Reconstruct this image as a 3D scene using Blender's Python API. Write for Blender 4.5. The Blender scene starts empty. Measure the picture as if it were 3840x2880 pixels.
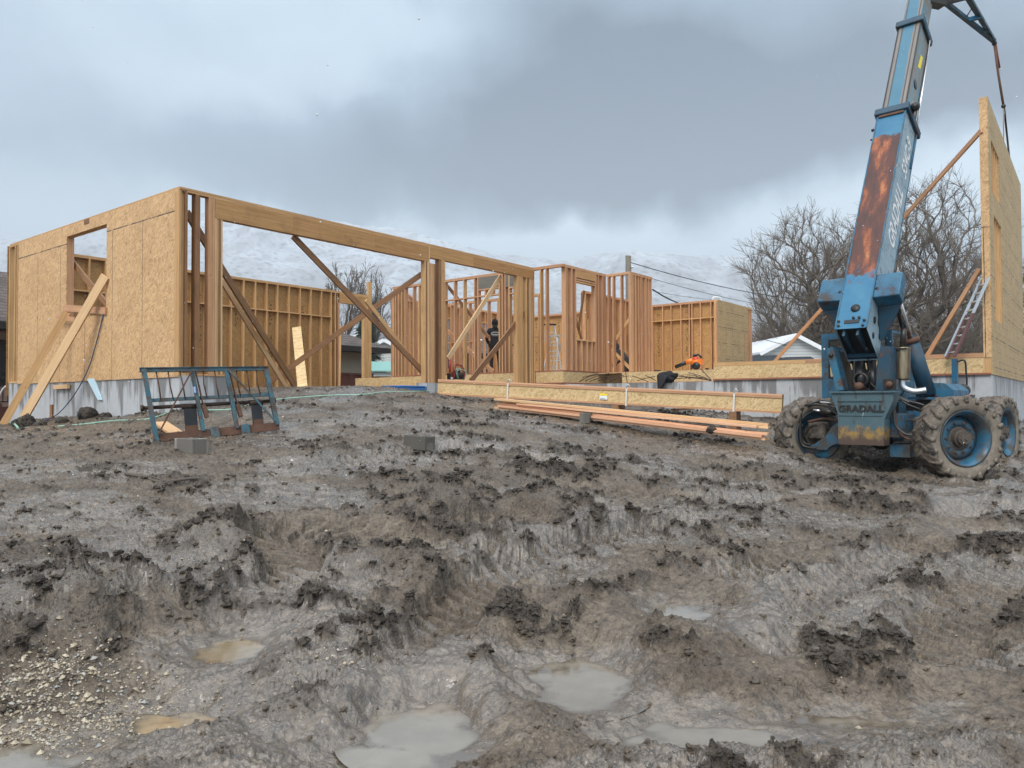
import bpy, bmesh, math, random
import numpy as np
from mathutils import Vector, Matrix
random.seed(7); rng = np.random.default_rng(11)
sc = bpy.context.scene
COL = sc.collection

# ------------------------------------------------------------------ camera
FP = 2836.0; PCX = 1920.0; PCY = 1440.0           # focal length and centre of the 3840x2880 photo
_pt = math.atan(65 / FP); _r = .0045
CF = np.array([0, math.cos(_pt), math.sin(_pt)]); _U0 = np.array([0, -math.sin(_pt), math.cos(_pt)]); _R0 = np.array([1., 0, 0])
CR = _R0 * math.cos(_r) - _U0 * math.sin(_r); CU = _U0 * math.cos(_r) + _R0 * math.sin(_r)
cam = bpy.data.cameras.new('camera'); camo = bpy.data.objects.new('camera', cam); COL.objects.link(camo)
camo.matrix_world = Matrix(((CR[0], CU[0], -CF[0], 0), (CR[1], CU[1], -CF[1], 0), (CR[2], CU[2], -CF[2], 0), (0, 0, 0, 1)))
cam.sensor_fit = 'HORIZONTAL'; cam.sensor_width = 36.0; cam.lens = 36.0 * FP / 3840.0
cam.clip_start = 0.05; cam.clip_end = 20000
sc.camera = camo
sc.view_settings.view_transform = 'Standard'; sc.view_settings.look = 'None'
sc.view_settings.exposure = 0.60; sc.view_settings.gamma = 1.0

def ray(px, py): return CR * (px - PCX) / FP + CU * (PCY - py) / FP + CF
def at(px, py, Y):
    d = ray(px, py); return Vector(d * (Y / d[1]))

# ------------------------------------------------------------------ world (overcast sky) and sun
SUN_EL, SUN_AZ = math.radians(46), math.radians(208)     # azimuth clockwise from +Y
W = bpy.data.worlds.new('World'); sc.world = W; W.use_nodes = True
def build_world():
    nt = W.node_tree; nt.nodes.clear(); N = nt.nodes.new; L = nt.links.new
    out = N('ShaderNodeOutputWorld'); bg = N('ShaderNodeBackground'); L(bg.outputs[0], out.inputs[0])
    tc = N('ShaderNodeTexCoord'); D = tc.outputs['Generated']
    sep = N('ShaderNodeSeparateXYZ'); L(D, sep.inputs[0])
    def m(op, a, b=None, c=None, clamp=False):
        n = N('ShaderNodeMath'); n.operation = op; n.use_clamp = clamp
        for i, v in enumerate((a, b, c)):
            if v is None: continue
            if isinstance(v, (int, float)): n.inputs[i].default_value = v
            else: L(v, n.inputs[i])
        return n.outputs[0]
    def vm(op, a, b):
        n = N('ShaderNodeVectorMath'); n.operation = op
        for i, v in enumerate((a, b)):
            if isinstance(v, tuple): n.inputs[i].default_value = v
            else: L(v, n.inputs[i])
        return n
    # domain warp
    nz = N('ShaderNodeTexNoise'); nz.inputs['Scale'].default_value = 2.6; nz.inputs['Detail'].default_value = 7; nz.inputs['Roughness'].default_value = .55
    L(D, nz.inputs['Vector'])
    wv = vm('SUBTRACT', nz.outputs['Color'], (.5, .5, .5)).outputs[0]
    wsc = vm('MULTIPLY', wv, (.46, .46, .34)).outputs[0]
    P = vm('ADD', D, wsc).outputs[0]
    def blob(px, py, sx, sz, e0=0.15, e1=1.0):
        d = ray(px, py); d = d / np.linalg.norm(d)
        q = vm('SUBTRACT', P, tuple(float(v) for v in d)).outputs[0]
        q = vm('MULTIPLY', q, (1 / sx, 1 / sx, 1 / sz)).outputs[0]
        ln = vm('LENGTH', q, (0, 0, 0)).outputs['Value']
        mr = N('ShaderNodeMapRange'); mr.interpolation_type = 'SMOOTHERSTEP'
        L(ln, mr.inputs[0]); mr.inputs[1].default_value = e1; mr.inputs[2].default_value = e0
        mr.inputs[3].default_value = 0; mr.inputs[4].default_value = 1
        return mr.outputs[0]
    n2 = N('ShaderNodeTexNoise'); n2.inputs['Scale'].default_value = 1.0; n2.inputs['Detail'].default_value = 7; n2.inputs['Roughness'].default_value = .5
    st = vm('MULTIPLY', P, (3.0, 3.0, 7.0)).outputs[0]; L(st, n2.inputs['Vector'])
    f = m('MULTIPLY_ADD', n2.outputs['Fac'], .40, .40)                         # lightness .40...80
    f = m('SUBTRACT', f, m('MULTIPLY', blob(2500, 560, .62, .17), .46))
    f = m('SUBTRACT', f, m('MULTIPLY', blob(3100, 380, .60, .26), .36))
    f = m('SUBTRACT', f, m('MULTIPLY', blob(1500, 560, .42, .10), .16))
    f = m('SUBTRACT', f, m('MULTIPLY', blob(300, 560, .45, .16), .08))
    f = m('ADD', f, m('MULTIPLY', blob(800, 60, .40, .16), .16))
    f = m('ADD', f, m('MULTIPLY', blob(2700, 870, .8, .10), .50))
    f = m('ADD', f, m('MULTIPLY', blob(3300, 800, .5, .10), .16))
    f = m('ADD', f, m('MULTIPLY', blob(1300, 880, .9, .11), .30), clamp=True)
    cr = N('ShaderNodeValToRGB'); L(f, cr.inputs[0])
    e = cr.color_ramp.elements
    e[0].position = .05; e[0].color = (.075, .115, .165, 1)
    e[1].position = .95; e[1].color = (.66, .80, .91, 1)
    x = e.new(.5); x.color = (.25, .350, .445, 1)
    # the overcast is brightest overhead and over the camera's back
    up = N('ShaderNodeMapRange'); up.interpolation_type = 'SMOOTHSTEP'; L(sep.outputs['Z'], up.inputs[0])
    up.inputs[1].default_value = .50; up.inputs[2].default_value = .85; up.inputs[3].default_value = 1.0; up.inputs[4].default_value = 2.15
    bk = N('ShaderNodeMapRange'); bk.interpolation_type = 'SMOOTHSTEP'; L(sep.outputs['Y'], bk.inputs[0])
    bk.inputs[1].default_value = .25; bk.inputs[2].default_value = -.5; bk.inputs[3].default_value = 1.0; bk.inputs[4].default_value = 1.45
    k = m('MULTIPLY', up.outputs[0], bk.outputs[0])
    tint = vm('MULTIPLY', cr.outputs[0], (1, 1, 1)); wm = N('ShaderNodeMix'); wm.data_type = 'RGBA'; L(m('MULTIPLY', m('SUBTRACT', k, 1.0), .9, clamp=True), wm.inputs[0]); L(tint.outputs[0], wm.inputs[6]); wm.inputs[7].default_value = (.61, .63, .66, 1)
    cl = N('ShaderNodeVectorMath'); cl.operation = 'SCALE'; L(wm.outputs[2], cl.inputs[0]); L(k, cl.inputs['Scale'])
    sky = N('ShaderNodeTexSky'); sky.sky_type = 'NISHITA'; sky.sun_disc = False; sky.sun_elevation = SUN_EL; sky.sun_rotation = SUN_AZ
    sk = N('ShaderNodeVectorMath'); sk.operation = 'SCALE'; L(sky.outputs[0], sk.inputs[0]); sk.inputs['Scale'].default_value = .006
    ad = vm('ADD', cl.outputs[0], sk.outputs[0])
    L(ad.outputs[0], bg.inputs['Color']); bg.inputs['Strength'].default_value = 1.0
build_world()
sun = bpy.data.lights.new('sun', 'SUN'); sun.energy = 1.5; sun.angle = math.radians(22); sun.color = (1, .965, .91)
suno = bpy.data.objects.new('sun', sun); COL.objects.link(suno)
_sd = Vector((math.sin(SUN_AZ) * math.cos(SUN_EL), math.cos(SUN_AZ) * math.cos(SUN_EL), math.sin(SUN_EL)))
suno.rotation_euler = _sd.to_track_quat('Z', 'Y').to_euler()

# ------------------------------------------------------------------ materials
class NB:
    """small node-building helper"""
    def __init__(s, name):
        s.mat = bpy.data.materials.new(name); s.mat.use_nodes = True; s.nt = s.mat.node_tree
        s.b = s.nt.nodes['Principled BSDF']; s.out = s.nt.nodes['Material Output']
    def n(s, t, **k):
        x = s.nt.nodes.new(t)
        for a, v in k.items(): setattr(x, a, v)
        return x
    def put(s, sock, v):
        if isinstance(v, bpy.types.NodeSocket): s.nt.links.new(v, sock)
        elif isinstance(v, (tuple, list)):
            sock.default_value = (*v, 1) if (len(v) == 3 and len(sock.default_value) == 4) else v
        else: sock.default_value = v
    def m(s, op, a, b=None, c=None, clamp=False):
        x = s.n('ShaderNodeMath', operation=op, use_clamp=clamp)
        for i, v in enumerate((a, b, c)):
            if v is not None: s.put(x.inputs[i], v)
        return x.outputs[0]
    def vm(s, op, a, b=None, scale=None):
        x = s.n('ShaderNodeVectorMath', operation=op); s.put(x.inputs[0], a)
        if b is not None: s.put(x.inputs[1], b)
        if scale is not None: s.put(x.inputs['Scale'], scale)
        return x.outputs[0]
    def mix(s, f, a, b, mode='MIX'):
        x = s.n('ShaderNodeMix', data_type='RGBA', blend_type=mode)
        s.put(x.inputs[0], f); s.put(x.inputs[6], a); s.put(x.inputs[7], b); return x.outputs[2]
    def ramp(s, f, stops):
        x = s.n('ShaderNodeValToRGB'); s.put(x.inputs[0], f); e = x.color_ramp.elements
        e[0].position = stops[0][0]; e[0].color = (*stops[0][1], 1); e[1].position = stops[-1][0]; e[1].color = (*stops[-1][1], 1)
        for p, c in stops[1:-1]:
            q = e.new(p); q.color = (*c, 1)
        return x.outputs[0]
    def rng(s, v, a, b, c=0., d=1., smooth=False):
        x = s.n('ShaderNodeMapRange', interpolation_type='SMOOTHSTEP' if smooth else 'LINEAR')
        for i, q in enumerate((v, a, b, c, d)): s.put(x.inputs[i], q)
        return x.outputs[0]
    def noise(s, vec, scale, detail=4, rough=.55, out='Fac', dist=0.):
        x = s.n('ShaderNodeTexNoise'); s.put(x.inputs['Vector'], vec); x.inputs['Scale'].default_value = scale
        x.inputs['Detail'].default_value = detail; x.inputs['Roughness'].default_value = rough; x.inputs['Distortion'].default_value = dist
        return x.outputs[out]
    def vor(s, vec, scale, out='Color', feat='F1', rand=1.):
        x = s.n('ShaderNodeTexVoronoi', feature=feat); s.put(x.inputs['Vector'], vec); x.inputs['Scale'].default_value = scale
        x.inputs['Randomness'].default_value = rand; return x.outputs[out]
    def attr(s, name, out='Vector'): return s.n('ShaderNodeAttribute', attribute_name=name).outputs[out]
    def obj(s): return s.n('ShaderNodeTexCoord').outputs['Object']
    def pos(s): return s.n('ShaderNodeNewGeometry').outputs['Position']
    def rand(s): return s.n('ShaderNodeObjectInfo').outputs['Random']
    def sep(s, v): x = s.n('ShaderNodeSeparateXYZ'); s.put(x.inputs[0], v); return x.outputs
    def comb(s, a, b, c):
        x = s.n('ShaderNodeCombineXYZ')
        for i, v in enumerate((a, b, c)): s.put(x.inputs[i], v)
        return x.outputs[0]
    def bump(s, h, strength=.3, dist=.01):
        x = s.n('ShaderNodeBump'); s.put(x.inputs['Height'], h); x.inputs['Strength'].default_value = strength; x.inputs['Distance'].default_value = dist
        s.nt.links.new(x.outputs[0], s.b.inputs['Normal'])
    def fin(s, color=None, rough=None, metal=None, spec=None):
        if color is not None: s.put(s.b.inputs['Base Color'], color)
        if rough is not None: s.put(s.b.inputs['Roughness'], rough)
        if metal is not None: s.put(s.b.inputs['Metallic'], metal)
        if spec is not None: s.put(s.b.inputs['Specular IOR Level'], spec)
        return s.mat

def plain(name, col, rough=.6, metal=0., var=.25, scale=6.):
    k = NB(name); f = k.noise(k.obj(), scale, 5, .6)
    c = k.mix(f, tuple(x * (1 - var) for x in col), tuple(min(1, x * (1 + var)) for x in col))
    return k.fin(c, rough, metal)

def lumber(name, light, dark, knots=.5, wet=.35):
    k = NB(name); g = k.attr('gc')
    r = k.rand(); s_ = k.vm('ADD', g, k.comb(k.m('MULTIPLY', r, 37.), k.m('MULTIPLY', r, 11.), 0.))
    grain = k.noise(k.vm('MULTIPLY', s_, (1.1, 26., 26.)), 1., 4, .6, dist=.6)
    fine = k.noise(k.vm('MULTIPLY', s_, (3., 90., 90.)), 1., 2, .5)
    c = k.mix(k.rng(grain, .3, .72), light, dark)
    c = k.mix(k.m('MULTIPLY', fine, .35), c, tuple(x * .55 for x in dark))
    # board-to-board tone
    tone = k.mix(r, tuple(min(1, x) for x in (1.10, 1.06, .98)), (.86, .80, .76))
    c = k.mix(1., c, tone, 'MULTIPLY')
    kn = k.vor(k.vm('MULTIPLY', s_, (1.9, 7.5, 7.5)), 1., 'Distance')
    kk = k.rng(kn, .09, .035, 0., knots * 1.2, True)
    c = k.mix(kk, c, tuple(x * .22 for x in dark))
    stain = k.noise(s_, 1.7, 5, .65)
    c = k.mix(k.rng(stain, .52, .75, 0., wet), c, tuple(x * .42 for x in dark))
    k.bump(grain, .25, .002)
    return k.fin(c, .62)

def osb(name, light, dark, seams=None, nails=False, mark=False, wet=.3, vert=True):
    """oriented strand board: gc = (along wall, up, depth)"""
    k = NB(name); g = k.attr('gc'); x, y, z = k.sep(g)
    wob = k.vm('SCALE', k.vm('SUBTRACT', k.noise(g, 3.2, 2, .5, 'Color'), (.5, .5, .5)), scale=.22)
    tot = None
    for i, (ang, sx, sy) in enumerate(((8, 66., 13.), (-24, 58., 11.), (34, 70., 14.), (66, 56., 12.))):
        if not vert: ang = ang + 80
        a = math.radians(ang); gg = k.vm('ADD', g, wob); X, Y, Z = k.sep(gg)
        u = k.m('ADD', k.m('MULTIPLY', X, math.cos(a)), k.m('MULTIPLY', Y, math.sin(a)))
        v = k.m('SUBTRACT', k.m('MULTIPLY', Y, math.cos(a)), k.m('MULTIPLY', X, math.sin(a)))
        col = k.vor(k.comb(k.m('MULTIPLY', u, sx), k.m('MULTIPLY', v, sy), i * 3.7), 1.)
        R = k.sep(col)[0]
        tot = R if tot is None else (k.m('MAXIMUM', tot, k.m('MULTIPLY', R, .93)) if i % 2 else k.m('ADD', k.m('MULTIPLY', tot, .62), k.m('MULTIPLY', R, .38)))
    c = k.ramp(tot, ((.12, tuple(v * .62 for v in dark)), (.34, dark), (.62, tuple((a_ + b_) / 2 for a_, b_ in zip(light, dark))), (.90, light)))
    big = k.noise(g, 1.1, 4, .6); c = k.mix(k.rng(big, .3, .7, 0., wet), c, tuple(v * .7 for v in dark))
    r = k.rand(); c = k.mix(1., c, k.mix(r, (1.05, 1.04, 1.02), (.93, .92, .9)), 'MULTIPLY')
    def line(coord, period, w, off=0.):
        f = k.m('ABSOLUTE', k.m('SUBTRACT', k.m('FRACT', k.m('DIVIDE', k.m('ADD', coord, off), period)), .5))
        return k.m('LESS_THAN', f, w / period)
    if seams:
        per, off, zs = seams
        lowf = k.m('LESS_THAN', y, zs)
        v1 = k.m('MULTIPLY', line(x, per, .008, off), lowf)
        h = k.m('LESS_THAN', k.m('ABSOLUTE', k.m('SUBTRACT', y, zs)), .011)
        ln = k.m('MAXIMUM', v1, h)
        brk = k.rng(k.noise(g, 4., 3), .35, .5, .35, .95)
        c = k.mix(k.m('MULTIPLY', ln, brk), c, (.035, .028, .022))
    if nails:
        ln = k.m('MAXIMUM', line(x, .61, .006, .1), line(y, .61, .010, .15))
        ln2 = line(y, .203, .006, .02)
        brk = k.rng(k.noise(g, 2.3, 3), .40, .55)
        c = k.mix(k.m('MULTIPLY', k.m('MAXIMUM', ln, k.m('MULTIPLY', ln2, .55)), k.m('MULTIPLY', brk, 1.)), c, (.03, .022, .015))
    if mark:
        # factory ink stamps: blurred dark bands of print (unreadable at this distance)
        band = k.m('LESS_THAN', k.m('ABSOLUTE', k.m('SUBTRACT', k.m('FRACT', k.m('DIVIDE', k.m('ADD', x, .37), 1.22)), .5)), .045)
        pr = k.rng(k.noise(k.vm('MULTIPLY', g, (26., 15., 1.)), 1., 1), .52, .56)
        msk = k.m('GREATER_THAN', k.noise(k.vm('MULTIPLY', g, (.9, .9, 1.)), 1.3, 1), .47)
        low = k.m('MULTIPLY', k.m('LESS_THAN', y, 2.75), k.m('GREATER_THAN', y, .9))
        a1 = k.m('MULTIPLY', k.m('MULTIPLY', band, pr), k.m('MULTIPLY', msk, low))
        hb = k.m('LESS_THAN', k.m('ABSOLUTE', k.m('SUBTRACT', y, 3.53)), .06)
        p2 = k.rng(k.noise(k.vm('MULTIPLY', g, (5., 26., 1.)), 1., 2), .50, .56)
        a2 = k.m('MULTIPLY', hb, k.m('MULTIPLY', p2, k.m('GREATER_THAN', k.noise(g, .9, 0), .45)))
        c = k.mix(k.m('MULTIPLY', k.m('MAXIMUM', a1, a2), .85), c, (.025, .02, .016))
    k.bump(tot, .35, .003)
    return k.fin(c, .66)

def concrete(name, dark=(.21, .205, .20), light=(.50, .51, .52)):
    k = NB(name); g = k.attr('gc'); x, y, z = k.sep(g)
    run = k.noise(k.comb(k.m('MULTIPLY', x, 2.6), k.m('MULTIPLY', y, .35), z), 1., 4, .6)
    top = k.rng(y, -.3, .5, -.06, .10)
    c = k.mix(k.rng(k.m('ADD', run, top), .50, .60, 0., 1., True), light, dark)
    bl = k.noise(g, 7., 6, .7); c = k.mix(k.m('MULTIPLY', bl, .45), c, tuple(v * .6 for v in dark))
    f = k.m('ABSOLUTE', k.m('SUBTRACT', k.m('FRACT', k.m('DIVIDE', x, .61)), .5))
    ln = k.m('MULTIPLY', k.m('LESS_THAN', f, .012), k.rng(k.noise(g, 6., 3), .42, .55, .1, .8))
    c = k.mix(ln, c, (.12, .115, .11))
    pit = k.rng(k.vor(g, 26., 'Distance'), .12, .05)
    pm = k.m('MULTIPLY', pit, k.m('GREATER_THAN', k.noise(g, 9., 1), .58)); c = k.mix(k.m('MULTIPLY', pm, .6), c, (.09, .09, .09))
    k.bump(bl, .3, .006)
    return k.fin(c, k.rng(run, .45, .6, .7, .35))

def paint(name, blue=(.018, .155, .27), faded=(.13, .25, .32), rustamt=.35, mud=.3, dark=0.):
    k = NB(name); o = k.obj()
    n1 = k.noise(o, 2.2, 6, .65); n2 = k.noise(k.vm('ADD', o, (5., 3., 9.)), 5., 7, .7)
    c = k.mix(k.rng(n1, .35, .7), blue, faded)
    rust = k.mix(k.noise(o, 14., 5, .7), (.030, .014, .009), (.15, .055, .018))
    c = k.mix(k.rng(n2, .62 - rustamt * .25, .70 - rustamt * .22, 0., .9), c, rust)
    md = k.noise(k.vm('ADD', o, (1., 7., 2.)), 3.6, 8, .75)
    c = k.mix(k.rng(md, .60 - mud * .3, .72 - mud * .3, 0., .92), c, (.055, .042, .031))
    if dark: c = k.mix(dark, c, (.012, .014, .016))
    sc_ = k.m('LESS_THAN', k.m('ABSOLUTE', k.m('SUBTRACT', k.noise(k.vm('MULTIPLY', o, (9., 9., 1.5)), 1., 2), .5)), .006)
    c = k.mix(k.m('MULTIPLY', sc_, .6), c, (.03, .025, .02))
    k.bump(md, .3, .004)
    return k.fin(c, k.rng(md, .4, .6, .33, .7))

M = {}
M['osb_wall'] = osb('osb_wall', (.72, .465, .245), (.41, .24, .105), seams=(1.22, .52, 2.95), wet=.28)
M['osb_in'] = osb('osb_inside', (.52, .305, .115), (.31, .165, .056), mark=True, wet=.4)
M['osb_grid'] = osb('osb_nailed', (.52, .375, .19), (.34, .225, .10), nails=True, wet=.3)
M['osb_rim'] = osb('osb_rim', (.74, .55, .30), (.44, .29, .125), wet=.25, vert=False)
M['tan'] = lumber('lumber_tan', (.73, .465, .22), (.50, .285, .115))
M['red'] = lumber('lumber_red', (.68, .405, .23), (.48, .25, .13))
M['brown'] = lumber('lumber_weathered', (.36, .19, .085), (.20, .095, .038), wet=.5)
M['fresh'] = lumber('lumber_fresh', (.80, .56, .32), (.62, .385, .19), wet=.14)
M['header'] = lumber('plywood_header', (.58, .33, .13), (.36, .19, .065), knots=.35, wet=.5)
M['pink'] = lumber('lumber_pink', (.84, .52, .33), (.66, .36, .21), wet=.12)
M['sill'] = lumber('lumber_sill', (.40, .17, .10), (.25, .09, .05), wet=.4)
M['greyply'] = lumber('grey_plywood', (.20, .19, .16), (.13, .12, .10), knots=.1)
M['concrete'] = concrete('concrete')
M['block'] = concrete('concrete_block', (.15, .135, .115), (.33, .315, .285))
M['mudblock'] = concrete('muddy_block', (.10, .09, .075), (.21, .19, .165))
M['paint'] = paint('blue_paint', (.006, .085, .170), (.030, .140, .215), .30, .28)
M['paint_side'] = paint('blue_paint_faded', (.22, .32, .385), (.31, .41, .46), .08, .04)
M['paint_dark'] = paint('blue_paint_dark', (.005, .040, .075), (.012, .060, .10), .15, .25)
M['paint_mud'] = paint('blue_paint_muddy', (.008, .085, .165), (.035, .13, .19), .25, .52)
M['frame_paint'] = paint('carriage_paint', (.018, .085, .12), (.055, .13, .15), .42, .42)
M['black'] = plain('black_metal', (.014, .015, .017), .42, .2, .5)
M['greasy'] = plain('greasy_steel', (.035, .032, .028), .38, .5, .6, 9.)
M['rubber_hose'] = plain('rubber_hose', (.03, .028, .026), .5, 0, .5, 9.)
M['chrome'] = plain('chrome_rod', (.62, .62, .62), .18, 1., .1)
M['rust'] = plain('rusty_steel', (.10, .048, .028), .75, .1, .75, 9.)
M['rustdark'] = plain('rusty_shaft', (.045, .026, .018), .6, .2, .6, 9.)
M['rebar'] = plain('rebar', (.06, .03, .02), .7, .2, .5, 12.)
M['white'] = plain('white_paint', (.74, .75, .75), .5, 0, .06)
M['siding'] = plain('pale_siding', (.55, .56, .54), .6, 0, .1)
M['alu'] = plain('aluminium', (.60, .62, .63), .35, .8, .15)
M['blueplastic'] = plain('blue_sheet', (.010, .10, .30), .35, 0, .3)
M['ladderblue'] = plain('blue_fibreglass', (.04, .16, .42), .45, 0, .15)
M['ladderred'] = plain('red_fibreglass', (.12, .045, .042), .45, 0, .25)
M['orange'] = plain('orange_plastic', (.80, .20, .02), .4, 0, .15)
M['redplastic'] = plain('red_plastic', (.55, .04, .02), .4, 0, .15)
M['yellow'] = plain('yellow_label', (.85, .68, .03), .5, 0, .05)
M['cloth'] = plain('black_cloth', (.010, .010, .013), .85, 0, .5, 14.)
M['redcloth'] = plain('dark_red_cloth', (.13, .02, .02), .85, 0, .4, 14.)
M['skin'] = plain('skin', (.42, .25, .18), .55, 0, .1)
M['strap'] = plain('white_strap', (.62, .60, .55), .6, 0, .15, 12.)
M['hosegreen'] = plain('green_hose', (.27, .46, .36), .4, 0, .1)
M['hoseblue'] = plain('blue_cord', (.03, .07, .14), .5, 0, .2)
M['hosered'] = plain('red_hose', (.45, .05, .03), .4, 0, .2)
M['tape'] = plain('pale_blue_wrap', (.50, .66, .74), .3, 0, .12)
M['tan_stucco'] = plain('tan_stucco', (.30, .27, .22), .85, 0, .15, 3.)
M['pink_stucco'] = plain('pinkish_stucco', (.30, .20, .165), .85, 0, .15, 3.)
M['darkwood'] = plain('dark_fascia', (.018, .013, .011), .6, 0, .3)
M['fence'] = plain('red_brown_fence', (.115, .042, .03), .7, 0, .35, 3.)
M['greyroof'] = plain('grey_shingle', (.15, .145, .15), .85, 0, .35, 9.)
M['teal'] = plain('teal_metal_roof', (.18, .36, .32), .45, 0, .2)
M['iron'] = plain('wrought_iron', (.012, .010, .010), .5, .3, .3)
M['polewood'] = plain('pole_wood', (.14, .125, .10), .85, 0, .4, 8.)
M['snowroof'] = plain('snowy_roof', (.62, .65, .68), .7, 0, .15, 2.)
M['carpaint'] = plain('dark_car_paint', (.02, .022, .026), .25, .3, .3)
M['green'] = plain('shrub_leaves', (.07, .10, .045), .7, 0, .4)
k = NB('glass'); M['glass'] = k.fin((.025, .032, .04), .06, 0., .8)
k = NB('window_glass_clear'); k.b.inputs['Transmission Weight'].default_value = 1.; k.b.inputs['IOR'].default_value = 1.02; M['clear'] = k.fin((.72, .78, .76), .02)
# tiles of the neighbour's roof
k = NB('brown_tile_roof'); g = k.attr('gc'); x, y, z = k.sep(g)
course = k.m('FRACT', k.m('DIVIDE', y, .30)); col = k.vor(k.comb(k.m('MULTIPLY', x, 3.), k.m('FLOOR', k.m('DIVIDE', y, .30)), 0.), 1.)
c = k.mix(k.sep(col)[0], (.060, .043, .036), (.115, .088, .075)); c = k.mix(k.m('LESS_THAN', course, .22), c, (.012, .010, .009))
k.bump(course, .6, .03); M['tile'] = k.fin(c, .7)
# boom: rust sheet on the top face
def boom_top():
    k = NB('boom_rust_top'); o = k.obj(); x, y, z = k.sep(o)
    n = k.noise(o, 4.2, 6, .65); e = k.m('MULTIPLY', k.m('SUBTRACT', n, .5), 1.5)
    lo = k.rng(k.m('ADD', y, e), 1.00, 1.16); hi = k.rng(k.m('ADD', y, k.m('MULTIPLY', e, .35)), 4.34, 4.28)
    rm = k.m('MULTIPLY', lo, hi)
    r1 = k.noise(k.vm('MULTIPLY', o, (1.8, .5, 1.)), 1.9, 6, .58); r2 = k.noise(o, 34., 4, .6)
    rust = k.ramp(k.m('ADD', r1, k.m('MULTIPLY', k.m('SUBTRACT', r2, .5), .16)), ((.38, (.040, .013, .010)), (.50, (.085, .022, .012)), (.57, (.26, .065, .016)), (.70, (.55, .26, .085))))
    base = k.mix(k.rng(k.noise(o, 2.2, 5), .35, .7), (.010, .12, .235), (.04, .18, .28))
    c = k.mix(rm, base, rust)
    s_ = k.rng(k.noise(k.vm('ADD', o, (3., 1., 1.)), 7., 6, .7), .63, .68); c = k.mix(k.m('MULTIPLY', s_, .6), c, (.05, .03, .02))
    return k.fin(c, .5)
M['boom_top'] = boom_top()
def boom_mid():
    k = NB('boom_worn_slide'); o = k.obj(); x, y, z = k.sep(o)
    n = k.noise(k.vm('MULTIPLY', o, (4., 2.2, 4.)), 1.4, 5, .7)
    edge = k.rng(k.m('ADD', k.m('ABSOLUTE', k.m('SUBTRACT', x, -.02)), k.m('MULTIPLY', k.m('SUBTRACT', n, .5), .10)), .105, .112)
    st = k.noise(k.vm('MULTIPLY', o, (60., 1.2, 60.)), 1., 3, .6)
    gr = k.mix(st, (.09, .08, .07), (.27, .25, .23))
    bl = k.mix(k.noise(o, 3., 4), (.035, .13, .20), (.075, .19, .26))
    c = k.mix(edge, bl, gr)
    dk = k.m('MULTIPLY', k.m('LESS_THAN', k.m('ABSOLUTE', k.m('SUBTRACT', k.m('ABSOLUTE', x), .125)), .012), .8)
    c = k.mix(dk, c, (.03, .022, .018))
    return k.fin(c, .42, .25)
M['boom_mid'] = boom_mid()
def plate_mat():
    k = NB('counterweight_paint'); o = k.obj(); x, y, z = k.sep(o)
    n = k.noise(k.vm('MULTIPLY', o, (3., 1., 1.4)), 2.6, 7, .72)
    c = k.mix(k.noise(o, 5., 5, .6), (.03, .085, .115), (.085, .125, .13))
    lowm = k.rng(k.m('ADD', z, k.m('MULTIPLY', k.m('SUBTRACT', n, .5), .75)), .80, .72)
    c = k.mix(lowm, c, k.mix(k.rng(k.noise(o, 12., 5, .7), .45, .58), (.27, .165, .04), (.12, .09, .065)))
    bot = k.rng(k.m('ADD', z, k.m('MULTIPLY', k.m('SUBTRACT', n, .5), .3)), .64, .58); c = k.mix(bot, c, (.075, .045, .032))
    sc_ = k.rng(k.noise(k.vm('MULTIPLY', o, (9., 1., 2.2)), 1.3, 6, .75), .56, .62); c = k.mix(k.m('MULTIPLY', sc_, .8), c, (.045, .035, .028))
    wh = k.m('MULTIPLY', k.rng(k.noise(k.vm('MULTIPLY', o, (13., 1., 1.3)), 1.5, 4), .66, .70), k.m('MULTIPLY', k.m('GREATER_THAN', z, .82), k.m('LESS_THAN', z, 1.1)))
    c = k.mix(wh, c, (.42, .47, .42))
    k.bump(n, .3, .01)
    return k.fin(c, .55)
M['cw'] = plate_mat()
def tyre_mat():
    k = NB('muddy_tyre'); o = k.obj(); n = k.noise(o, 6., 8, .7); n2 = k.noise(o, 26., 6, .7)
    c = k.mix(k.rng(n2, .35, .65), (.085, .066, .05), (.19, .155, .12))
    c = k.mix(k.rng(n, .50, .60), c, (.045, .04, .036)); k.bump(n2, .8, .03); return k.fin(c, .6)
M['tyre'] = tyre_mat()
def tyre_side():
    k = NB('dried_mud_sidewall'); o = k.obj(); n = k.noise(o, 7., 8, .7)
    c = k.mix(k.rng(n, .3, .7), (.125, .102, .078), (.235, .20, .155)); c = k.mix(k.rng(k.noise(o, 4., 6, .7), .55, .63), c, (.10, .085, .07))
    k.bump(n, .6, .02); return k.fin(c, .7)
M['tyre_side'] = tyre_side()
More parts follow.
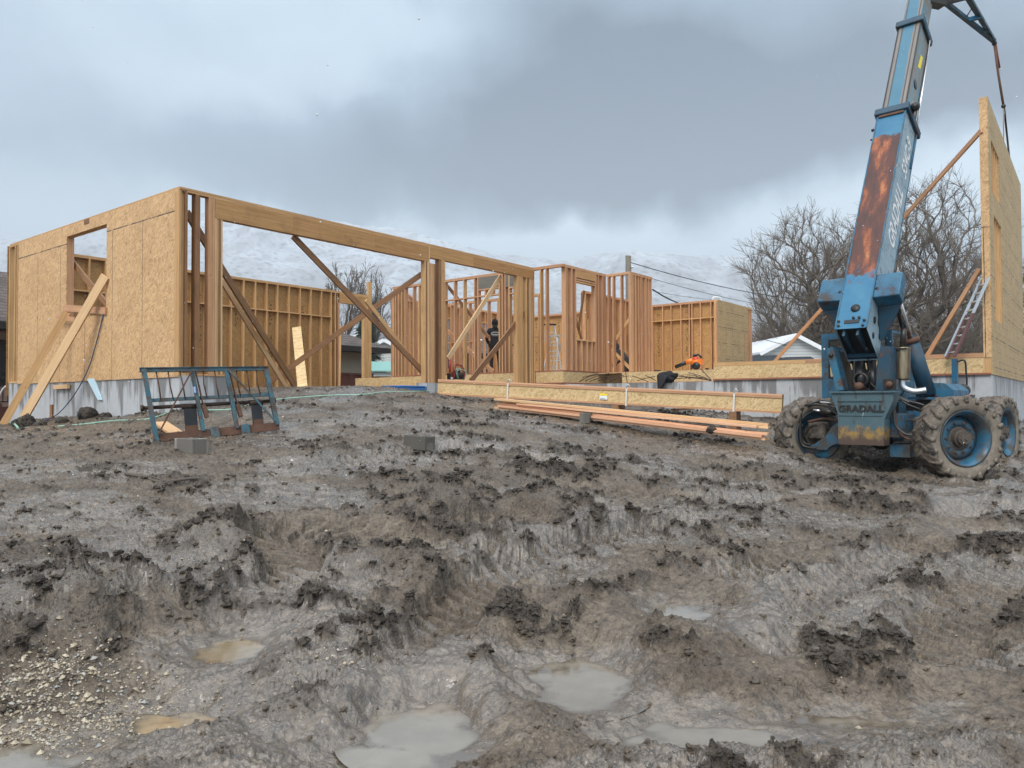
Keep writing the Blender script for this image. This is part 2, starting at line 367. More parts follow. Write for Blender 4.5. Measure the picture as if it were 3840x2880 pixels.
def mud_mat():
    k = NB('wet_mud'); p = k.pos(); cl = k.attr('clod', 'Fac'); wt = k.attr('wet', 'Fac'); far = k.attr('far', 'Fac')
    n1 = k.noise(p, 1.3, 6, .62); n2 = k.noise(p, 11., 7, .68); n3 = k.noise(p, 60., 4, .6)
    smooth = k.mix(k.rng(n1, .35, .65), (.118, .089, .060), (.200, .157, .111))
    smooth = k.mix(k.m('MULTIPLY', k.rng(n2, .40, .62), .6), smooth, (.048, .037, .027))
    fine = k.noise(p, 30., 6, .78); smooth = k.mix(k.rng(fine, .36, .52, .85, 0.), smooth, (.030, .023, .017)); smooth = k.mix(k.rng(fine, .56, .68, 0., .5), smooth, (.27, .225, .175))  # fine noise darkens the colour in place of shaded crevices
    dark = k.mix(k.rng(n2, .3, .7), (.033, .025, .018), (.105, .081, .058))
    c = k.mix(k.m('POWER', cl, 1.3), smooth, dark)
    # grey-white grit pressed in the mud
    vv = k.vor(p, 34., 'Distance'); gm = k.m('MULTIPLY', k.rng(vv, .16, .08), k.m('GREATER_THAN', k.noise(p, 1.9, 3), .60))
    c = k.mix(k.m('MULTIPLY', gm, .7), c, (.24, .215, .18))
    # beyond the plot: winter grass and old snow
    fn = k.mix(k.rng(k.noise(p, .08, 6, .7), .45, .6), (.10, .085, .055), (.50, .52, .54)); c = k.mix(far, c, fn)
    rg = k.m('SUBTRACT', k.rng(n2, .3, .7, .46, .24), k.m('MULTIPLY', wt, .20)); rg = k.m('ADD', rg, k.m('MULTIPLY', cl, .22))
    rg = k.m('MAXIMUM', rg, .10)
    cr1 = k.vor(k.vm('ADD', p, k.vm('SCALE', k.noise(p, 9., 3, .6, 'Color'), scale=.08)), 24., 'Distance'); cr2 = k.vor(p, 62., 'Distance')
    crumb = k.m('ADD', k.m('MULTIPLY', cr1, -1.5), k.m('MULTIPLY', cr2, -.7))
    h = k.m('ADD', k.m('ADD', k.m('MULTIPLY', n2, 1.), k.m('MULTIPLY', n3, .6)), k.m('MULTIPLY', crumb, k.m('ADD', k.m('MULTIPLY', cl, .42), .06)))
    c = k.mix(k.m('MULTIPLY', k.m('MULTIPLY', k.rng(cr1, .42, .62), cl), .5), c, (.035, .026, .02))  # gaps between crumbs darkened in the colour, as shade in creases
    x = k.n('ShaderNodeBump'); k.put(x.inputs['Height'], h); k.put(x.inputs['Strength'], k.m('ADD', k.m('MULTIPLY', cl, .4), .55)); x.inputs['Distance'].default_value = .06
    k.nt.links.new(x.outputs[0], k.b.inputs['Normal'])
    k.put(k.b.inputs['Specular IOR Level'], k.m('ADD', k.m('MULTIPLY', wt, .4), .5))
    film = k.rng(k.m('ADD', wt, k.m('MULTIPLY', k.m('SUBTRACT', k.noise(p, 5., 5, .65), .5), 2.2)), .34, .58)
    k.put(k.b.inputs['Coat Weight'], k.m('MULTIPLY', film, k.m('SUBTRACT', .62, k.m('MULTIPLY', cl, .52)))); k.b.inputs['Coat Roughness'].default_value = .17; k.b.inputs['Coat IOR'].default_value = 1.55
    x2 = k.n('ShaderNodeBump'); k.put(x2.inputs['Height'], k.noise(p, 14., 4, .6)); x2.inputs['Strength'].default_value = .35; x2.inputs['Distance'].default_value = .03; k.nt.links.new(x2.outputs[0], k.b.inputs['Coat Normal'])
    return k.fin(c, rg)
M['mud'] = mud_mat()
def water_mat(name, col):
    k = NB(name); p = k.pos()
    c = k.mix(k.rng(k.noise(p, 3., 5, .6), .35, .65), tuple(v * .75 for v in col), col)
    c = k.mix(k.rng(k.m('ADD', k.sep(k.attr('gc'))[0], k.m('MULTIPLY', k.m('SUBTRACT', k.noise(p, 22., 4, .6), .5), .012)), .0, .022, 0., 1., True), (.105, .083, .06), c)
    k.b.inputs['Coat Weight'].default_value = .42; k.b.inputs['Coat Roughness'].default_value = .04; k.b.inputs['Coat IOR'].default_value = 1.6
    k.bump(k.noise(k.vm('MULTIPLY', p, (10., 26., 1.)), 1.6, 4, .6), .12, .006)
    return k.fin(c, k.rng(k.noise(p, 2.1, 4), .4, .65, .03, .10), 0., 1.)
M['water'] = water_mat('puddle_grey', (.23, .20, .155)); M['water_tan'] = water_mat('puddle_tan', (.29, .225, .14))
def pebble_mat():
    k = NB('pebbles'); r = k.attr('pc', 'Fac'); c = k.ramp(r, ((0., (.10, .08, .06)), (.35, (.26, .21, .14)), (.7, (.42, .36, .26)), (1., (.24, .25, .25))))
    return k.fin(c, .4)
M['pebble'] = pebble_mat()
def bark(name, a, b):
    k = NB(name); return k.fin(k.mix(k.noise(k.obj(), 3., 4), a, b), .85)
M['bark'] = bark('bark', (.050, .040, .031), (.115, .095, .075)); M['twig'] = bark('twigs', (.10, .080, .062), (.19, .155, .12))
M['redtwig'] = bark('red_brown_twigs', (.10, .065, .052), (.20, .14, .11)); M['needles'] = bark('needles', (.018, .030, .020), (.05, .07, .04))
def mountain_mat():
    k = NB('snowy_slope_hazed'); p = k.pos(); x, y, z = k.sep(p)
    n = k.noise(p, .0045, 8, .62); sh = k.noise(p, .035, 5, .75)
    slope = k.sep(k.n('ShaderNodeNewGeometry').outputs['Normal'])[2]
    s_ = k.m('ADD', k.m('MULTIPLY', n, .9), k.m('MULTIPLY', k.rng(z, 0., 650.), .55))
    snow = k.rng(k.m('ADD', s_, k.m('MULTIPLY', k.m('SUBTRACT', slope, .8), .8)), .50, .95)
    c = k.mix(k.m('MULTIPLY', snow, k.rng(k.noise(p, .012, 7, .7), .40, .58, .38, 1.)), (.22, .225, .235), (.50, .55, .60))  # rock and snow tones drawn together, putting haze fading into the colour
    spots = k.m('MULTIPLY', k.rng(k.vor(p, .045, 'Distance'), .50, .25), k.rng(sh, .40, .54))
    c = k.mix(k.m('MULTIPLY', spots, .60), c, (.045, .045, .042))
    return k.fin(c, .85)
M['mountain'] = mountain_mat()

# ------------------------------------------------------------------ mesh helpers
class MB:
    def __init__(s): s.v = []; s.f = []; s.g = []; s.m = []; s.sm = []
    def add(s, vs, fs, gc, mi=0, smooth=False):
        o = len(s.v); s.v += [tuple(map(float, q)) for q in vs]; s.g += [tuple(map(float, q)) for q in gc]
        s.f += [tuple(i + o for i in q) for q in fs]; s.m += [mi] * len(fs); s.sm += [smooth] * len(fs); return s
    BF = ((0, 3, 2, 1), (4, 5, 6, 7), (0, 1, 5, 4), (1, 2, 6, 5), (2, 3, 7, 6), (3, 0, 4, 7))
    def box(s, x0, x1, y0, y1, z0, z1, mode=None, mi=0):
        vs = [(x0, y0, z0), (x1, y0, z0), (x1, y1, z0), (x0, y1, z0), (x0, y0, z1), (x1, y0, z1), (x1, y1, z1), (x0, y1, z1)]
        if mode == 'wall': gc = [(a + b, c, 0) for a, b, c in vs] if abs(x1 - x0) > .3 or abs(y1 - y0) > .3 else [(a + b, c, 0) for a, b, c in vs]
        else:
            d = [abs(x1 - x0), abs(y1 - y0), abs(z1 - z0)]; o = sorted(range(3), key=lambda i: -d[i]); q = random.random() * 9
            gc = [(v[o[0]] + q, v[o[1]] + q, v[o[2]]) for v in vs]
        return s.add(vs, s.BF, gc, mi)
    def beam(s, p0, p1, w, h, up=(0, 0, 1), mi=0, w1=None, h1=None, mode=None):
        """box from p0 to p1: w across, h along 'up'"""
        p0, p1, up = Vector(p0), Vector(p1), Vector(up); d = (p1 - p0); L = d.length; d = d / L
        sd = d.cross(up)
        if sd.length < 1e-4: sd = d.cross(Vector((1, 0, 0)))
        sd.normalize(); u = sd.cross(d).normalized(); w1 = w if w1 is None else w1; h1 = h if h1 is None else h1
        vs = []; gc = []; q = random.random() * 9
        for p, ww, hh, t in ((p0, w, h, 0), (p1, w1, h1, L)):
            for a, b in ((-1, -1), (1, -1), (1, 1), (-1, 1)):
                vs.append(p + sd * a * ww / 2 + u * b * hh / 2)
                gc.append((t + q, a * ww / 2 + (q if w > h else 0), b * hh / 2 + q) if mode is None else (t, b * hh / 2, 0))
        return s.add(vs, s.BF, gc, mi)
    def tube(s, pts, r, n=8, mi=0, r1=None, cap=True, smooth=True):
        pts = [Vector(p) for p in pts]; k = len(pts); rs = [r + ((r1 if r1 is not None else r) - r) * i / (k - 1) for i in range(k)]
        vs = []; gc = []; fs = []; ref = None; t = 0
        for i, p in enumerate(pts):
            d = (pts[min(i + 1, k - 1)] - pts[max(i - 1, 0)]).normalized()
            if ref is None: ref = d.orthogonal().normalized()
            ref = (ref - d * ref.dot(d)).normalized(); b = d.cross(ref)
            if i: t += (p - pts[i - 1]).length
            for j in range(n):
                a = 2 * math.pi * j / n; vs.append(p + (ref * math.cos(a) + b * math.sin(a)) * rs[i]); gc.append((t, math.cos(a) * rs[i], math.sin(a) * rs[i]))
        for i in range(k - 1):
            for j in range(n):
                a = i * n + j; b_ = i * n + (j + 1) % n; fs.append((a, b_, b_ + n, a + n))
        s.add(vs, fs, gc, mi, smooth)
        if cap:
            o = len(s.v) - len(vs); s.f += [tuple(o + j for j in range(n - 1, -1, -1)), tuple(o + (k - 1) * n + j for j in range(n))]; s.m += [mi] * 2; s.sm += [False] * 2
        return s
    def lathe(s, prof, axis=0, n=32, mi=0, smooth=True, closed=False, c=(0, 0, 0)):
        """prof: (radius, along axis) list, spun about axis"""
        vs = []; fs = []; gc = []; k = len(prof)
        for j in range(n):
            a = 2 * math.pi * j / n
            for r, t in prof:
                q = [0, 0, 0]; q[axis] = t; q[(axis + 1) % 3] = r * math.cos(a); q[(axis + 2) % 3] = r * math.sin(a)
                vs.append((q[0] + c[0], q[1] + c[1], q[2] + c[2])); gc.append((t, r, a))
        for j in range(n):
            for i in range(k if closed else k - 1):
                i2 = (i + 1) % k; j2 = (j + 1) % n; fs.append((j * k + i, j2 * k + i, j2 * k + i2, j * k + i2))
        return s.add(vs, fs, gc, mi, smooth)
    def prism(s, poly, x0, x1, fn, mi=0):
        """poly: 2-D outline; fn(a,b,x) -> 3-D point; extruded from x0 to x1"""
        n = len(poly); vs = [fn(a, b, x) for x in (x0, x1) for a, b in poly]; gc = [(a, b, x) for x in (x0, x1) for a, b in poly]
        fs = [tuple(range(n - 1, -1, -1)), tuple(range(n, 2 * n))] + [(i, (i + 1) % n, (i + 1) % n + n, i + n) for i in range(n)]
        return s.add(vs, fs, gc, mi)
    def ball(s, c, r, n=10, mi=0, sc=(1, 1, 1)):
        prof = [(r * math.sin(math.pi * i / n), -r * math.cos(math.pi * i / n)) for i in range(n + 1)]
        a = len(s.v); s.lathe(prof, 2, n * 2, mi); s.v[a:] = [(c[0] + x * sc[0], c[1] + y * sc[1], c[2] + z * sc[2]) for x, y, z in s.v[a:]]; return s
    def build(s, name, mats, parent=None, fixn=True):
        me = bpy.data.meshes.new(name); me.from_pydata(s.v, [], s.f)
        mats = mats if isinstance(mats, (list, tuple)) else [mats]
        for m_ in mats: me.materials.append(M[m_] if isinstance(m_, str) else m_)
        me.polygons.foreach_set('material_index', s.m); me.polygons.foreach_set('use_smooth', s.sm)
        a = me.attributes.new('gc', 'FLOAT_VECTOR', 'POINT'); a.data.foreach_set('vector', np.array(s.g, dtype=np.float32).ravel())
        if fixn:
            bm = bmesh.new(); bm.from_mesh(me); bmesh.ops.recalc_face_normals(bm, faces=bm.faces); bm.to_mesh(me); bm.free()
        me.update(); o = bpy.data.objects.new(name, me); COL.objects.link(o)
        if parent is not None: o.parent = parent
        return o
def tag(o, label=None, cat=None, group=None, kind=None):
    for k_, v in (('label', label), ('category', cat), ('group', group), ('kind', kind)):
        if v: o[k_] = v
    return o
def thing(name, label, cat, loc=(0, 0, 0), rz=0., group=None):
    o = bpy.data.objects.new(name, None); COL.objects.link(o); o.location = loc; o.rotation_euler = (0, 0, rz); o.empty_display_size = .3
    return tag(o, label, cat, group)
def arr_mesh(name, V, F, mats, smooth=True, attrs=None, parent=None):
    me = bpy.data.meshes.new(name); V = np.asarray(V, dtype=np.float32); F = np.asarray(F, dtype=np.int32)
    me.vertices.add(len(V)); me.vertices.foreach_set('co', V.ravel()); k_ = F.shape[1]
    me.loops.add(F.size); me.loops.foreach_set('vertex_index', F.ravel())
    me.polygons.add(len(F)); me.polygons.foreach_set('loop_start', np.arange(0, F.size, k_, dtype=np.int32))
    try: me.polygons.foreach_set('loop_total', np.full(len(F), k_, dtype=np.int32))
    except Exception: pass
    me.polygons.foreach_set('use_smooth', np.full(len(F), smooth, dtype=bool))
    for m_ in (mats if isinstance(mats, (list, tuple)) else [mats]): me.materials.append(M[m_])
    for nme, arr in (attrs or {}).items():
        a = me.attributes.new(nme, 'FLOAT', 'POINT'); a.data.foreach_set('value', np.asarray(arr, dtype=np.float32))
    me.update(calc_edges=True); me.validate()
    o = bpy.data.objects.new(name, me); COL.objects.link(o)
    if parent is not None: o.parent = parent
    return o

# house axes: origin A is the garage's front left corner, e1 runs along the garage front, e2 to the back left
AX, AY = -5.906, 13.4; E1 = (.614, .7893); E2 = (-.7893, .614); PHI = math.atan2(.7893, .614)
def Hh(u, v, z=0.): return Vector((AX + u * E1[0] + v * E2[0], AY + u * E1[1] + v * E2[1], z))
def hloc(px, py, Y):
    q = at(px, py, Y); dx, dy = q.x - AX, q.y - AY
    return dx * E1[0] + dy * E1[1], dx * E2[0] + dy * E2[1], q.z
def onu(px, py, u):
    d = ray(px, py); t = (AX * E1[0] + AY * E1[1] + u) / (d[0] * E1[0] + d[1] * E1[1]); q = d * t
    return (q[0] - AX) * E2[0] + (q[1] - AY) * E2[1], q[2]
def onv(px, py, v):
    d = ray(px, py); t = (AX * E2[0] + AY * E2[1] + v) / (d[0] * E2[0] + d[1] * E2[1]); q = d * t
    return (q[0] - AX) * E1[0] + (q[1] - AY) * E1[1], q[2]
CT = .49     # top of the concrete
FL = .84     # floor deck
WT = 3.86    # top of the walls

# ------------------------------------------------------------------ terrain
def _perm(seed): r_ = np.random.default_rng(seed); p = r_.permutation(512); return np.concatenate([p, p])
_PP = {}
def perlin(x, y, seed=0):
    if seed not in _PP:
        r_ = np.random.default_rng(seed); a = r_.random(512) * 2 * np.pi; _PP[seed] = (_perm(seed), np.cos(a), np.sin(a))
    p, gx, gy = _PP[seed]; xi = np.floor(x).astype(np.int64); yi = np.floor(y).astype(np.int64); xf = x - xi; yf = y - yi; xi &= 511; yi &= 511
    u = xf * xf * xf * (xf * (xf * 6 - 15) + 10); v = yf * yf * yf * (yf * (yf * 6 - 15) + 10)
    def g(ix, iy, dx, dy):
        h = p[(p[ix & 511] + iy) & 511]; return gx[h] * dx + gy[h] * dy
    n00 = g(xi, yi, xf, yf); n10 = g(xi + 1, yi, xf - 1, yf); n01 = g(xi, yi + 1, xf, yf - 1); n11 = g(xi + 1, yi + 1, xf - 1, yf - 1)
    return ((n00 * (1 - u) + n10 * u) * (1 - v) + (n01 * (1 - u) + n11 * u) * v) * 1.5
def fbm(x, y, o=5, s=0, g=.5, l=2.03):
    a = 1.; t = 0; f = 1.
    for i in range(o): t = t + a * perlin(x * f + 17.3 * i, y * f - 9.1 * i, s + i); a *= g; f *= l
    return t
def ridged(x, y, o=4, s=0):
    a = 1.; t = 0; f = 1.
    for i in range(o): t = t + a * (1 - 2 * np.abs(perlin(x * f + 5.1 * i, y * f + 3.7 * i, s + i))); a *= .5; f *= 2.1
    return t / 1.9
def sst(a, b, x): t = np.clip((x - a) / (b - a), 0, 1); return t * t * (3 - 2 * t)
CP = [(0, 1, -1.52), (-3, 1, -1.5), (3, 1, -1.52), (-1.6, 3, -1.5), (0, 3, -1.52), (1.8, 3.1, -1.52), (-3.2, 4.3, -1.16), (-5, 4, -1.1), (-1.2, 4.3, -1.38), (.5, 4.6, -1.42), (3, 4.5, -1.48),
      (-4.2, 6.2, -.95), (-1.8, 6.4, -1.12), (.6, 6.6, -1.27), (3.2, 6.8, -1.4), (6, 6, -1.45), (-6.5, 7, -.80), (-4, 8.4, -.70), (-1.4, 8.6, -.86), (1, 8.8, -1.06), (3.4, 9.2, -1.2), (6, 9.5, -1.32), (9, 9, -1.38),
      (-4.8, 10.2, -.54), (-3.3, 10.95, -.42), (-1.25, 10.1, -.66), (1.1, 11, -.78), (3., 11.2, -.98), (-7.6, 12, -.52), (-10.5, 15, -.50), (-8.0, 14.0, -.40), (-5.6, 13.0, -.21), (-12, 18.5, -.50), (-14, 12, -.6), (-16, 20, -.6),
      (-3.6, 12.6, -.14), (-4.6, 14.6, .12), (-3.9, 15.6, .27), (-2.6, 16.4, .27), (-1.6, 14.6, -.03), (-.6, 15.2, -.17), (-1.5, 17.6, .13), (-.2, 18.5, .0), (-1.3, 16.2, .02), (-6, 18, .33), (-4, 20, .36), (-2, 22, .38), (-8, 20, .33), (1.2, 20.5, .0),
      (-.4, 14.9, -.20), (1.5, 14, -.40), (2.8, 13.2, -.62), (4.2, 12.4, -.80), (1.5, 15.8, -.15), (3.5, 14.9, -.35), (4.7, 15.6, -.5), (6., 14.6, -.85), (5.3, 13.4, -1.08), (6.96, 11.85, -1.27), (8.9, 13.8, -1.08), (7.5, 13, -1.2),
      (10.5, 14, -1.05), (12, 17, -.8), (13, 13, -1.15), (16, 18, -.9), (6, 20, -.3), (12, 24, -.3), (0, 28, -.2), (-8, 27, -.2), (20, 30, -.5), (-25, 25, -.5), (-20, 8, -.9), (22, 10, -1.2), (0, -6, -1.5), (14, 0, -1.5), (-14, 0, -1.4)]
_cp = np.array(CP, float)
def _ph(r): return np.sqrt(r * r + .35)
_K = _ph(np.hypot(_cp[:, None, 0] - _cp[None, :, 0], _cp[:, None, 1] - _cp[None, :, 1])) + np.eye(len(_cp)) * -.02
_off = -.8; _w = np.linalg.solve(_K, _cp[:, 2] - _off)
def base_h(x, y):
    x = np.asarray(x, float); y = np.asarray(y, float); h = np.full(x.shape, _off)
    for (a, b, _), w in zip(_cp, _w): h = h + w * _ph(np.hypot(x - a, y - b))
    f = sst(26, 46, np.hypot(x, y - 8)); return h * (1 - f) + (-.9) * f
def G(px, py, dz=0.):
    """where the ray through a photo pixel meets the ground"""
    d = ray(px, py); t = np.linspace(2., 40, 1500); q = d[None] * t[:, None]; h = base_h(q[:, 0], q[:, 1]); i = np.argmax(q[:, 2] < h + dz)
    return Vector((q[i, 0], q[i, 1], h[i]))
# mounds: (px, py, radius across, radius along view, height, cloddiness)
MOUNDS = [(520, 2330, 1.0, .42, .26, 1.), (830, 2280, .5, .42, .18, 1.), (250, 2420, .5, .3, .14, 1.), (640, 2480, .40, .25, .12, 1.), (880, 2030, .42, .5, .20, 1.), (1010, 2110, .28, .3, .14, 1.),
          (1400, 2140, .50, .36, .22, 1.), (1620, 2190, .35, .3, .12, 1.), (1690, 1880, .34, .8, .27, .9), (1560, 1930, .45, .5, .10, .9), (2080, 1900, .50, .55, .20, 1.), (1830, 1990, .5, .4, .10, .8), (2200, 1960, .4, .5, .08, .8),
          (1500, 1830, .5, .7, .07, .9), (1900, 1750, .45, .8, .12, 1.), (2150, 1770, .8, .7, .09, .8), (2380, 1820, .5, .7, .09, .9), (3350, 2500, .22, .55, .15, 1.), (3300, 2680, .34, .3, .13, 1.), (3050, 2430, .3, .3, .09, 1.),
          (2700, 2560, .30, .3, .10, 1.), (2300, 2560, .22, .28, .13, 1.), (2420, 2650, .25, .2, .10, 1.), (1930, 2570, .18, .40, .16, 1.), (1900, 2740, .20, .24, .12, .9), (2350, 2330, .3, .45, .09, .9), (2130, 2330, .25, .35, .09, .9),
          (1450, 2480, .25, .5, .11, .9), (1290, 2700, .30, .2, .10, .9), (2900, 1800, .6, .9, .08, .9), (3350, 1830, .9, .6, .05, 1.), (2550, 2010, .5, .6, .07, .9), (2850, 1960, .6, .35, .08, .9), (3750, 2180, .5, .4, .09, .9), (3800, 2600, .2, .3, .10, 1.),
          (1640, 2830, .09, .06, .07, 1.), (60, 2150, .5, .5, .10, 1.), (2900, 2790, .3, .2, .09, .9), (820, 1480 + 60, 1.3, .5, .05, .9), (380, 1560, .45, .6, .10, 1.), (560, 1555, .3, .5, .09, 1.), (160, 1590, .4, .5, .09, 1.)]
# ruts with tread bars: (photo pixels along the rut, half width m, depth)
RUTS = [([(1500, 2760), (1560, 2560), (1640, 2400), (1720, 2280), (1800, 2190), (1990, 2090), (2300, 2010), (2700, 1950)], .24, .13),
        ([(930, 2340), (1000, 2240), (1100, 2120), (1000, 2020), (1180, 1985), (1480, 2020), (1760, 2060), (2000, 2030)], .25, .12),
        ([(2150, 2700), (2200, 2560), (2260, 2420), (2420, 2290), (2700, 2180), (3050, 2080)], .24, .10),
        ([(2950, 2700), (2880, 2500), (2860, 2380), (3000, 2250), (3300, 2120), (3560, 2000), (3600, 1860)], .26, .08),
        ([(1700, 2010), (1900, 1940), (2060, 1990)], .28, .10), ([(3650, 2800), (3600, 2500), (3560, 2350), (3700, 2200), (3839, 2110)], .26, .08),
        ([(1250, 1760), (1500, 1700), (1800, 1690), (2200, 1760), (2600, 1800), (3000, 1790)], .30, .06), ([(1950, 1830), (2300, 1850), (2700, 1880), (3100, 1850)], .28, .06),
        ([(700, 2700), (760, 2520), (900, 2420), (1100, 2330)], .22, .08)]
# puddles: (px, py, half across m, half along m, tan water?)
PUD = [(1600, 2740, .19, .21, 0), (1450, 2850, .20, .09, 0), (2165, 2560, .19, .22, 0), (2690, 2760, .28, .11, 0), (3150, 2710, .17, .05, 0), (840, 2440, .14, .16, 1), (620, 2695, .15, .06, 1),
       (3260, 1868, .42, .14, 1), (2560, 2290, .14, .16, 0), (3780, 2020, .25, .22, 1), (40, 2860, .2, .12, 0)]
PUDW = []
def _poly_dist(x, y, pts):
    """distance to polyline, position along it and signed side"""
    best = np.full(x.shape, 1e9); al = np.zeros_like(x); sd = np.zeros_like(x); L = 0.
    for (x0, y0), (x1, y1) in zip(pts[:-1], pts[1:]):
        dx, dy = x1 - x0, y1 - y0; l = math.hypot(dx, dy); t = np.clip(((x - x0) * dx + (y - y0) * dy) / (l * l), 0, 1)
        d = np.hypot(x - x0 - t * dx, y - y0 - t * dy); s_ = np.sign((x - x0) * dy - (y - y0) * dx); k_ = d < best
        best = np.where(k_, d, best); al = np.where(k_, L + t * l, al); sd = np.where(k_, s_, sd); L += l
    return best, al, sd, L
def smooth_line(pts, n=5):
    P = [np.array(p) for p in pts]; out = []
    for i in range(len(P) - 1):
        a, b, c, d = P[max(i - 1, 0)], P[i], P[i + 1], P[min(i + 2, len(P) - 1)]
        for k_ in range(n):
            t = k_ / n; out.append(.5 * ((2 * b) + (-a + c) * t + (2 * a - 5 * b + 4 * c - d) * t * t + (-a + 3 * b - 3 * c + d) * t ** 3))
    out.append(P[-1]); return [tuple(map(float, q)) for q in out]
def mound_list():
    r = []
    for px, py, ra, rb, h, c in MOUNDS:
        g = G(px, py); r.append((g.x, g.y, ra, rb, h * (1.75 if px < 1100 and py > 1950 else 1.25 if 1300 < px < 2300 and py < 2250 else .9), c))
    return r
ML = mound_list(); RL = [(smooth_line([(G(*p).x, G(*p).y) for p in pts]), w, d) for pts, w, d in RUTS]
PL = []
for px, py, a, b, t in PUD:
    g = G(px, py); PL.append((g.x, g.y, a * 1.45, b * 1.45, t, g.z - .025))
SINKS = [(6.96, 11.85, .8, .05), (5.31, 13.38, .9, .05), (8.87, 13.9, .8, .05)]
def terrain(x, y):
    h = base_h(x, y); wx = x + .16 * fbm(x * 2.1, y * 2.1, 3, 40); wy = y + .16 * fbm(x * 2.1, y * 2.1, 3, 50)
    dist = np.hypot(x, y); plot = 1 - sst(24, 34, np.hypot(x - 0, y - 8))
    u = (x - AX) * E1[0] + (y - AY) * E1[1]; v = (x - AX) * E2[0] + (y - AY) * E2[1]
    inside = sst(-.6, .6, u) * sst(-.6, .6, v) ; quiet = 1 - .6 * inside
    clod = sst(.30, .85, fbm(x * .75 + 3, y * .95, 5, 3, .62) + .28)
    clod = clod * (.55 + .45 * sst(-.3, .4, fbm(x * 2.4, y * 2.4, 3, 9))) * (1 - .45 * sst(-.8, -2.5, x) * sst(4.5, 6., y))
    cB = sst(-.02, .34, fbm(x * 2.9 + .3 * y, y * 4.1, 5, 13, .62) + (clod - .34) * .6)
    h = h + plot * quiet * (1 - .5 * sst(11, 14, y)) * (.020 * fbm(x * .7, y * .7, 3, 21) + .020 * fbm(wx * 2.3, wy * 2.3, 3, 23))
    hm = np.zeros_like(x); clm = np.zeros_like(x); nearp = np.zeros_like(x)
    for mx, my, a, b_, t, wz in PL: nearp = np.maximum(nearp, 1 - sst(1.1, 3.0, np.hypot((x - mx) / a, (y - my) / b_)))
    for mx, my, ra, rb, mh, mc in ML:
        dx, dy = wx - mx, wy - my; r2 = np.hypot(dx / (ra * 1.25), dy / (rb * 1.25)); b = 1 - sst(.15, 1.1, r2)
        b = b * (1 - .9 * nearp); hm = hm + .55 * mh * b; clod = np.maximum(clod, mc * sst(.05, .6, b)); clm = np.maximum(clm, mc * sst(.08, .55, b))
    lugs = np.zeros_like(x)
    for pts, w, d in RL:
        b, al, sd, L = _poly_dist(x + .35 * (wx - x), y + .35 * (wy - y), pts); fade = sst(0, .5, al) * sst(0, .5, L - al)
        ins = 1 - sst(w * .75, w * 1.1, b); berm = np.exp(-((b - w * 1.45) / (w * .42)) ** 2)
        ph = (al + sd * b * .75) / .155 * 2 * np.pi
        lug = sst(-.2, .35, np.sin(ph + .5 * perlin(x * 3, y * 3, 77)))
        h = h - .85 * d * ins * fade + fade * berm * (.03 + .25 * d) * (.6 + .7 * perlin(x * 3.1, y * 3.1, 61))
        h = h + ins * fade * lug * (.058 if d > .09 else .040); lugs = np.maximum(lugs, ins * fade)
        clod = np.maximum(clod * (1 - .9 * ins * fade), fade * berm * (.6 + .5 * perlin(x * 4, y * 4, 62))); cB = cB * (1 - .8 * ins * fade)
    h = h + hm * (1 - .85 * lugs); clm = clm * (1 - .85 * lugs)
    pud = np.zeros_like(x); R2 = [np.hypot((x + .65 * (wx - x) + .05 * perlin(x * 9, y * 9, 89) - mx) / a, (y + .65 * (wy - y) - my) / b_) for mx, my, a, b_, t, wz in PL]
    for i_, (mx, my, a, b_, t, wz) in enumerate(PL):
        r2 = R2[i_]; dd = (r2 - 1) * min(a, b_); ring = 1 - sst(.28, .70, dd)
        if ring.max() <= 0: continue
        for j_, (mx2, my2, a2, b2, t2, wz2) in enumerate(PL):
            if j_ != i_ and math.hypot(mx2 - mx, my2 - my) < 2.2: ring = ring * sst(.0, .30, (R2[j_] - 1) * min(a2, b2) - np.minimum(dd, 0) * 3)
        shore = wz + np.maximum(dd, -.16) * np.where(dd > 0, .36, .16) + .012 * fbm(x * 7, y * 9, 4, 88, .6); h = h * (1 - ring) + shore * ring
        pud = np.maximum(pud, 1 - sst(.0, .28, dd)); clod = clod * (1 - .85 * pud); clm = clm * (1 - pud)
    clod = np.clip(np.maximum(cB * (.35 + .75 * clod), clm * (.3 + .7 * cB)), 0, 1) * (1 - pud) * plot * quiet
    lump = ridged(wx * 2.6, wy * 2.6, 2, 31) * .030 + (1 - 2 * np.abs(perlin(wx * 6.5, wy * 6.5, 33))) * .034 + (.5 - np.abs(perlin(wx * 14, wy * 14, 34))) * .050 + (.4 - np.abs(perlin(wx * 31, wy * 31, 36))) * .036 + perlin(x * 47, y * 47, 37) * .010
    lump = lump + .020 * np.sign(perlin(wx * 9, wy * 9, 39)) * sst(.0, .16, np.abs(perlin(wx * 9, wy * 9, 39)))
    h = h + clod * (lump * .92 + .008)
    # smeared streaks on the smooth mud, dragged across the slope
    s1 = x * .86 + y * .5; s2 = -x * .5 + y * .86
    dragged = fbm(s1 * 1.6, s2 * 6.5, 4, 71, .6); h = h + plot * (1 - clod) * (1 - pud) * (1 - .75 * lugs) * quiet * (.014 * dragged + .010 * np.maximum(0, ridged(s1 * 3.2, s2 * 9., 3, 73)) + .016 * (.35 - np.abs(perlin(s1 * 9 + .3 * wx, s2 * 17, 75))) + .020 * (.35 - np.abs(perlin(x * 24, y * 34, 76))) + .011 * perlin(x * 50, y * 70, 78))
    for mx, my, r_, d in SINKS: q_ = np.hypot(x - mx, y - my) / r_; h = h - d * (1 - sst(.2, .8, q_)) + .075 * np.exp(-((q_ - .85) / .22) ** 2) * (1 + .8 * perlin(x * 5, y * 5, 66))
    wet = np.clip(sst(-.3, .35, -fbm(x * .55, y * .7, 4, 81) + .02) * (1 - clod) + pud * .5, 0, 1)
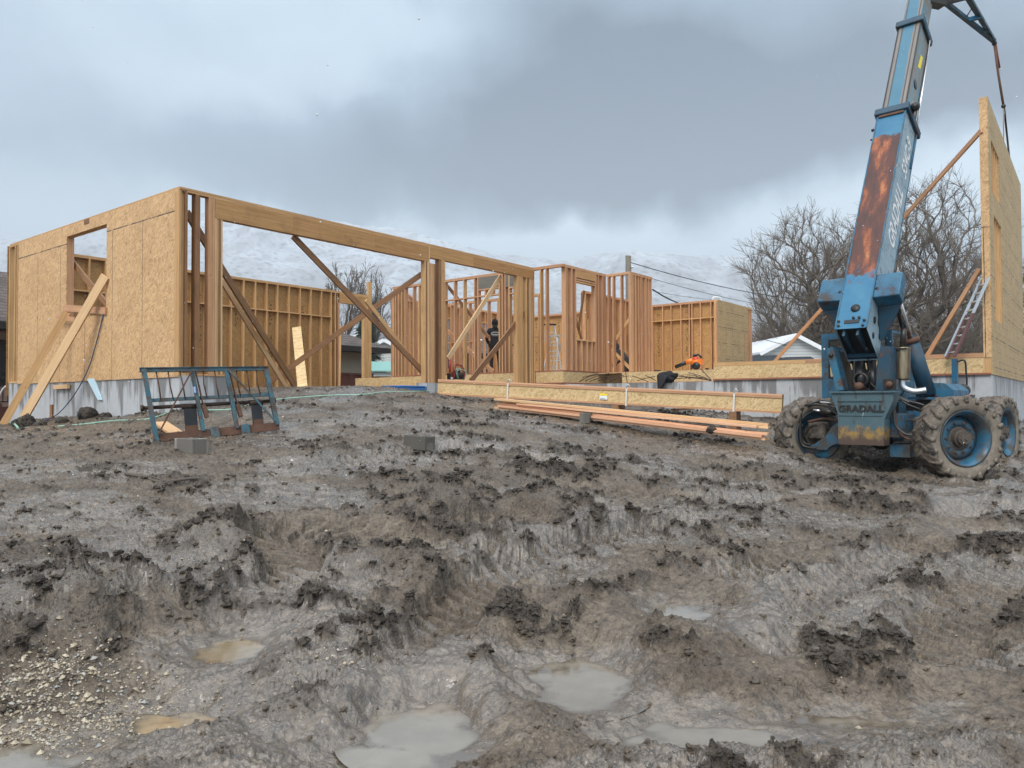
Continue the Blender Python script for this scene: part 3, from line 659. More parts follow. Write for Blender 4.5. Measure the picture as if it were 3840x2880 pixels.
    return h, np.clip(clod, 0, 1), wet, 1 - plot
def build_ground():
    fine = np.radians(np.linspace(-40, 40, 1250)); co = np.radians(np.linspace(42, 318, 90)); th = np.concatenate([fine, co]); nT = len(th)
    r = [.25, .7, 1.2, 1.7]
    while r[-1] < 34: r.append(r[-1] + max(.0075, r[-1] * .0031))
    while r[-1] < 5800: r.append(r[-1] * 1.06)
    r = np.array(r); T, Rr = np.meshgrid(th, r); X = Rr * np.sin(T); Y = Rr * np.cos(T)
    h, cl, wt, fr = terrain(X.ravel(), Y.ravel()); V = np.stack([X.ravel(), Y.ravel(), h], 1); nR = len(r)
    i = np.arange(nR - 1)[:, None] * nT; j = np.arange(nT)[None]; j2 = (j + 1) % nT
    F = np.stack([i + j, i + j2, i + nT + j2, i + nT + j], -1).reshape(-1, 4)
    V = np.vstack([V, [[0, 0, float(base_h(np.array([0.]), np.array([0.]))[0])]]]); ctr = len(V) - 1
    F2 = np.stack([np.full(nT, ctr), np.full(nT, ctr), (np.arange(nT) + 1) % nT, np.arange(nT)], 1)
    pad = lambda a: np.append(a, 0.)
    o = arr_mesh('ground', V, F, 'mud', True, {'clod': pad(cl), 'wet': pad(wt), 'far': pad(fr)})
    tag(o, 'churned wet brown mud of the building plot', None, None, 'structure')
build_ground() if not globals().get("NOG") else None
def zt(x, y): return float(terrain(np.array([float(x)]), np.array([float(y)]))[0][0])
for (mx, my, a, b, t, wz) in PL:
    wz = wz + .010; n, k_ = 60, 22; rr_ = np.linspace(.0, 1.5, k_)[1:]; aa_ = np.arange(n) * 2 * np.pi / n
    X = np.concatenate([[mx], (mx + a * rr_[:, None] * np.cos(aa_)[None]).ravel()]); Y = np.concatenate([[my], (my + b * rr_[:, None] * np.sin(aa_)[None]).ravel()]); Z = np.full(len(X), wz); dp = wz - terrain(X, Y)[0]
    F = [(0, 0, 1 + i, 1 + (i + 1) % n) for i in range(n)]
    mb = MB(); mb.v = [tuple(q) for q in np.stack([X, Y, Z], 1).tolist()]; mb.g = [(float(d_), 0, 0) for d_ in dp]; mb.f = [(0, 1 + i, 1 + (i + 1) % n) for i in range(n)] + [(1 + k2 * n + i, 1 + (k2 + 1) * n + i, 1 + (k2 + 1) * n + (i + 1) % n, 1 + k2 * n + (i + 1) % n) for k2 in range(k_ - 2) for i in range(n)]
    mb.m = [0] * len(mb.f); mb.sm = [True] * len(mb.f)
    tag(mb.build('puddle_water', 'water_tan' if t else 'water'), 'standing rain water in a hollow of the mud', None, None, 'structure')

# pebbles pressed in the mud
def pebbles():
    pts = []
    for px, py, sx, sy, n, sz in ((120, 2600, .34, .16, 2200, .012), (60, 2720, .30, .12, 1500, .012), (230, 2520, .12, .10, 330, .014), (330, 2160, .5, .25, 120, .012), (560, 2090, .4, .3, 50, .013), (1290, 2560, .14, .05, 60, .013), (700, 2100, 1.6, .8, 90, .012),
                                 (200, 1990, .8, .6, 60, .015), (1000, 2800, 1.2, .3, 80, .009), (2600, 2400, 1.6, .9, 160, .009), (1500, 2300, 2., 1.5, 100, .010)):
        g = G(px, py)
        for _ in range(n): pts.append((g.x + rng.normal() * sx, g.y + rng.normal() * sy, sz * .6 * rng.lognormal(0, .5)))
    P = np.array(pts); z, cl, wt, fr = terrain(P[:, 0], P[:, 1]); ico = np.array([(0, 0, 1), (.9, 0, .1), (.25, .85, .05), (-.75, .5, -.05), (-.7, -.55, .05), (.3, -.85, 0), (0, 0, -1)]); fc = [(0, i, i % 5 + 1) for i in range(1, 6)] + [(6, i % 5 + 1, i) for i in range(1, 6)]
    V = []; F = []; A = []
    for (x, y, s_), zz in zip(P, z):
        a = rng.random() * 6.28; c_, s2 = math.cos(a), math.sin(a); q = ico * [s_ * .85, s_ * .65, s_ * .55] * (1 + rng.normal(size=(7, 1)) * .12)
        q = np.stack([q[:, 0] * c_ - q[:, 1] * s2, q[:, 0] * s2 + q[:, 1] * c_, q[:, 2] + q[:, 0] * rng.normal() * .3], 1) + [x, y, zz + s_ * .05]
        o = len(V) * 7; V.append(q); F += [tuple(i + o for i in f) for f in fc]; A += [rng.random()] * 7
    tag(arr_mesh('gravel', np.vstack(V), F, 'pebble', False, {'pc': A}), 'pale yellowish pebbles scattered and pressed in the mud', None, None, 'stuff')
pebbles()

def loose_clods():
    n = 17000; r_ = np.exp(rng.uniform(math.log(2.1), math.log(17), n * 4)); a = rng.uniform(-.72, .72, n * 4); X = r_ * np.sin(a); Y = r_ * np.cos(a); z, cl, wt, fr = terrain(X, Y)
    pw = np.zeros(len(X))
    for mx, my, a_, b_, t, wz in PL: pw = np.maximum(pw, 1 - sst(.9, 1.3, np.hypot((X - mx) / a_, (Y - my) / b_)))
    keep = (rng.random(len(X)) < .05 + .9 * cl ** 1.5) & (pw < .2); idx = np.nonzero(keep)[0][:n]; X, Y, z, cl, r_ = X[idx], Y[idx], z[idx], cl[idx], r_[idx]
    bm = bmesh.new(); bmesh.ops.create_icosphere(bm, subdivisions=2, radius=1.); ic = np.array([v.co[:] for v in bm.verts]); fc = np.array([[v.index for v in f.verts] for f in bm.faces]); bm.free(); shapes = []
    for s_ in range(14): shapes.append(ic * (1 + .35 * fbm(ic[:, 0] * 1.3 + s_ * 7, ic[:, 1] * 1.3 + ic[:, 2] * 1.7, 3, 600 + s_) + .22 * rng.normal(size=len(ic)))[:, None] * [1.3, .95, .6])
    V = np.empty((len(X), len(ic), 3)); sz = np.minimum(.032, .0027 * r_ * rng.lognormal(0, .6, len(X))) * (.5 + .5 * cl)
    for i in range(len(X)):
        b = rng.random() * 6.28; c, s2 = math.cos(b), math.sin(b); q = shapes[i % 14] * sz[i]; t1 = rng.normal() * .4; q = np.stack([q[:, 0], q[:, 1] - q[:, 2] * t1, q[:, 2] + q[:, 1] * t1], 1)
        V[i, :, 0] = q[:, 0] * c - q[:, 1] * s2 + X[i]; V[i, :, 1] = q[:, 0] * s2 + q[:, 1] * c + Y[i]; V[i, :, 2] = q[:, 2] + z[i] + sz[i] * .05
    F = (fc[None] + (np.arange(len(X)) * len(ic))[:, None, None]).reshape(-1, 3)
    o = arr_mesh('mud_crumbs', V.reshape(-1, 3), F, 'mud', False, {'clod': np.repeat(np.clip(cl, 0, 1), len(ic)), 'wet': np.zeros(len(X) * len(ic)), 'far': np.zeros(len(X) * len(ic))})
    tag(o, 'loose crumbs and small clods of dark wet mud', None, None, 'stuff')
loose_clods()

# ------------------------------------------------------------------ mountains
def mountains():
    nx, ny = 520, 150; xs = np.linspace(-3600, 3600, nx); ys = np.linspace(1500, 4300, ny); X, Y = np.meshgrid(xs, ys)
    pxs = [-2000, -200, 500, 830, 1100, 1500, 1850, 2150, 2330, 2500, 2700, 2880, 3050, 3400, 3800, 5500]; pys = [1300, 960, 800, 790, 810, 850, 935, 975, 948, 944, 955, 970, 985, 1000, 1010, 1200]
    ang = X / Y * FP + PCX; top = (1503 - np.interp(ang, pxs, pys)) / FP
    rid = 3000 + 160 * fbm(X / 900, X / 700, 2, 5); hh = top * rid
    t = np.clip((Y - 1500) / (rid - 1500), 0, 1.6); prof = np.where(t < 1, t ** 1.15, 1 - (t - 1) * .6)
    n = fbm(X / 620, Y / 620, 6, 90, .52); rr = ridged(X / 480 + .2 * n, Y / 900, 4, 95)
    Z = hh * prof + (60 * n + 75 * rr * np.clip(t * 1.2, 0, 1)) * np.clip(t * 2.2, 0, 1) * np.where(t < 1, 1 - .75 * sst(.8, 1., t), .25) - 5
    V = np.stack([X.ravel(), Y.ravel(), Z.ravel()], 1); i = np.arange(ny - 1)[:, None] * nx; j = np.arange(nx - 1)[None]
    F = np.stack([i + j, i + j + 1, i + nx + j + 1, i + nx + j], -1).reshape(-1, 4)
    tag(arr_mesh('mountains', V, F, 'mountain', True), 'snow dusted mountain range fading into low cloud, partly by paled colour', None, None, 'structure')
mountains()
# ------------------------------------------------------------------ the house under construction
def wall_thing(name, label, u, v, z, cat='framed wall', group=None): return thing(name, label, cat, Hh(u, v, z), PHI, group)
ST = .038; SD = .14      # stud thickness and depth
def stud(mat, par, x, y, z0, z1, along='x', t=ST, d=SD, name='stud'):
    """stud whose first corner is x,y in its wall's frame; t along the wall, d across it"""
    m_ = MB()
    if along == 'x': m_.box(x, x + t, y, y + d, z0, z1)
    else: m_.box(x, x + d, y, y + t, z0, z1)
    return m_.build(name, mat, par)
def grid_panel(mb, along, a0, a1, z0, z1, d0, d1, holes, mi=0):
    """sheet with rectangular openings: along = axis it runs on, d0..d1 its thickness, holes = (a0,a1,z0,z1)"""
    xs = sorted({a0, a1, *[h[0] for h in holes], *[h[1] for h in holes]}); zs = sorted({z0, z1, *[h[2] for h in holes], *[h[3] for h in holes]})
    for i in range(len(xs) - 1):
        cx = (xs[i] + xs[i + 1]) / 2; run = None
        for j in range(len(zs) - 1):
            cz = (zs[j] + zs[j + 1]) / 2
            hole = any(h[0] < cx < h[1] and h[2] < cz < h[3] for h in holes)
            if not hole: run = (run[0] if run else zs[j], zs[j + 1])
            if run and (hole or j == len(zs) - 2):
                if along == 'x': mb.box(xs[i], xs[i + 1], d0, d1, run[0], run[1], 'wall', mi)
                else: mb.box(d0, d1, xs[i], xs[i + 1], run[0], run[1], 'wall', mi)
                run = None
    return mb
H0 = WT - .076   # underside of the double top plate

# concrete
def foundation(name, label, u0, u1, v0, v1, z0, z1=CT):
    t = thing(name, label, 'foundation', Hh(u0, v0, 0), PHI)
    m_ = MB(); m_.box(0, u1 - u0, 0, v1 - v0, z0, z1, 'wall'); m_.build('stem_wall', 'concrete', t); return t
f1 = foundation('foundation_wall', 'wet streaked grey concrete wall under the sheathed wall with the window', 0.012, .21, 0, 7.95, -1.2)
for q, w in ((.9, .02), (2.35, .02)): pass
foundation('foundation_wall', 'short grey concrete return wall behind the steel carriage, below the first garage posts', .212, .98, .012, .21, -1.2)
foundation('foundation_wall', 'small concrete pier under the middle garage post bundle, beside the long joists', 6.15, 7.35, -.10, .25, -.6, .455)
foundation('foundation_wall', 'low dark concrete wall behind the joist bundle carrying the right garage posts and the rebar', 10.75, 10.95, -5.4, -.9, -1.2, .47)
foundation('foundation_wall', 'concrete strip below the right end posts of the long header', 9.6, 10.95, -.10, .25, -.6, .455)
foundation('foundation_wall', 'pale grey concrete wall behind the lift machine, below the strand board rim', 10.762, 10.97, -11.2, -5.405, -1.6)
foundation('foundation_wall', 'pale grey concrete wall below the tall tilted wall panel', 10.975, 18.7, -11.19, -10.98, -1.6)

# left wall: strand board with a window
t = wall_thing('framed_wall', 'garage end wall covered with strand board, with one square window opening', 0, 0, CT)
WY0, WY1, WZ0, WZ1 = 2.80, 4.68, 1.80 - CT, 3.60 - CT
grid_panel(MB(), 'y', 0, 7.36, -.03, WT - CT - .038, -.012, 0, [(WY0, WY1, WZ0, WZ1)]).build('sheathing', 'osb_wall', t)
m_ = MB(); m_.box(0, SD, 0, 7.95, H0 - CT, H0 - CT + .037); m_.box(-.004, SD, 0, 7.95, H0 - CT + .039, WT - CT); m_.build('top_plate', 'tan', t)
m_ = MB(); m_.box(0, SD, 0, 7.95, 0, .038); m_.build('bottom_plate', 'tan', t)
m_ = MB(); m_.box(.002, SD, WY0 - .04, WY1 + .04, WZ1, H0 - CT); m_.build('header', 'tan', t)
m_ = MB(); m_.box(.002, SD, WY0, WY1, WZ0 - .038, WZ0); m_.build('window_sill', 'tan', t)
for y in (7.41, 7.56, 7.91): stud('tan', t, -.01 if y > 7.4 else 0, y, .038, H0 - CT, 'y')
for y in (WY0 - .04, WY1, WY1 + .04): stud('red', t, .001, y, .038, H0 - CT, 'y')
for y in (.04, .6, 1.2, 1.8, 2.3): stud('tan', t, .001, y, .038, H0 - CT, 'y')
for y in (3.2, 3.7, 4.2): stud('tan', t, .001, y, .038, WZ0 - .04, 'y')
for y in (5.3, 5.9, 6.5, 7.0): stud('tan', t, .001, y, .038, H0 - CT, 'y')
m_ = MB(); v_, z_ = onu(320, 825, 0); m_.box(-.020, -.013, v_ - .22, v_ + .02, z_ - CT - .10, z_ - CT); m_.build('nailing_block', 'brown', t)

# garage front: posts and long headers
t = wall_thing('framed_wall', 'garage front frame with two long plywood headers on post bundles', 0, 0, CT)
m_ = MB(); m_.box(0, 10.69, 0, SD, H0 - CT, H0 - CT + .037); m_.box(SD + .002, 10.69, -.003, SD, H0 - CT + .039, WT - CT); m_.build('top_plate', 'tan', t)
m_ = MB(); m_.box(.15, .95, 0, SD, 0, .036); m_.build('bottom_plate', 'tan', t)
stud('tan', t, -.013, -.012, 0, H0 - CT, 'x', .012, .16, 'sheathing_edge')
for x, w in ((0.0, .03), (.10, .05), (.30, .09)): stud('brown' if x else 'tan', t, x, 0, .038, H0 - CT, 'x', w)
for i, x in enumerate((.56, .60, .64)): stud(('red', 'tan', 'red')[i], t, x, (0, .006, .001)[i], .038, H0 - CT, 'x', .037)
for i, x in enumerate((.683, .723, .763, .803)): stud(('fresh', 'tan', 'brown', 'fresh')[i], t, x, (0, .008, -.004, .004)[i], .038, 2.93, 'x', .037)
def header(x0, x1, z0, z1, name='header'):
    m_ = MB(); m_.box(x0, x1, -.004, SD - .01, z0, z1); return m_.build(name, 'header', t)
header(.683, 2.4, 2.93, H0 - CT - .002); header(2.402, 4.6, 2.932, H0 - CT - .002); header(4.602, 6.33, 2.93, H0 - CT - .002)
stud('fresh', t, 6.333, -.006, 2.90, H0 - CT, 'x', .03, name='post')
header(6.366, 8.0, 3.04, H0 - CT - .002); header(8.002, 10.1, 3.042, H0 - CT - .002); header(10.102, 10.69, 3.04, H0 - CT - .002)
for i in range(8): stud(('tan', 'brown', 'fresh', 'tan', 'red', 'fresh', 'tan', 'brown')[i], t, 6.19 + i * .048, (-.006, .006, -.010, .002, -.004, .008, -.009, .0)[i], -.03, 2.93 if i < 3 else 2.90, 'x', .044 if i % 2 else .038, name='post')
for i in range(3): stud(('brown', 'tan', 'tan')[i], t, 6.70 + i * .075, -.003 * (i % 2), -.03, 3.04, 'x', .068, name='post')
for x, w in ((9.88, .13), (10.015, .13)): stud('tan', t, x, 0, -.03, 3.04, 'x', w, name='post')
for x in (10.30, 10.36, 10.47, 10.52, 10.57, 10.62, 10.66): stud({10.30: 'tan', 10.36: 'brown', 10.47: 'fresh', 10.52: 'red', 10.57: 'tan', 10.62: 'brown', 10.66: 'fresh'}[x], t, x, {10.52: .010, 10.62: .008, 10.57: -.003}.get(x, 0), -.03, 3.04, 'x', .04, name='post')
m_ = MB(); m_.box(9.6, 10.95, -.09, .24, -.034, -.031); m_.box(6.15, 7.33, -.09, .24, -.034, -.031); m_.build('sill_plate', 'brown', t)

# garage back wall
t = wall_thing('framed_wall', 'garage back wall seen from inside, studs and a blocking row on ink stamped strand board', 0, 7.95, CT)
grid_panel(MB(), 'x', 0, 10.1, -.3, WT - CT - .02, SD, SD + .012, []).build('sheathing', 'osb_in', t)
m_ = MB(); m_.box(.15, 11.55, 0, SD, H0 - CT, H0 - CT + .037); m_.box(.15, 11.55, 0, SD, H0 - CT + .039, WT - CT); m_.build('top_plate', 'tan', t)
m_ = MB(); m_.box(10.1, 11.38, 0, SD - .02, WT - CT - .40, H0 - CT); m_.build('header', 'header', t)
xs = [.2 + .4065 * i for i in range(11)] + [4.68, 5.09, 5.5, 5.93, 6.35, 6.76, 7.17, 7.57, 8.01, 8.44, 8.87, 9.31, 9.72, 9.90]
for x in xs: stud('tan', t, x, 0, -.3, H0 - CT, 'x')
for x in (10.02, 10.06, 11.20): stud('red' if x < 11 else 'tan', t, x, 0, -.3, WT - CT - .40, 'x')
m_ = MB()
for a, b in zip(xs[:-1], xs[1:]):
    if b - a > .25: m_.box(a + ST, b, 0, SD, 2.42, 2.458)
m_.build('blocking', 'tan', t)
stud('tan', t, 11.39, -.02, -.3, 3.86, 'x', .14, .10, 'post'); stud('tan', t, 11.22, .002, -.3, H0 - CT - .002, 'x', .16, name='post')

# house front: the tall frame right of the garage
t = wall_thing('framed_wall', 'open stud wall with two window openings behind the middle garage posts', 10.75, -.95, FL)
HT = WT + .03 - FL; Hu = HT - .076
def plates(t_, along, L, mat='red', top=HT, s0=0):
    m_ = MB(); a = ((s0, L, 0, SD) if along == 'x' else (0, SD, s0, L)); m_.box(*a, top - .076, top - .039); m_.box(*a, top - .037, top); m_.build('top_plate', mat, t_)
    m_ = MB(); m_.box(*a, 0, .038); m_.build('bottom_plate', 'sill', t_)
plates(t, 'y', 6.95)
V0 = .95
sv = [5.96, 5.88, 5.74, 5.58, 5.42, 5.03, 4.77, 4.62, 4.2, 3.9, 3.62, 3.20, 2.80, 2.36, 2.22, 1.38, 1.26, 1.15, 1.0, .67, .25, -.15, -.35]
for i, v in enumerate(sv): stud('red' if i % 3 else 'tan', t, .0015 * (i % 2), v + V0 - ST, .038, Hu, 'y')
m_ = MB(); m_.box(.02, SD - .02, 2.05 + V0, 1.42 + V0, 0, 0) if 0 else None
def hbar(t_, along, a0, a1, z0, z1, mat, name, d=(0.003, SD - .003)):
    m_ = MB(); m_.box(*((a0, a1, d[0], d[1]) if along == 'x' else (d[0], d[1], a0, a1)), z0, z1); return m_.build(name, mat, t_)
hbar(t, 'y', 1.39 + V0, 2.18 + V0, Hu - .36, Hu - .002, 'greyply', 'header'); hbar(t, 'y', .68 + V0, 1.11 + V0, Hu - .40, Hu - .002, 'greyply', 'header')
for a, b, z in ((1.39, 2.18, Hu - .40), (1.39, 2.18, Hu - .60), (2.23, 3.16, 2.37), (3.21, 3.58, 2.37), (.68, 1.0, Hu - .44), (.68, 1.0, Hu - .62)): hbar(t, 'y', a + V0, b + V0, z, z + .038, 'red', 'blocking')
for v in (1.62, 1.9): stud('red', t, .002, v + V0, Hu - .56, Hu - .40, 'y')

t = wall_thing('framed_wall', 'narrow open stud wall turning the corner right of the header end', 10.75, -.95, FL)
t.location = Hh(10.895, -.95, FL); plates(t, 'x', 2.245, s0=.002)
for i, x in enumerate((.0, .06, .30, .34, .52, 1.60, 1.64, 1.78, 2.02, 2.10, 2.19)): stud('tan' if x == .06 else 'red', t, x + .002, .001 * (i % 2), .038, Hu, 'x')
hbar(t, 'x', .56, 1.60, Hu - .22, Hu - .002, 'tan', 'header'); hbar(t, 'x', .56, 1.60, Hu - .30, Hu - .262, 'red', 'blocking'); hbar(t, 'x', .56, 1.60, Hu - .36, Hu - .322, 'tan', 'blocking')
hbar(t, 'x', .56, 1.60, .92, .958, 'fresh', 'window_sill')
for x in (.80, 1.10, 1.40): stud('red', t, x, .002, .038, .918, 'x')
m_ = MB(); m_.beam((.60, .19, 1.95), (1.12, .19, 1.0), .03, .09, (0, 0, 1)); m_.beam((1.28, .19, 2.45), (.95, .19, 1.25), .03, .09, (0, 0, 1)); m_.build('let_in_brace', 'brown', t)

t = wall_thing('framed_wall', 'short open stud wall stepping forward below the utility pole', 13.14, -1.8, FL)
plates(t, 'y', .845)
for v in (.0, .04, .32, .60, .77): stud('red', t, 0, v, .038, Hu, 'y')
m_ = MB(); m_.beam((.16, .75, .9), (.16, .05, 1.75), .03, .09); m_.beam((.17, .78, .75), (.17, .10, .1), .03, .09); m_.build('let_in_brace', 'tan', t)

t = wall_thing('framed_wall', 'short stud wall with closely spaced studs at the right front corner of the frame', 13.285, -1.8, FL)
plates(t, 'x', 1.26, s0=.002)
for i, x in enumerate((.0, .12, .165, .34, .48, .56, .78, .84, 1.0, 1.18)): stud('tan' if x == .12 else 'red', t, x + .004, .002 * (i % 2), .038, Hu, 'x', ST if x != .12 else .09)

# inner and rear walls of the house
t = wall_thing('framed_wall', 'rear wall of the house frame, strand board and studs seen through the open front wall', 12.5, 7.8, FL)
plates(t, 'x', 8.1)
for i in range(20): stud('red', t, .02 + .4065 * i, 0, .038, Hu, 'x')
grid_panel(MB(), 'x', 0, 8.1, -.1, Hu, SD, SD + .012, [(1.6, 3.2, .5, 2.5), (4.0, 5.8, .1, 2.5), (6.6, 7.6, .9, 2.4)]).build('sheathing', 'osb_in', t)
for a, b in ((1.6, 3.2), (4.0, 5.8)): hbar(t, 'x', a, b, 2.5, 2.54, 'tan', 'header', (-.004, .10))
t = wall_thing('framed_wall', 'inner stud partition behind the window openings of the frame', 12.6, 1.2, FL)
plates(t, 'y', 4.6, top=HT - .45)
for i in range(11): stud('red', t, 0, .02 + .42 * i, .038, Hu - .45, 'y')
hbar(t, 'y', .0, 4.6, 1.2, 1.238, 'red', 'blocking')
t = wall_thing('framed_wall', 'partly sheathed inner wall behind the right corner of the frame', 15.6, 1.4, FL)
plates(t, 'x', 4.9)
for i in range(12): stud('red', t, .05 + .41 * i, 0, .038, Hu, 'x')
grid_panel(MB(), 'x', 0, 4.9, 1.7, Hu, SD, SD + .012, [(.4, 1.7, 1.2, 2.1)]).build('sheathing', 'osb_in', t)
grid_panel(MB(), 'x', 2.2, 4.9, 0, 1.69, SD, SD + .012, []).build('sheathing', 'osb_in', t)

# far right room
t = wall_thing('framed_wall', 'far right wall seen from inside, studs on stamped strand board behind the leaf blower', 20.6, -1.4, FL)
plates(t, 'y', 9.2, top=WT - FL)
for v in (-1.38, -1.34, -1.16, -.73, -.38, -.27, .09, .51, .88, 1.32, 1.75, 2.2, 2.6, 3.0, 3.45): stud('red', t, 0, v + 1.4, .038, WT - FL - .076, 'y', d=.14)
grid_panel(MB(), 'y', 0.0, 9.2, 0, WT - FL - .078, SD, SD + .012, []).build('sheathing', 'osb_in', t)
hbar(t, 'y', .05, 2.9, 2.33, 2.368, 'tan', 'blocking', (-.002, .13))
t = wall_thing('framed_wall', 'far right end wall clad with nailed strand board, seen from outside', 20.6, -1.41, FL)
m_ = MB(); m_.box(.0, 3.12, -.012, -.001, -.3, WT - FL - .01, 'wall'); m_.build('sheathing', 'osb_grid', t)
stud('tan', t, -.012, -.013, -.3, WT - FL - .01, 'x', .011, .15, 'corner_board'); stud('red', t, -.16, -.02, 0, WT - FL - .08, 'x', .145, .03, 'corner_board')
for x in (3.14, 3.36, 3.55): stud('red', t, x, 0, -.2, WT - FL - .08, 'x', .05)
m_ = MB(); m_.box(3.125, 3.62, -.01, .14, WT - FL - .076, WT - FL); m_.build('top_plate', 'tan', t)
stud('red', t, 2.75, -.05, -.2, 1.9, 'x', .05, .03, 'cleat')

# rim boards and the deck
def rim(label, pts, z0=CT + .04, z1=FL - .002, plate=None):
    t_ = thing('rim_board', label, 'rim board', Hh(pts[0][0], pts[0][1], 0), PHI); m_ = MB(); m2 = MB()
    for (a, b), (c, d) in zip(pts[:-1], pts[1:]):
        p0, p1 = Vector((a - pts[0][0], b - pts[0][1], (z0 + z1) / 2)), Vector((c - pts[0][0], d - pts[0][1], (z0 + z1) / 2))
        m_.beam(p0, p1, .032, z1 - z0, mode=1); q0 = p0.copy(); q1 = p1.copy(); q0.z = q1.z = CT + .019; m2.beam(q0, q1, .12, .036)
    m_.build('board', 'osb_rim', t_); m2.build('mud_sill', 'sill', t_); return t_
rim('strand board rim under the open stud wall, reaching from the middle posts to the bay', [(10.77, 7.9), (10.77, -.93), (13.11, -.93), (13.11, -1.78), (12.6, -1.80), (12.6, -5.42), (10.80, -5.42)])
t = rim('bright strand board rim behind the lift machine, topped with reddish boards', [(10.77, -5.40), (10.77, -11.18)])
m_ = MB(); m_.box(-.02, .12, -2.2, 0, FL, FL + .085); m_.build('plate_board', 'tan', t); m_ = MB(); m_.box(-.025, .12, -5.78, -2.21, FL, FL + .088); m_.build('plate_board', 'red', t)
t = thing('floor_deck', 'pale strand board floor deck carrying the frame walls', 'floor', Hh(10.8, -5.4, FL), PHI)
m_ = MB(); m_.box(1.82, 9.8, 0, 13.2, -.022, -.001, 'wall'); m_.box(0, 7.3, -5.6, -.002, -.024, -.003, 'wall'); m_.build('deck_sheet', 'osb_rim', t)

# the tall wall panel on the right
t = wall_thing('framed_wall', 'tall strand board wall panel being tilted up at the right edge, with two narrow window slots', 10.75, -11.2, CT)
a0, a1 = onv(3713, 500, -11.2)[0] - 10.75, onv(3741, 500, -11.2)[0] - 10.75
hz = [onv(3727, y, -11.2)[1] - CT for y in (556, 735, 812, 1195)]
holes = [(a0, a1, hz[1], hz[0]), (a0 + .25, a1 + .20, hz[3], hz[2])]; TT = 6.06 - CT
grid_panel(MB(), 'x', -.012, 7.95, .0, TT, -.012, 0, holes).build('sheathing', 'osb_grid', t)
m_ = MB(); m_.box(-.012, -.001, .001, SD, .34, TT, 'wall'); m_.build('end_board', 'osb_wall', t)
m_ = MB(); m_.box(0, 7.95, 0.001, SD, TT - .04, TT); m_.build('top_plate', 'tan', t)
for i in range(20): stud('tan', t, min(.41 * i, 7.9), .001, 0, TT - .04, 'x')
m_ = MB()
for h in holes:
    m_.box(h[0] - .02, h[0] - .001, 0, SD + .02, h[2], h[3]); m_.box(h[1] + .001, h[1] + .02, 0, SD + .02, h[2], h[3]); m_.box(h[0], h[1], 0, SD + .02, h[3] + .001, h[3] + .02); m_.box(h[0], h[1], 0, SD + .02, h[2] - .02, h[2] - .001)
m_.build('window_jamb', 'osb_wall', t)

# ------------------------------------------------------------------ braces (boards leaning or nailed across)
def brace(label, p0, p1, w=.04, h=.14, mat='tan', up=(0, 0, 1), name='brace_board', group=None, cat='brace'):
    p0, p1 = Vector(p0), Vector(p1); t_ = MB(); t_.beam(p0 - p0, p1 - p0, w, h, up); o = t_.build(name, mat); o.location = p0
    return tag(o, label, cat, group)
def PV(px, py, v, dz=0): u, z = onv(px, py, v); return Hh(u, v, z)
def PU(px, py, u): v, z = onu(px, py, u); return Hh(u, v, z)
def GP(px, py, dz=0.): g = G(px, py); g.z += dz; return g
g0 = GP(20, 1590); g1 = GP(75, 1592)
brace('long pale plank leaning from the mud up into the window opening', g1, PU(395, 1035, -.06), .04, .19, 'fresh', (0, 0, 1))
brace('second leaning plank left of and behind the pale plank at the sheathed wall', at(12, 1592, 15.4), PU(250, 1170, -.16), .04, .14, 'tan')
brace('reddish board nailed across the lower part of the window opening', PU(242, 1155, -.035), PU(398, 1166, -.035), .04, .14, 'red')
brace('short reddish block nailed below the window across the leaning plank', PU(213, 1188, -.15), PU(283, 1198, -.15), .04, .09, 'red')
brace('diagonal board seen through the window opening', PU(258, 965, .2), PU(415, 1160, .2), .04, .13, 'brown')
brace('wide dark diagonal board inside the left garage bay', PV(702, 800, .3), PV(1105, 1445, 2.6), .04, .175, 'brown')
brace('bright fresh board leaning inside the left garage bay, lower than the dark one', PV(830, 1050, 1.5), PV(1075, 1455, 2.2), .04, .12, 'fresh')
brace('weathered diagonal brace from the long header down to the middle post bundle', PV(1098, 885, .16), PV(1592, 1400, .16), .04, .13, 'brown')
brace('fresh board lapped below the weathered brace beside the tall loose post', PV(1372, 1125, .22), PV(1590, 1408, .22), .04, .10, 'tan')
brace('long dark brace rising from the garage mud to the middle post bundle', PV(985, 1450, 3.2), PV(1590, 1022, .18), .04, .13, 'brown')
brace('pale diagonal brace leaning from the right of the middle posts up to the header', PV(1680, 1345, .2), PV(1878, 1035, .2), .04, .12, 'fresh')
brace('dark weathered brace crossing in front of the person', PV(1765, 1428, -.06), PV(2000, 1130, .16), .04, .15, 'brown')
brace('steep reddish brace behind the middle posts in the open stud wall', PU(1520, 1100, 11.2), PU(1850, 1395, 11.2), .04, .13, 'red')
brace('second steep brace behind the stud wall, rising to its top plate', PU(1675, 1068, 11.1), PU(1832, 1265, 11.1), .04, .10, 'brown')
brace('very long brace board from the ground up to the top of the tall panel', GP(2778, 1525, .05) + Vector((0, .3, .1)), Hh(10.72, -11.10, onv(3690, 455, -11.2)[1]), .04, .095, 'red')
brace('reddish brace board from the rim up to the tall wall panel, left of the ladder', Hh(11.4, -9.9, FL + .08) + Vector((.05, 0, 0)), Hh(10.9, -11.0, onv(3697, 1010, -11.1)[1]), .04, .085, 'red')
u, z = onv(3467, 1318, -9.6)
p = brace('narrow strand board strip leaning on the studs inside the garage', PV(1135, 1452, 5.2), PV(1112, 1228, 7.6), .04, .28, 'osb_rim', (1, 0, 0), 'leaning_strip', cat='board')
brace('thin pale stick standing beside the opening in the back garage wall', PV(1273, 1455, 7.4), PV(1278, 1222, 7.5), .05, .05, 'tan')
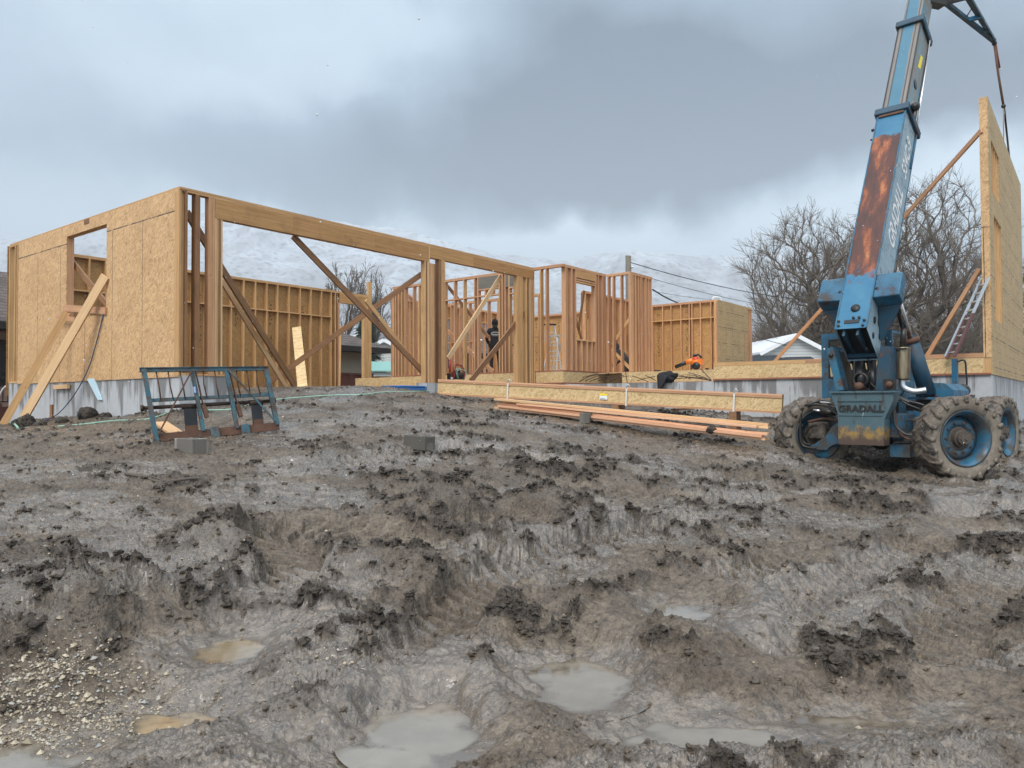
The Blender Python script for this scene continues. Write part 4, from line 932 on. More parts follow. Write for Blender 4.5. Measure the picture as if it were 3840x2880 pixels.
brace('small wood block nailed on the grey concrete below the sheathed wall', PU(205, 1452, -.04), PU(257, 1449, -.04), .06, .09, 'fresh', name='wood_block', cat='block')
brace('pale board lying on the mud under the left side of the steel carriage', GP(600, 1610, .10), GP(690, 1650, .02), .20, .03, 'fresh', name='loose_board', cat='board')
brace('short dark stake standing in the mud against the concrete', GP(193, 1585), GP(193, 1585, .36), .05, .05, 'brown', (0, 1, 0), 'stake', cat='stake')
brace('short leaning stake in the mud left of the leaning planks\' feet', GP(110, 1592), GP(102, 1592, .22) , .04, .04, 'brown', (0, 1, 0), 'stake', cat='stake')
brace('loose board half buried in the dark soil below the strapped joists', GP(2530, 1555, .1), GP(2640, 1550, .14), .14, .04, 'brown', name='loose_board', cat='board')

# dirt clods heaped along the foundation
def clod(p, r, label, seed, mat='mud'):
    bm = bmesh.new(); bmesh.ops.create_icosphere(bm, subdivisions=4, radius=1.); co = np.array([v.co[:] for v in bm.verts])
    d = 1 + .28 * fbm(co[:, 0] * 1.6 + seed, co[:, 1] * 1.6 + co[:, 2], 5, 200) + .12 * ridged(co[:, 0] * 3 + co[:, 2] * 2, co[:, 1] * 3 + seed, 3, 210)
    for v, k_ in zip(bm.verts, d): v.co = Vector(v.co) * float(k_) * r; v.co.z *= .75
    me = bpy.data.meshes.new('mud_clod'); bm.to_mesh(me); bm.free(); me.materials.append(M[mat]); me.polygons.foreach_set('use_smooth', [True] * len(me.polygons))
    a = me.attributes.new('clod', 'FLOAT', 'POINT'); a.data.foreach_set('value', np.ones(len(me.vertices), dtype=np.float32))
    o = bpy.data.objects.new('mud_clod', me); COL.objects.link(o); o.location = p; tag(o, label, 'mud clod', 'mud clods lying on the ground'); return o
clod(GP(328, 1572, .10), .17, 'largest round mud clod against the streaked concrete', 1.); clod(GP(478, 1553, .03), .12, 'flat dark clod at the foot of the concrete near the carriage', 3.)
clod(GP(232, 1588, .02), .12, 'small clod by the stake at the concrete', 5.); clod(GP(395, 1568, .02), .11, 'small clod between two bigger ones at the concrete', 7.); clod(GP(95, 1600, .05), .2, 'broad clod at the feet of the leaning planks', 9.)
clod(GP(155, 1598, .0), .12, 'low clod right of the plank feet', 11.)

# ------------------------------------------------------------------ cinder blocks
def cinder(label, p, rz, L=.40, Wd=.20, Hgt=.19, mat='block', tilt=0., end=False):
    t_ = MB(); w = .032
    for y0, y1 in ((-Wd / 2, -Wd / 2 + w), (Wd / 2 - w, Wd / 2)): t_.box(-L / 2, L / 2, y0, y1, 0, Hgt)
    for x in ((-L / 2, -L / 2 + w), (-w / 2, w / 2), (L / 2 - w, L / 2)): t_.box(x[0], x[1], -Wd / 2 + w + .0005, Wd / 2 - w - .0005, 0, Hgt - .002)
    t_.box(-L / 2 + w, L / 2 - w, -Wd / 2 + w + .001, Wd / 2 - w - .001, 0.0, .05)
    o = t_.build('cinder_block', mat); o.location = p; o.rotation_euler = (0, tilt, rz)
    if end: o.rotation_euler = (0, math.pi / 2, rz)
    bv = o.modifiers.new('b', 'BEVEL'); bv.width = .006; bv.segments = 2; bv.limit_method = 'ANGLE'
    return tag(o, label, 'cinder block', 'cinder blocks on the mud')
g = G(705, 1698); cinder('light grey cinder block in front of the steel carriage', (g.x, g.y + .1, g.z - .035), math.radians(-38), .42, .22, .205)
g = G(1568, 1682); cinder('mud stained cinder block alone in the middle of the mud', (g.x, g.y + .1, g.z - .02), math.radians(-36), .40, .2, .19, 'mudblock', .05)
g = G(2197, 1590); cinder('small half sunk block standing against the lumber stack', (g.x, g.y, g.z + .01), math.radians(-20), .19, .19, .19, 'mudblock')

# ------------------------------------------------------------------ joist bundle and lumber stack
JL = at(1640, 1480, 17.4); JR = at(2930, 1551, 14.0)
t = thing('joist_bundle', 'long strapped bundle of strand board I-joists with red flanges, lying behind the lumber stack', 'joists', JL, 0)
d = (JR - JL); Lj = d.length; ang = math.atan2(d.y, d.x); t.rotation_euler = (0, -math.asin(d.z / Lj), ang)
JH = .325
for i in range(4):
    m_ = MB(); y = i * .062
    m_.box(0 - .01 * (i % 2), Lj, y + .018, y + .040, .038, JH - .04, 'wall'); m_.box(0, Lj, y, y + .058, 0, .038, mi=1); m_.box(0, Lj, y, y + .058, JH - .04, JH, mi=1)
    m_.build('i_joist', ['osb_rim', 'red'], t)
for i in range(2):
    m_ = MB(); m_.box(0.05 * i, Lj, i * .125 + .001 - .004, i * .125 + .119, JH + .001, JH + .033); m_.build('flat_board', 'pink', t)
for px in (1900, 2345, 2748):
    f = ((px - 1640) / (2930 - 1640)); Y = 1 / ((1 - f) / 17.4 + f / 14.0); x = (at(px, 1480, Y) - JL).length
    m_ = MB(); m_.box(x, x + .035, -.006, -.003, -.02, JH + .036); m_.box(x, x + .035, -.006, .26, JH + .036, JH + .04); m_.tube([(x + .01, -.01, JH + .03), (x + .05, -.02, JH + .10), (x + .09, -.0, JH + .05)], .012, 6); m_.build('strap', 'strap', t)
f = (2262 - 1640) / 1290; Y = 1 / ((1 - f) / 17.4 + f / 14.0); x = (at(2262, 1500, Y) - JL).length
m_ = MB(); m_.box(x - .085, x + .085, -.004, .016, .09, .165); lb = m_.build('paper_label', 'white', t)
m_ = MB(); m_.box(x - .085, x + .085, -.0055, .015, .168, .205); m_.build('label_band', 'yellow', t)
m_ = MB()
for i in range(9): m_.box(x - .07 + i * .013, x - .07 + i * .013 + (.004 if i % 2 else .008), -.0052, -.0042, .10, .118)
m_.build('bar_print', 'black', t)
for i, px in enumerate((1905, 2310, 2750)):
    f = ((px - 1640) / 1290); Y = 1 / ((1 - f) / 17.4 + f / 14.0); q = at(px, 1490, Y); q = JL + d * ((q - JL).length / Lj); gz = float(base_h(np.array([q.x]), np.array([q.y]))[0])
    if q.z - gz > .05:
        mb = MB(); mb.box(-.07, .07, -.05, .42, gz - q.z - .05, -.012); o = mb.build('support_block', 'brown'); o.location = q; o.rotation_euler = (0, 0, ang); tag(o, 'dark wood block under the joist bundle, ' + ('near its left end', 'below its middle strap', 'near its right end')[i], 'support block', 'blocks carrying the joists')
SL = at(1850, 1532, 14.9); SR = at(2868, 1652, 12.2)
sd_ = SR - SL; Ls = sd_.length; sa = math.atan2(sd_.y, sd_.x); sp = -math.asin(sd_.z / Ls)
LBL = ['top board of the lumber stack, pale and slightly askew', 'second board of the stack, pink, sticking out at the right end', 'front board of the middle layer of the stack']
bds = [(0, .0, .0, .03, 0, 1.0), (.04, .15, 0., .0, .02, 1.), (.1, .0, .041, -.01, -.05, .99), (.35, .15, .041, .01, .02, .98), (0, -.02, .082, .12, .04, 1.005), (.2, .15, .082, .04, .0, 1.), (.5, -.02, .123, .05, .03, .97),
       (.1, .15, .123, .0, .0, 1.), (0., .02, .164, -.03, .20, .995), (.0, .17, .164, -.02, .03, .98)]
for i, (x0, y, z, yl, yr, f) in enumerate(bds):
    mb = MB(); zs = (Ls * f)
    mb.beam((x0, y + .07 + yl, z + .02), (zs, y + .07 + yr, z + .02 + (.06 if z > .1 else .0)), .138, .038); o = mb.build('lumber_board', ('pink', 'fresh', 'pink', 'pink', 'pink', 'fresh', 'pink', 'fresh', 'fresh', 'fresh')[i]); o.location = SL; o.rotation_euler = (0, sp, sa)
    tag(o, LBL[0] if i == 8 else LBL[1] if i == 4 else LBL[2] if i == 2 else ('bottom front board of the lumber stack', 'bottom rear board of the stack, hidden but for its ends', '', 'bowed board in the second layer at the back of the stack', '', 'rear board of the third layer, fresh yellow', 'pink board starting halfway along the front of the stack', 'rear board just under the top one of the stack', '', 'topmost rear board of the stack, palest edge')[i], 'board', 'boards of the lumber stack')
clod(at(2665, 1612, 12.7) + Vector((0, -.05, 0)), .075, 'mud lump stuck on the face of the lumber stack', 13.)

# ------------------------------------------------------------------ steel fork carriage
BL_ = G(588, 1664); BR_ = G(1045, 1620); BL_.z += .0; xd = (BR_ - BL_); Wc = xd.length; xd.normalize(); zd0 = Vector((-.07, .12, 1)).normalized(); yd = zd0.cross(xd).normalized(); zd = xd.cross(yd)
t = thing('fork_carriage', 'muddy blue and rusty steel fork carriage standing on the mud before the concrete', 'fork carriage', BL_, 0)
Mx = Matrix(((xd.x, yd.x, zd.x, BL_.x), (xd.y, yd.y, zd.y, BL_.y), (xd.z, yd.z, zd.z, BL_.z), (0, 0, 0, 1))); t.matrix_world = Mx
HC = 1.02
CW = lambda x, y: ((x - 350) / 1660 * Wc, (1225 - y - (x - 350) / 1660 * 175) / 1010 * HC)
def cb(name, a, b, w, h, mat='frame_paint', y=0., sub=t):
    (x0, z0), (x1, z1) = CW(*a), CW(*b); m_ = MB(); m_.beam((x0, y, z0), (x1, y, z1), w, h, (0, 1, 0) if abs(x1 - x0) < abs(z1 - z0) else (0, 0, 1)); return m_.build(name, mat, sub)
def rotm(o): pass
m_ = MB(); (x0, z0), (x1, z1) = CW(240, 240), CW(1915, 140); m_.beam((x0 - .03, 0, z0), (x1 + .03, 0, z1), .07, .05); m_.beam((x0 - .03, -.03, z0 + .026), (x1 + .03, -.03, z1 + .026), .06, .008); m_.build('top_rail', 'frame_paint', t)
(x0, z0), (x1, z1) = CW(320, 645), CW(1925, 510); m_ = MB(); m_.beam((x0, .02, z0), (x1, .02, z1), .05, .045); m_.build('middle_rail', 'frame_paint', t)
for (a, b, w) in (((262, 230), (352, 1225), .060), ((885, 210), (965, 1050), .050), ((1350, 190), (1425, 1010), .050), ((1912, 150), (1995, 950), .060)):
    (x0, z0), (x1, z1) = CW(*a), CW(*b); m_ = MB(); m_.beam((x0, -.02, z0), (x1, -.02, z1), w, .09, (0, 1, 0)); m_.build('upright', 'frame_paint', t)
    if 800 < a[0] < 1400: m_ = MB(); m_.beam((x0 + .045, -.03, z0 - .02), (x0 + .11, -.03, z0 - .56), .012, .10, (0, 1, 0)); m_.beam((x0 + .10, -.04, z0 - .50), (x0 + .135, -.04, z0 - .68), .05, .09, (0, 1, 0)); m_.build('hook_plate', 'rust', t)
for (a, b) in (((885, 215), (375, 1110)), ((1365, 185), (1965, 905))):
    (x0, z0), (x1, z1) = CW(*a), CW(*b); m_ = MB(); m_.beam((x0, -.075, z0), (x1, -.075, z1), .022, .032, (0, 1, 0)); m_.build('diagonal_brace', 'frame_paint' if a[0] > 1000 else 'rust', t)
for a, b in (((415, 230), (450, 650)), ((572, 225), (612, 640)), ((722, 215), (765, 620)), ((1040, 200), (1058, 590)), ((1192, 190), (1218, 580)), ((1497, 175), (1520, 560)), ((1638, 160), (1655, 480)), ((1778, 150), (1800, 530))):
    (x0, z0), (x1, z1) = CW(*a), CW(*b); xm = (x0 + x1) / 2 + random.uniform(-.02, .03); m_ = MB(); m_.tube([(x0, 0, z0), (xm, -.01, (z0 + z1) / 2), (x1, .0, z1)], .009, 6); m_.build('guard_bar', 'rust', t)
(x0, z0), (x1, z1) = CW(205, 745), CW(2005, 590); m_ = MB(); m_.tube([(x0, .07, z0), (x1, .07, z1)], .026, 14); m_.build('fork_shaft', 'rustdark', t)
for x, z in ((x0, z0), (x1, z1)): m_ = MB(); m_.tube([(x - .02, .07, z), (x + .02, .07, z)], .045, 14); m_.build('shaft_collar', 'rustdark', t)
for (xa, ya, xb, yb) in ((735, 690, 905, 1050), (1665, 610, 1815, 950)):
    (x0, z0), (x1, z1) = CW(xa, ya), CW(xb, yb); m_ = MB(); m_.box(x0, x1, .045, .085, z1 - .03, z0); m_.build('fork_tine', 'black', t)
    m_ = MB(); m_.box(x0 + .005, x1 - .005, .03, .043, z1 - .02, z1 + .09); m_.build('rust_patch', 'rust', t); m_ = MB(); m_.tube([(x0 - .02, .07, z0 - .02), (x1 + .02, .07, z0 - .03)], .042, 12); m_.build('fork_eye', 'rustdark', t)
(x0, z0), (x1, z1) = CW(380, 1165), CW(2020, 990); m_ = MB(); m_.beam((x0, -.02, z0 + .01), (x1, -.02, z1 + .02), .05, .115); m_.build('bottom_plate', 'rust', t)
for xx in (.65, 1.05): m_ = MB(); m_.beam((x0 + xx, -.06, z0 + .01), (x0 + xx + .11, -.06, z0 + .02), .04, .15); m_.build('bottom_bracket', 'frame_paint', t)
(x0, z0) = CW(893, 490); m_ = MB(); m_.box(x0 - .018, x0 + .018, -.068, -.066, z0 - .05, z0 + .05); m_.build('blue_sticker', 'ladderblue', t)
m_ = MB()
for i in range(6): m_.box(x0 - .010, x0 + .010, -.0695, -.0688, z0 - .036 + i * .013, z0 - .030 + i * .013)
m_.build('sticker_print', 'white', t)

# ------------------------------------------------------------------ hoses and cords
def cord(name, label, pts, r, mat, cat='hose', n=8):
    pts = smooth_line3(pts); o0 = Vector(pts[0]); m_ = MB(); m_.tube([Vector(p) - o0 for p in pts], r, 7); o = m_.build(name, mat); o.location = o0; return tag(o, label, cat)
def smooth_line3(pts, n=6):
    P = [np.array(p[:]) for p in pts]; out = []
    for i in range(len(P) - 1):
        a, b, c, d_ = P[max(i - 1, 0)], P[i], P[i + 1], P[min(i + 2, len(P) - 1)]
        for k_ in range(n): t_ = k_ / n; out.append(.5 * ((2 * b) + (-a + c) * t_ + (2 * a - 5 * b + 4 * c - d_) * t_ * t_ + (-a + 3 * b - 3 * c + d_) * t_ ** 3))
    out.append(P[-1]); return [Vector(map(float, q)) for q in out]
def on_ground(pxs, dz=.02):
    out = []
    for p in pxs: g = G(*p); out.append(Vector((g.x, g.y, zt(g.x, g.y) + dz)))
    return out
cord('garden_hose', 'pale green hose snaking across the mud behind the carriage', on_ground([(215, 1606), (320, 1598), (430, 1588), (560, 1580), (680, 1545), (760, 1552), (880, 1550), (950, 1525), (1060, 1508), (1180, 1494), (1270, 1486), (1370, 1488), (1440, 1474), (1560, 1474), (1630, 1470)], .03), .011, 'hosegreen')
cord('hose_end', 'short end of pale green hose at the left edge, by the plank feet', on_ground([(-40, 1598), (20, 1592), (50, 1602), (68, 1618)], .05), .02, 'hosegreen')
a_ = PU(387, 1180, -.03)
cord('power_cord', 'thin dark blue cord hanging from the window opening down to the mud', [a_, PU(360, 1290, -.04), PU(330, 1385, -.05), PU(285, 1470, -.10), PU(230, 1540, -.25)] + on_ground([(180, 1590), (120, 1598), (50, 1596)], .02), .011, 'hoseblue', 'cord')
cord('white_conduit', 'white bent conduit sticking out beside the left end of the concrete', [Hh(.1, 7.9, .42), Hh(.1, 8.05, .47), Hh(.05, 8.35, .40), Hh(.0, 8.55, .18)], .018, 'white', 'pipe')
cord('red_cord', 'thin red cord curling under the joist bundle', on_ground([(2020, 1500), (2060, 1512), (2090, 1505), (2120, 1514)], .04), .010, 'hosered', 'cord')
m_ = MB(); a_ = PU(340, 1425, .0); v0, z0 = onu(337, 1420, .0); v1, z1 = onu(375, 1500, .0)
m_.add([Hh(.008, v0 + .10, z0) - a_, Hh(.008, v0 - .22, z0) - a_, Hh(.0, v1 - .12, z1) - a_, Hh(.0, v1 + .03, z1) - a_, Hh(-.02, v0 + .10, z0) - a_, Hh(-.02, v0 - .22, z0) - a_, Hh(-.03, v1 - .12, z1) - a_, Hh(-.03, v1 + .03, z1) - a_], MB.BF, [(0, 0, 0)] * 8)
o = m_.build('plastic_wrap', 'tape'); o.location = a_; tag(o, 'pale blue plastic strip hanging over the streaked concrete', 'plastic')
def sheet(name, label, cat, mat, pts, th):
    """lumpy draped piece: outline points (world) thickened"""
    o0 = Vector(pts[0]); n = len(pts); nv = Vector((0, th, 0)); v_ = [Vector(p) - o0 for p in pts] + [Vector(p) - o0 + nv for p in pts]
    m_ = MB(); m_.add(v_, [tuple(range(n)), tuple(range(2 * n - 1, n - 1, -1))] + [(i, (i + 1) % n, (i + 1) % n + n, i + n) for i in range(n)], v_); o = m_.build(name, mat); o.location = o0; return tag(o, label, cat)
# blue folded sheet by the pier
m_ = MB(); c0 = at(1430, 1466, 17.9); c1 = at(1595, 1464, 18.1); L_ = (c1 - c0).length
for i in range(5): m_.beam((0, .08 * i, .03 + .01 * (i % 2)), (L_, .08 * i, .05 + .012 * (i % 2)), .085, .06 + .01 * i)
m_.tube([(0.02, -.04, .10), (L_ / 2, -.05, .11), (L_, -.04, .09)], .022, 8)
o = m_.build('blue_sheet', 'blueplastic'); o.location = c0; tag(o, 'folded blue plastic sheet on the mud left of the concrete pier', 'plastic sheet')

# rebar
rb = MB(); RBp = [((200 + 10, 1190), (590, 1085)), ((420, 1160), (600, 1090)), ((480, 1150), (700, 1080)), ((520, 1155), (720, 1110)), ((600, 1150), (830, 1100)), ((660, 1100), (730, 1155)), ((700, 1160), (880, 1105)), ((800, 1090), (815, 1230)), ((850, 1065), (870, 1210)), ((910, 1105), (1060, 1160)), ((960, 1150), (1120, 1110)), ((1030, 1100), (1130, 1150)), ((1280, 1085), (1450, 1135)), ((1300, 1130), (1600, 1140)), ((1340, 1110), (1640, 1150)), ((1430, 1075), (1640, 1145)), ((1420, 1095), (1560, 1130)), ((1500, 1110), (1630, 1150))]
c5 = lambda x, y: (2000 + x / 2.458, 960 + y / 2.458)
t = thing('rebar_bundle', 'tangle of thin rusty reinforcing bars sticking up behind the low concrete wall', 'rebar', Hh(11.2, -3., .47), 0)
for a, b in RBp:
    uu = 11.0 + random.random() * .9; p0, p1 = PU(*c5(*a), uu), PU(*c5(*b), uu + random.uniform(-.3, .3)); mid = (p0 + p1) / 2 + Vector((0, 0, random.uniform(.01, .05)))
    m_ = MB(); m_.tube([p - t.location for p in (p0, mid, p1)], .010, 6); m_.build('bar', 'rebar', t)
# loose dark sticks among the rebar's right end up to the blower
cord('black_cable', 'black cable dropping from the leaf blower to the low wall', [PU(*c5(1540, 1040), 12.3), PU(*c5(1590, 1090), 12.), PU(*c5(1640, 1145), 11.2)], .012, 'black', 'cable')
# black cloth bag
bm = bmesh.new(); bmesh.ops.create_icosphere(bm, subdivisions=4, radius=1.); co = np.array([v.co[:] for v in bm.verts])
dd = 1 + .25 * fbm(co[:, 0] * 1.8, co[:, 1] * 1.8 + co[:, 2] * 2, 4, 300)
pc = PU(*c5(1225, 1125), 10.85)
for v, k_ in zip(bm.verts, dd):
    q = Vector(v.co) * float(k_); v.co = Vector((q.x * .26, q.y * .16, q.z * .14))
    if q.x < -.25 and q.z < .1: v.co.z -= .30 * min(1, (-.25 - q.x) * 1.6); v.co.y -= .10
me = bpy.data.meshes.new('black_cloth'); bm.to_mesh(me); bm.free(); me.materials.append(M['cloth']); me.polygons.foreach_set('use_smooth', [True] * len(me.polygons)); o = bpy.data.objects.new('black_cloth', me); COL.objects.link(o); o.location = pc + Vector((0, -.12, .02)); tag(o, 'crumpled black jacket draped over the low concrete wall', 'jacket')
# leaf blower
pb = PU(*c5(1500, 1040), 12.9); t = thing('leaf_blower', 'orange leaf blower with black nozzle standing on the deck edge', 'leaf blower', pb, math.atan2(E2[1], E2[0]) + math.pi)
m_ = MB(); m_.tube([(-.62, 0, .07), (-.26, 0, .20)], .052, 12, r1=.058); m_.build('nozzle', 'black', t)
m_ = MB(); m_.tube([(-.28, 0, .19), (-.08, 0, .24)], .068, 12); m_.ball((0, 0, .20), .13, 8, 0, (1, .8, 1)); m_.box(.04, .20, -.07, .07, .12, .26); m_.build('body', 'orange', t)
m_ = MB(); m_.ball((.0, -.03, .27), .085, 8, 0, (1.1, .8, .8)); m_.build('cover', 'redplastic', t)
m_ = MB(); m_.tube([(-.04, 0, .36), (.08, 0, .40), (.17, 0, .30)], .03, 8); m_.ball((-.05, 0, .37), .05, 6); m_.build('handle', 'black', t)
m_ = MB(); m_.lathe([(.0, -.05), (.10, -.05), (.11, 0), (.10, .05), (0, .05)], 1, 14, c=(.04, -.06, .08)); m_.box(-.12, -.06, -.05, .05, 0, .12); m_.build('fan_housing', 'black', t)
brace('small black tool lying on the deck right of the leaf blower', PU(*c5(1590, 1045), 12.7), PU(*c5(1612, 1043), 12.7), .06, .07, 'black', name='tool_box', cat='tool')
brace('small dark block on the deck below the rightmost stud of the corner', PU(*c5(1118, 1062), 12.65), PU(*c5(1170, 1062), 12.65), .06, .06, 'black', name='tool_box', cat='tool')

# compressor with hoses
c3 = lambda x, y: (1200 + x / 2.073, 760 + y / 2.073)
pcm = PV(*c3(1070, 1385), .25); t = thing('air_compressor', 'dark air compressor with tangled hoses right of the middle posts', 'compressor', pcm, PHI - math.pi / 2 * 0)
m_ = MB(); m_.tube([(-.18, 0, .13), (.20, 0, .13)], .095, 14); m_.build('tank', 'greasy', t)
m_ = MB(); m_.box(-.34, -.20, -.06, .06, 0, .19); m_.box(-.12, .05, -.05, .07, .2, .27); m_.build('motor', 'black', t)
m_ = MB(); m_.box(-.33, -.24, -.063, -.061, .03, .09); m_.build('sticker', 'white', t)
for s_, mt in ((0, 'hosered'), (1, 'hosered'), (2, 'rubber_hose'), (3, 'hosegreen'), (4, 'hosegreen')):
    pts = smooth_line3([(-.25 + .05 * s_, -.08, .05), (-.28 + .04 * s_, -.1, .35 + .05 * (s_ % 2) - .1 * (s_ > 2)), (-.05 + .05 * s_, -.1, .40 - .12 * (s_ > 2)), (.12 + .03 * s_, -.09, .20), (.15, -.08, .02)])
    m_ = MB(); m_.tube(pts, .010, 6); m_.build('air_hose', mt, t)
m_ = MB(); m_.tube(smooth_line3([(-.30, -.06, .1), (-.36, -.05, .5), (-.30, -.04, .75)]), .012, 6); m_.tube([(-.345, -.05, .2), (-.345, -.05, .55)], .03, 8); m_.build('air_hose', 'hosered', t)
for z in (.05, .085, .12): pass

# ------------------------------------------------------------------ ladders
def stepladder(label, p, rz, h, wb, wt, mat, dep=.5, capm='black', rungs=4):
    t_ = thing('step_ladder', label, 'ladder', p, rz)
    for s_ in (-1, 1):
        m_ = MB(); m_.beam((s_ * wb / 2, 0, 0), (s_ * wt / 2, dep * .45, h), .025, .065, (0, 1, 0)); m_.build('side_rail', mat, t_)
        m_ = MB(); m_.beam((s_ * wb / 2 * .95, dep, 0), (s_ * wt / 2, dep * .5, h - .03), .02, .035, (0, 1, 0)); m_.build('rear_leg', mat, t_)
    for i in range(rungs):
        f = (i + .8) / (rungs + .6); w = wb * (1 - f) + wt * f; m_ = MB(); m_.box(-w / 2, w / 2, dep * .45 * f - .03, dep * .45 * f + .05, h * f - .02, h * f + .015); m_.build('step', 'alu', t_)
    m_ = MB(); m_.box(-wt / 2 - .05, wt / 2 + .05, dep * .35, dep * .6, h, h + .05); m_.build('top_cap', capm, t_); return t_
q = at(1924, 1400, 24.6); stepladder('small blue step ladder with black top standing right of the person in black', (q.x, q.y, FL), .2, .98, .42, .26, 'ladderblue', .55, rungs=2)
q = at(2062, 1400, 24.2); stepladder('aluminium step ladder with wide feet behind the corner studs', (q.x, q.y, FL), -.5, 1.25, .5, .28, 'alu', .75, 'alu', rungs=3)
q = at(2078, 1400, 26.5); stepladder('tall step ladder with black top cap, further back behind the corner studs', (q.x, q.y, FL), .3, 1.86, .6, .3, 'alu', .8, rungs=5)
pA = Hh(11.9, -10.4, FL); pB = Hh(11.1, -10.95, onv(3700, 1060, -10.9)[1]); t = thing('extension_ladder', 'red and silver extension ladder leaning on the tall wall panel', 'ladder', pA, 0)
pA = at(3578, 1322, 15.0); pA.z = FL; t.location = pA; pB = at(3708, 1040, 14.9); dv = pB - pA; sdv = Vector((.03, .30, 0))
m_ = MB(); m_.beam((0, 0, 0), dv * .55, .03, .09, (0, 1, 0)); m_.beam(sdv, sdv + dv * .55, .03, .09, (0, 1, 0)); m_.build('lower_rail', 'ladderred', t)
m_ = MB(); m_.beam(dv * .02 + Vector((.02, .05, 0)), dv, .025, .07, (0, 1, 0)); m_.beam(dv * .02 + sdv + Vector((-.02, .05, 0)), sdv + dv, .025, .07, (0, 1, 0)); m_.build('upper_rail', 'alu', t)
for i in range(9): m_ = MB(); f = (i + .6) / 9.3; m_.tube([dv * f, dv * f + sdv], .016, 6); m_.build('rung', 'alu', t)
# ------------------------------------------------------------------ the lift machine (telescopic handler)
MO = Vector((6.135, 12.6, -1.22)); MR = Vector((.731, -.682, 0)); MH = Vector((.682, .731, 0)); MA = math.atan2(-.682, .731)
TH = thing('telehandler', 'old blue telescopic handler with rusty raised boom and muddy wheels', 'telehandler', MO, MA)
def ml(px, py, y):
    d = ray(px, py); t_ = (MO.dot(MH) - MO.z * 0 + y) / (d[0] * MH.x + d[1] * MH.y); q = Vector(d * t_) - MO; return Vector((q.dot(MR), y, q.z))
# steel frame
m_ = MB(); m_.box(-.42, .42, -.45, 3.45, .62, .98); m_.box(-.62, -.43, .2, 2.6, .70, .90); m_.box(.43, .60, .2, 2.6, .66, .92); m_.build('chassis', 'paint_mud', TH)
def axle(y):
    m_ = MB(); m_.tube([(-.92, y, .64), (-.35, y, .62), (0, y, .60), (.35, y, .62), (.92, y, .64)], .085, 12); m_.ball((0, y, .6), .21, 8); m_.build('axle', 'greasy', TH)
axle(0); axle(2.8)
# counterweight plate with the raised name
m_ = MB(); yc = -.80
out = [(-.50, 1.33), (.45, 1.33), (.42, 1.18), (.30, .92), (.285, .50), (-.40, .50), (-.41, 1.0), (-.49, 1.24)]
m_.prism(out, yc, -.52, lambda a, b, x: (a, x, b)); m_.box(-.53, .46, yc - .035, -.52, 1.331, 1.36); m_.box(-.41, .27, yc - .018, yc - .001, 1.195, 1.21); m_.box(-.41, .27, yc - .014, yc - .001, .965, .975); m_.build('counterweight', 'cw', TH)
def text_mesh(name, s, size, mat, ext, shear, M4, parent, spacing=1., weight=0.):
    c = bpy.data.curves.new(name, 'FONT'); c.body = s; c.size = size; c.extrude = ext; c.shear = shear; c.space_character = spacing; c.offset = weight; c.align_x = 'LEFT'
    o = bpy.data.objects.new(name + '_tmp', c); COL.objects.link(o); bpy.context.view_layer.update(); me = bpy.data.meshes.new_from_object(o.evaluated_get(bpy.context.evaluated_depsgraph_get())); bpy.data.objects.remove(o); bpy.data.curves.remove(c)
    me.transform(M4); me.materials.clear(); me.materials.append(M[mat]); r_ = bpy.data.objects.new(name, me); COL.objects.link(r_); r_.parent = parent; return r_
M['letter_raised'] = plain('letters_raised', (.028, .026, .024), .5, .2, .4, 20.)
text_mesh('name_lettering', 'GRADALL', .155, 'letter_raised', .011, 0, Matrix.Translation((-.395, yc - .012, 1.035)) @ Matrix.Rotation(math.pi / 2, 4, 'X') @ Matrix.Diagonal((1.0, .92, 1, 1)), TH, 1.02, .004)
# curved lower fender at the left
ply = [ml(*p, -.3) for p in ((3146, 1585), (3120, 1602), (3098, 1635), (3062, 1662), (3040, 1672), (3052, 1684), (3100, 1688), (3118, 1672), (3140, 1664), (3160, 1660), (3165, 1600))]
m_ = MB(); m_.prism([(p.x, p.z) for p in ply], -.33, -.27, lambda a, b, x: (a, x, b)); m_.build('side_skirt', 'paint_mud', TH)
# mast plates
def slab(pts, y0, y1, mat, name, par=TH):
    q = [ml(px, py, (y0 + y1) / 2) for px, py in pts]; m2 = MB(); m2.prism([(p.x, p.z) for p in q], y0, y1, lambda a, b, x: (a, x, b)); return m2.build(name, mat, par)
slab([(3122, 1310), (3142, 1303), (3150, 1330), (3168, 1400), (3184, 1462), (3156, 1466), (3138, 1390), (3124, 1335)], -.25, .25, 'paint', 'mast_plate')
slab([(3150, 1312), (3166, 1320), (3190, 1420), (3200, 1466), (3180, 1466)], .0, .30, 'greasy', 'mast_plate')
slab([(3318, 1298), (3345, 1300), (3354, 1320), (3352, 1464), (3300, 1464), (3310, 1360)], -.22, .22, 'paint_dark', 'mast_plate')
slab([(3306, 1330), (3316, 1300), (3318, 1464), (3292, 1464), (3296, 1400)], .0, .3, 'paint_dark', 'mast_plate')
q = ml(3116, 1332, -.27); m_ = MB(); m_.lathe([(0, -.02), (.035, -.02), (.035, .02), (0, .02)], 1, 12, c=tuple(q)); m_.build('pivot_pin', 'greasy', TH)
q = ml(3336, 1442, -.26); m_ = MB(); m_.box(q.x - .10, q.x + .10, q.y - .0, q.y + .1, q.z - .08, q.z + .09); m_.build('pin_housing', 'greasy', TH)
m_ = MB(); m_.lathe([(0, -.04), (.05, -.04), (.055, .0), (.035, .0), (.035, -.01), (0, -.01)], 1, 16, c=(q.x, q.y - .01, q.z)); m_.build('pin_cap', 'rust', TH)
q = ml(3226, 1424, -.32); m_ = MB(); m_.lathe([(.095, -.02), (.12, -.02), (.12, .14), (.095, .14)], 1, 20, closed=True, c=tuple(q)); m_.build('hydraulic_ring', 'greasy', TH)
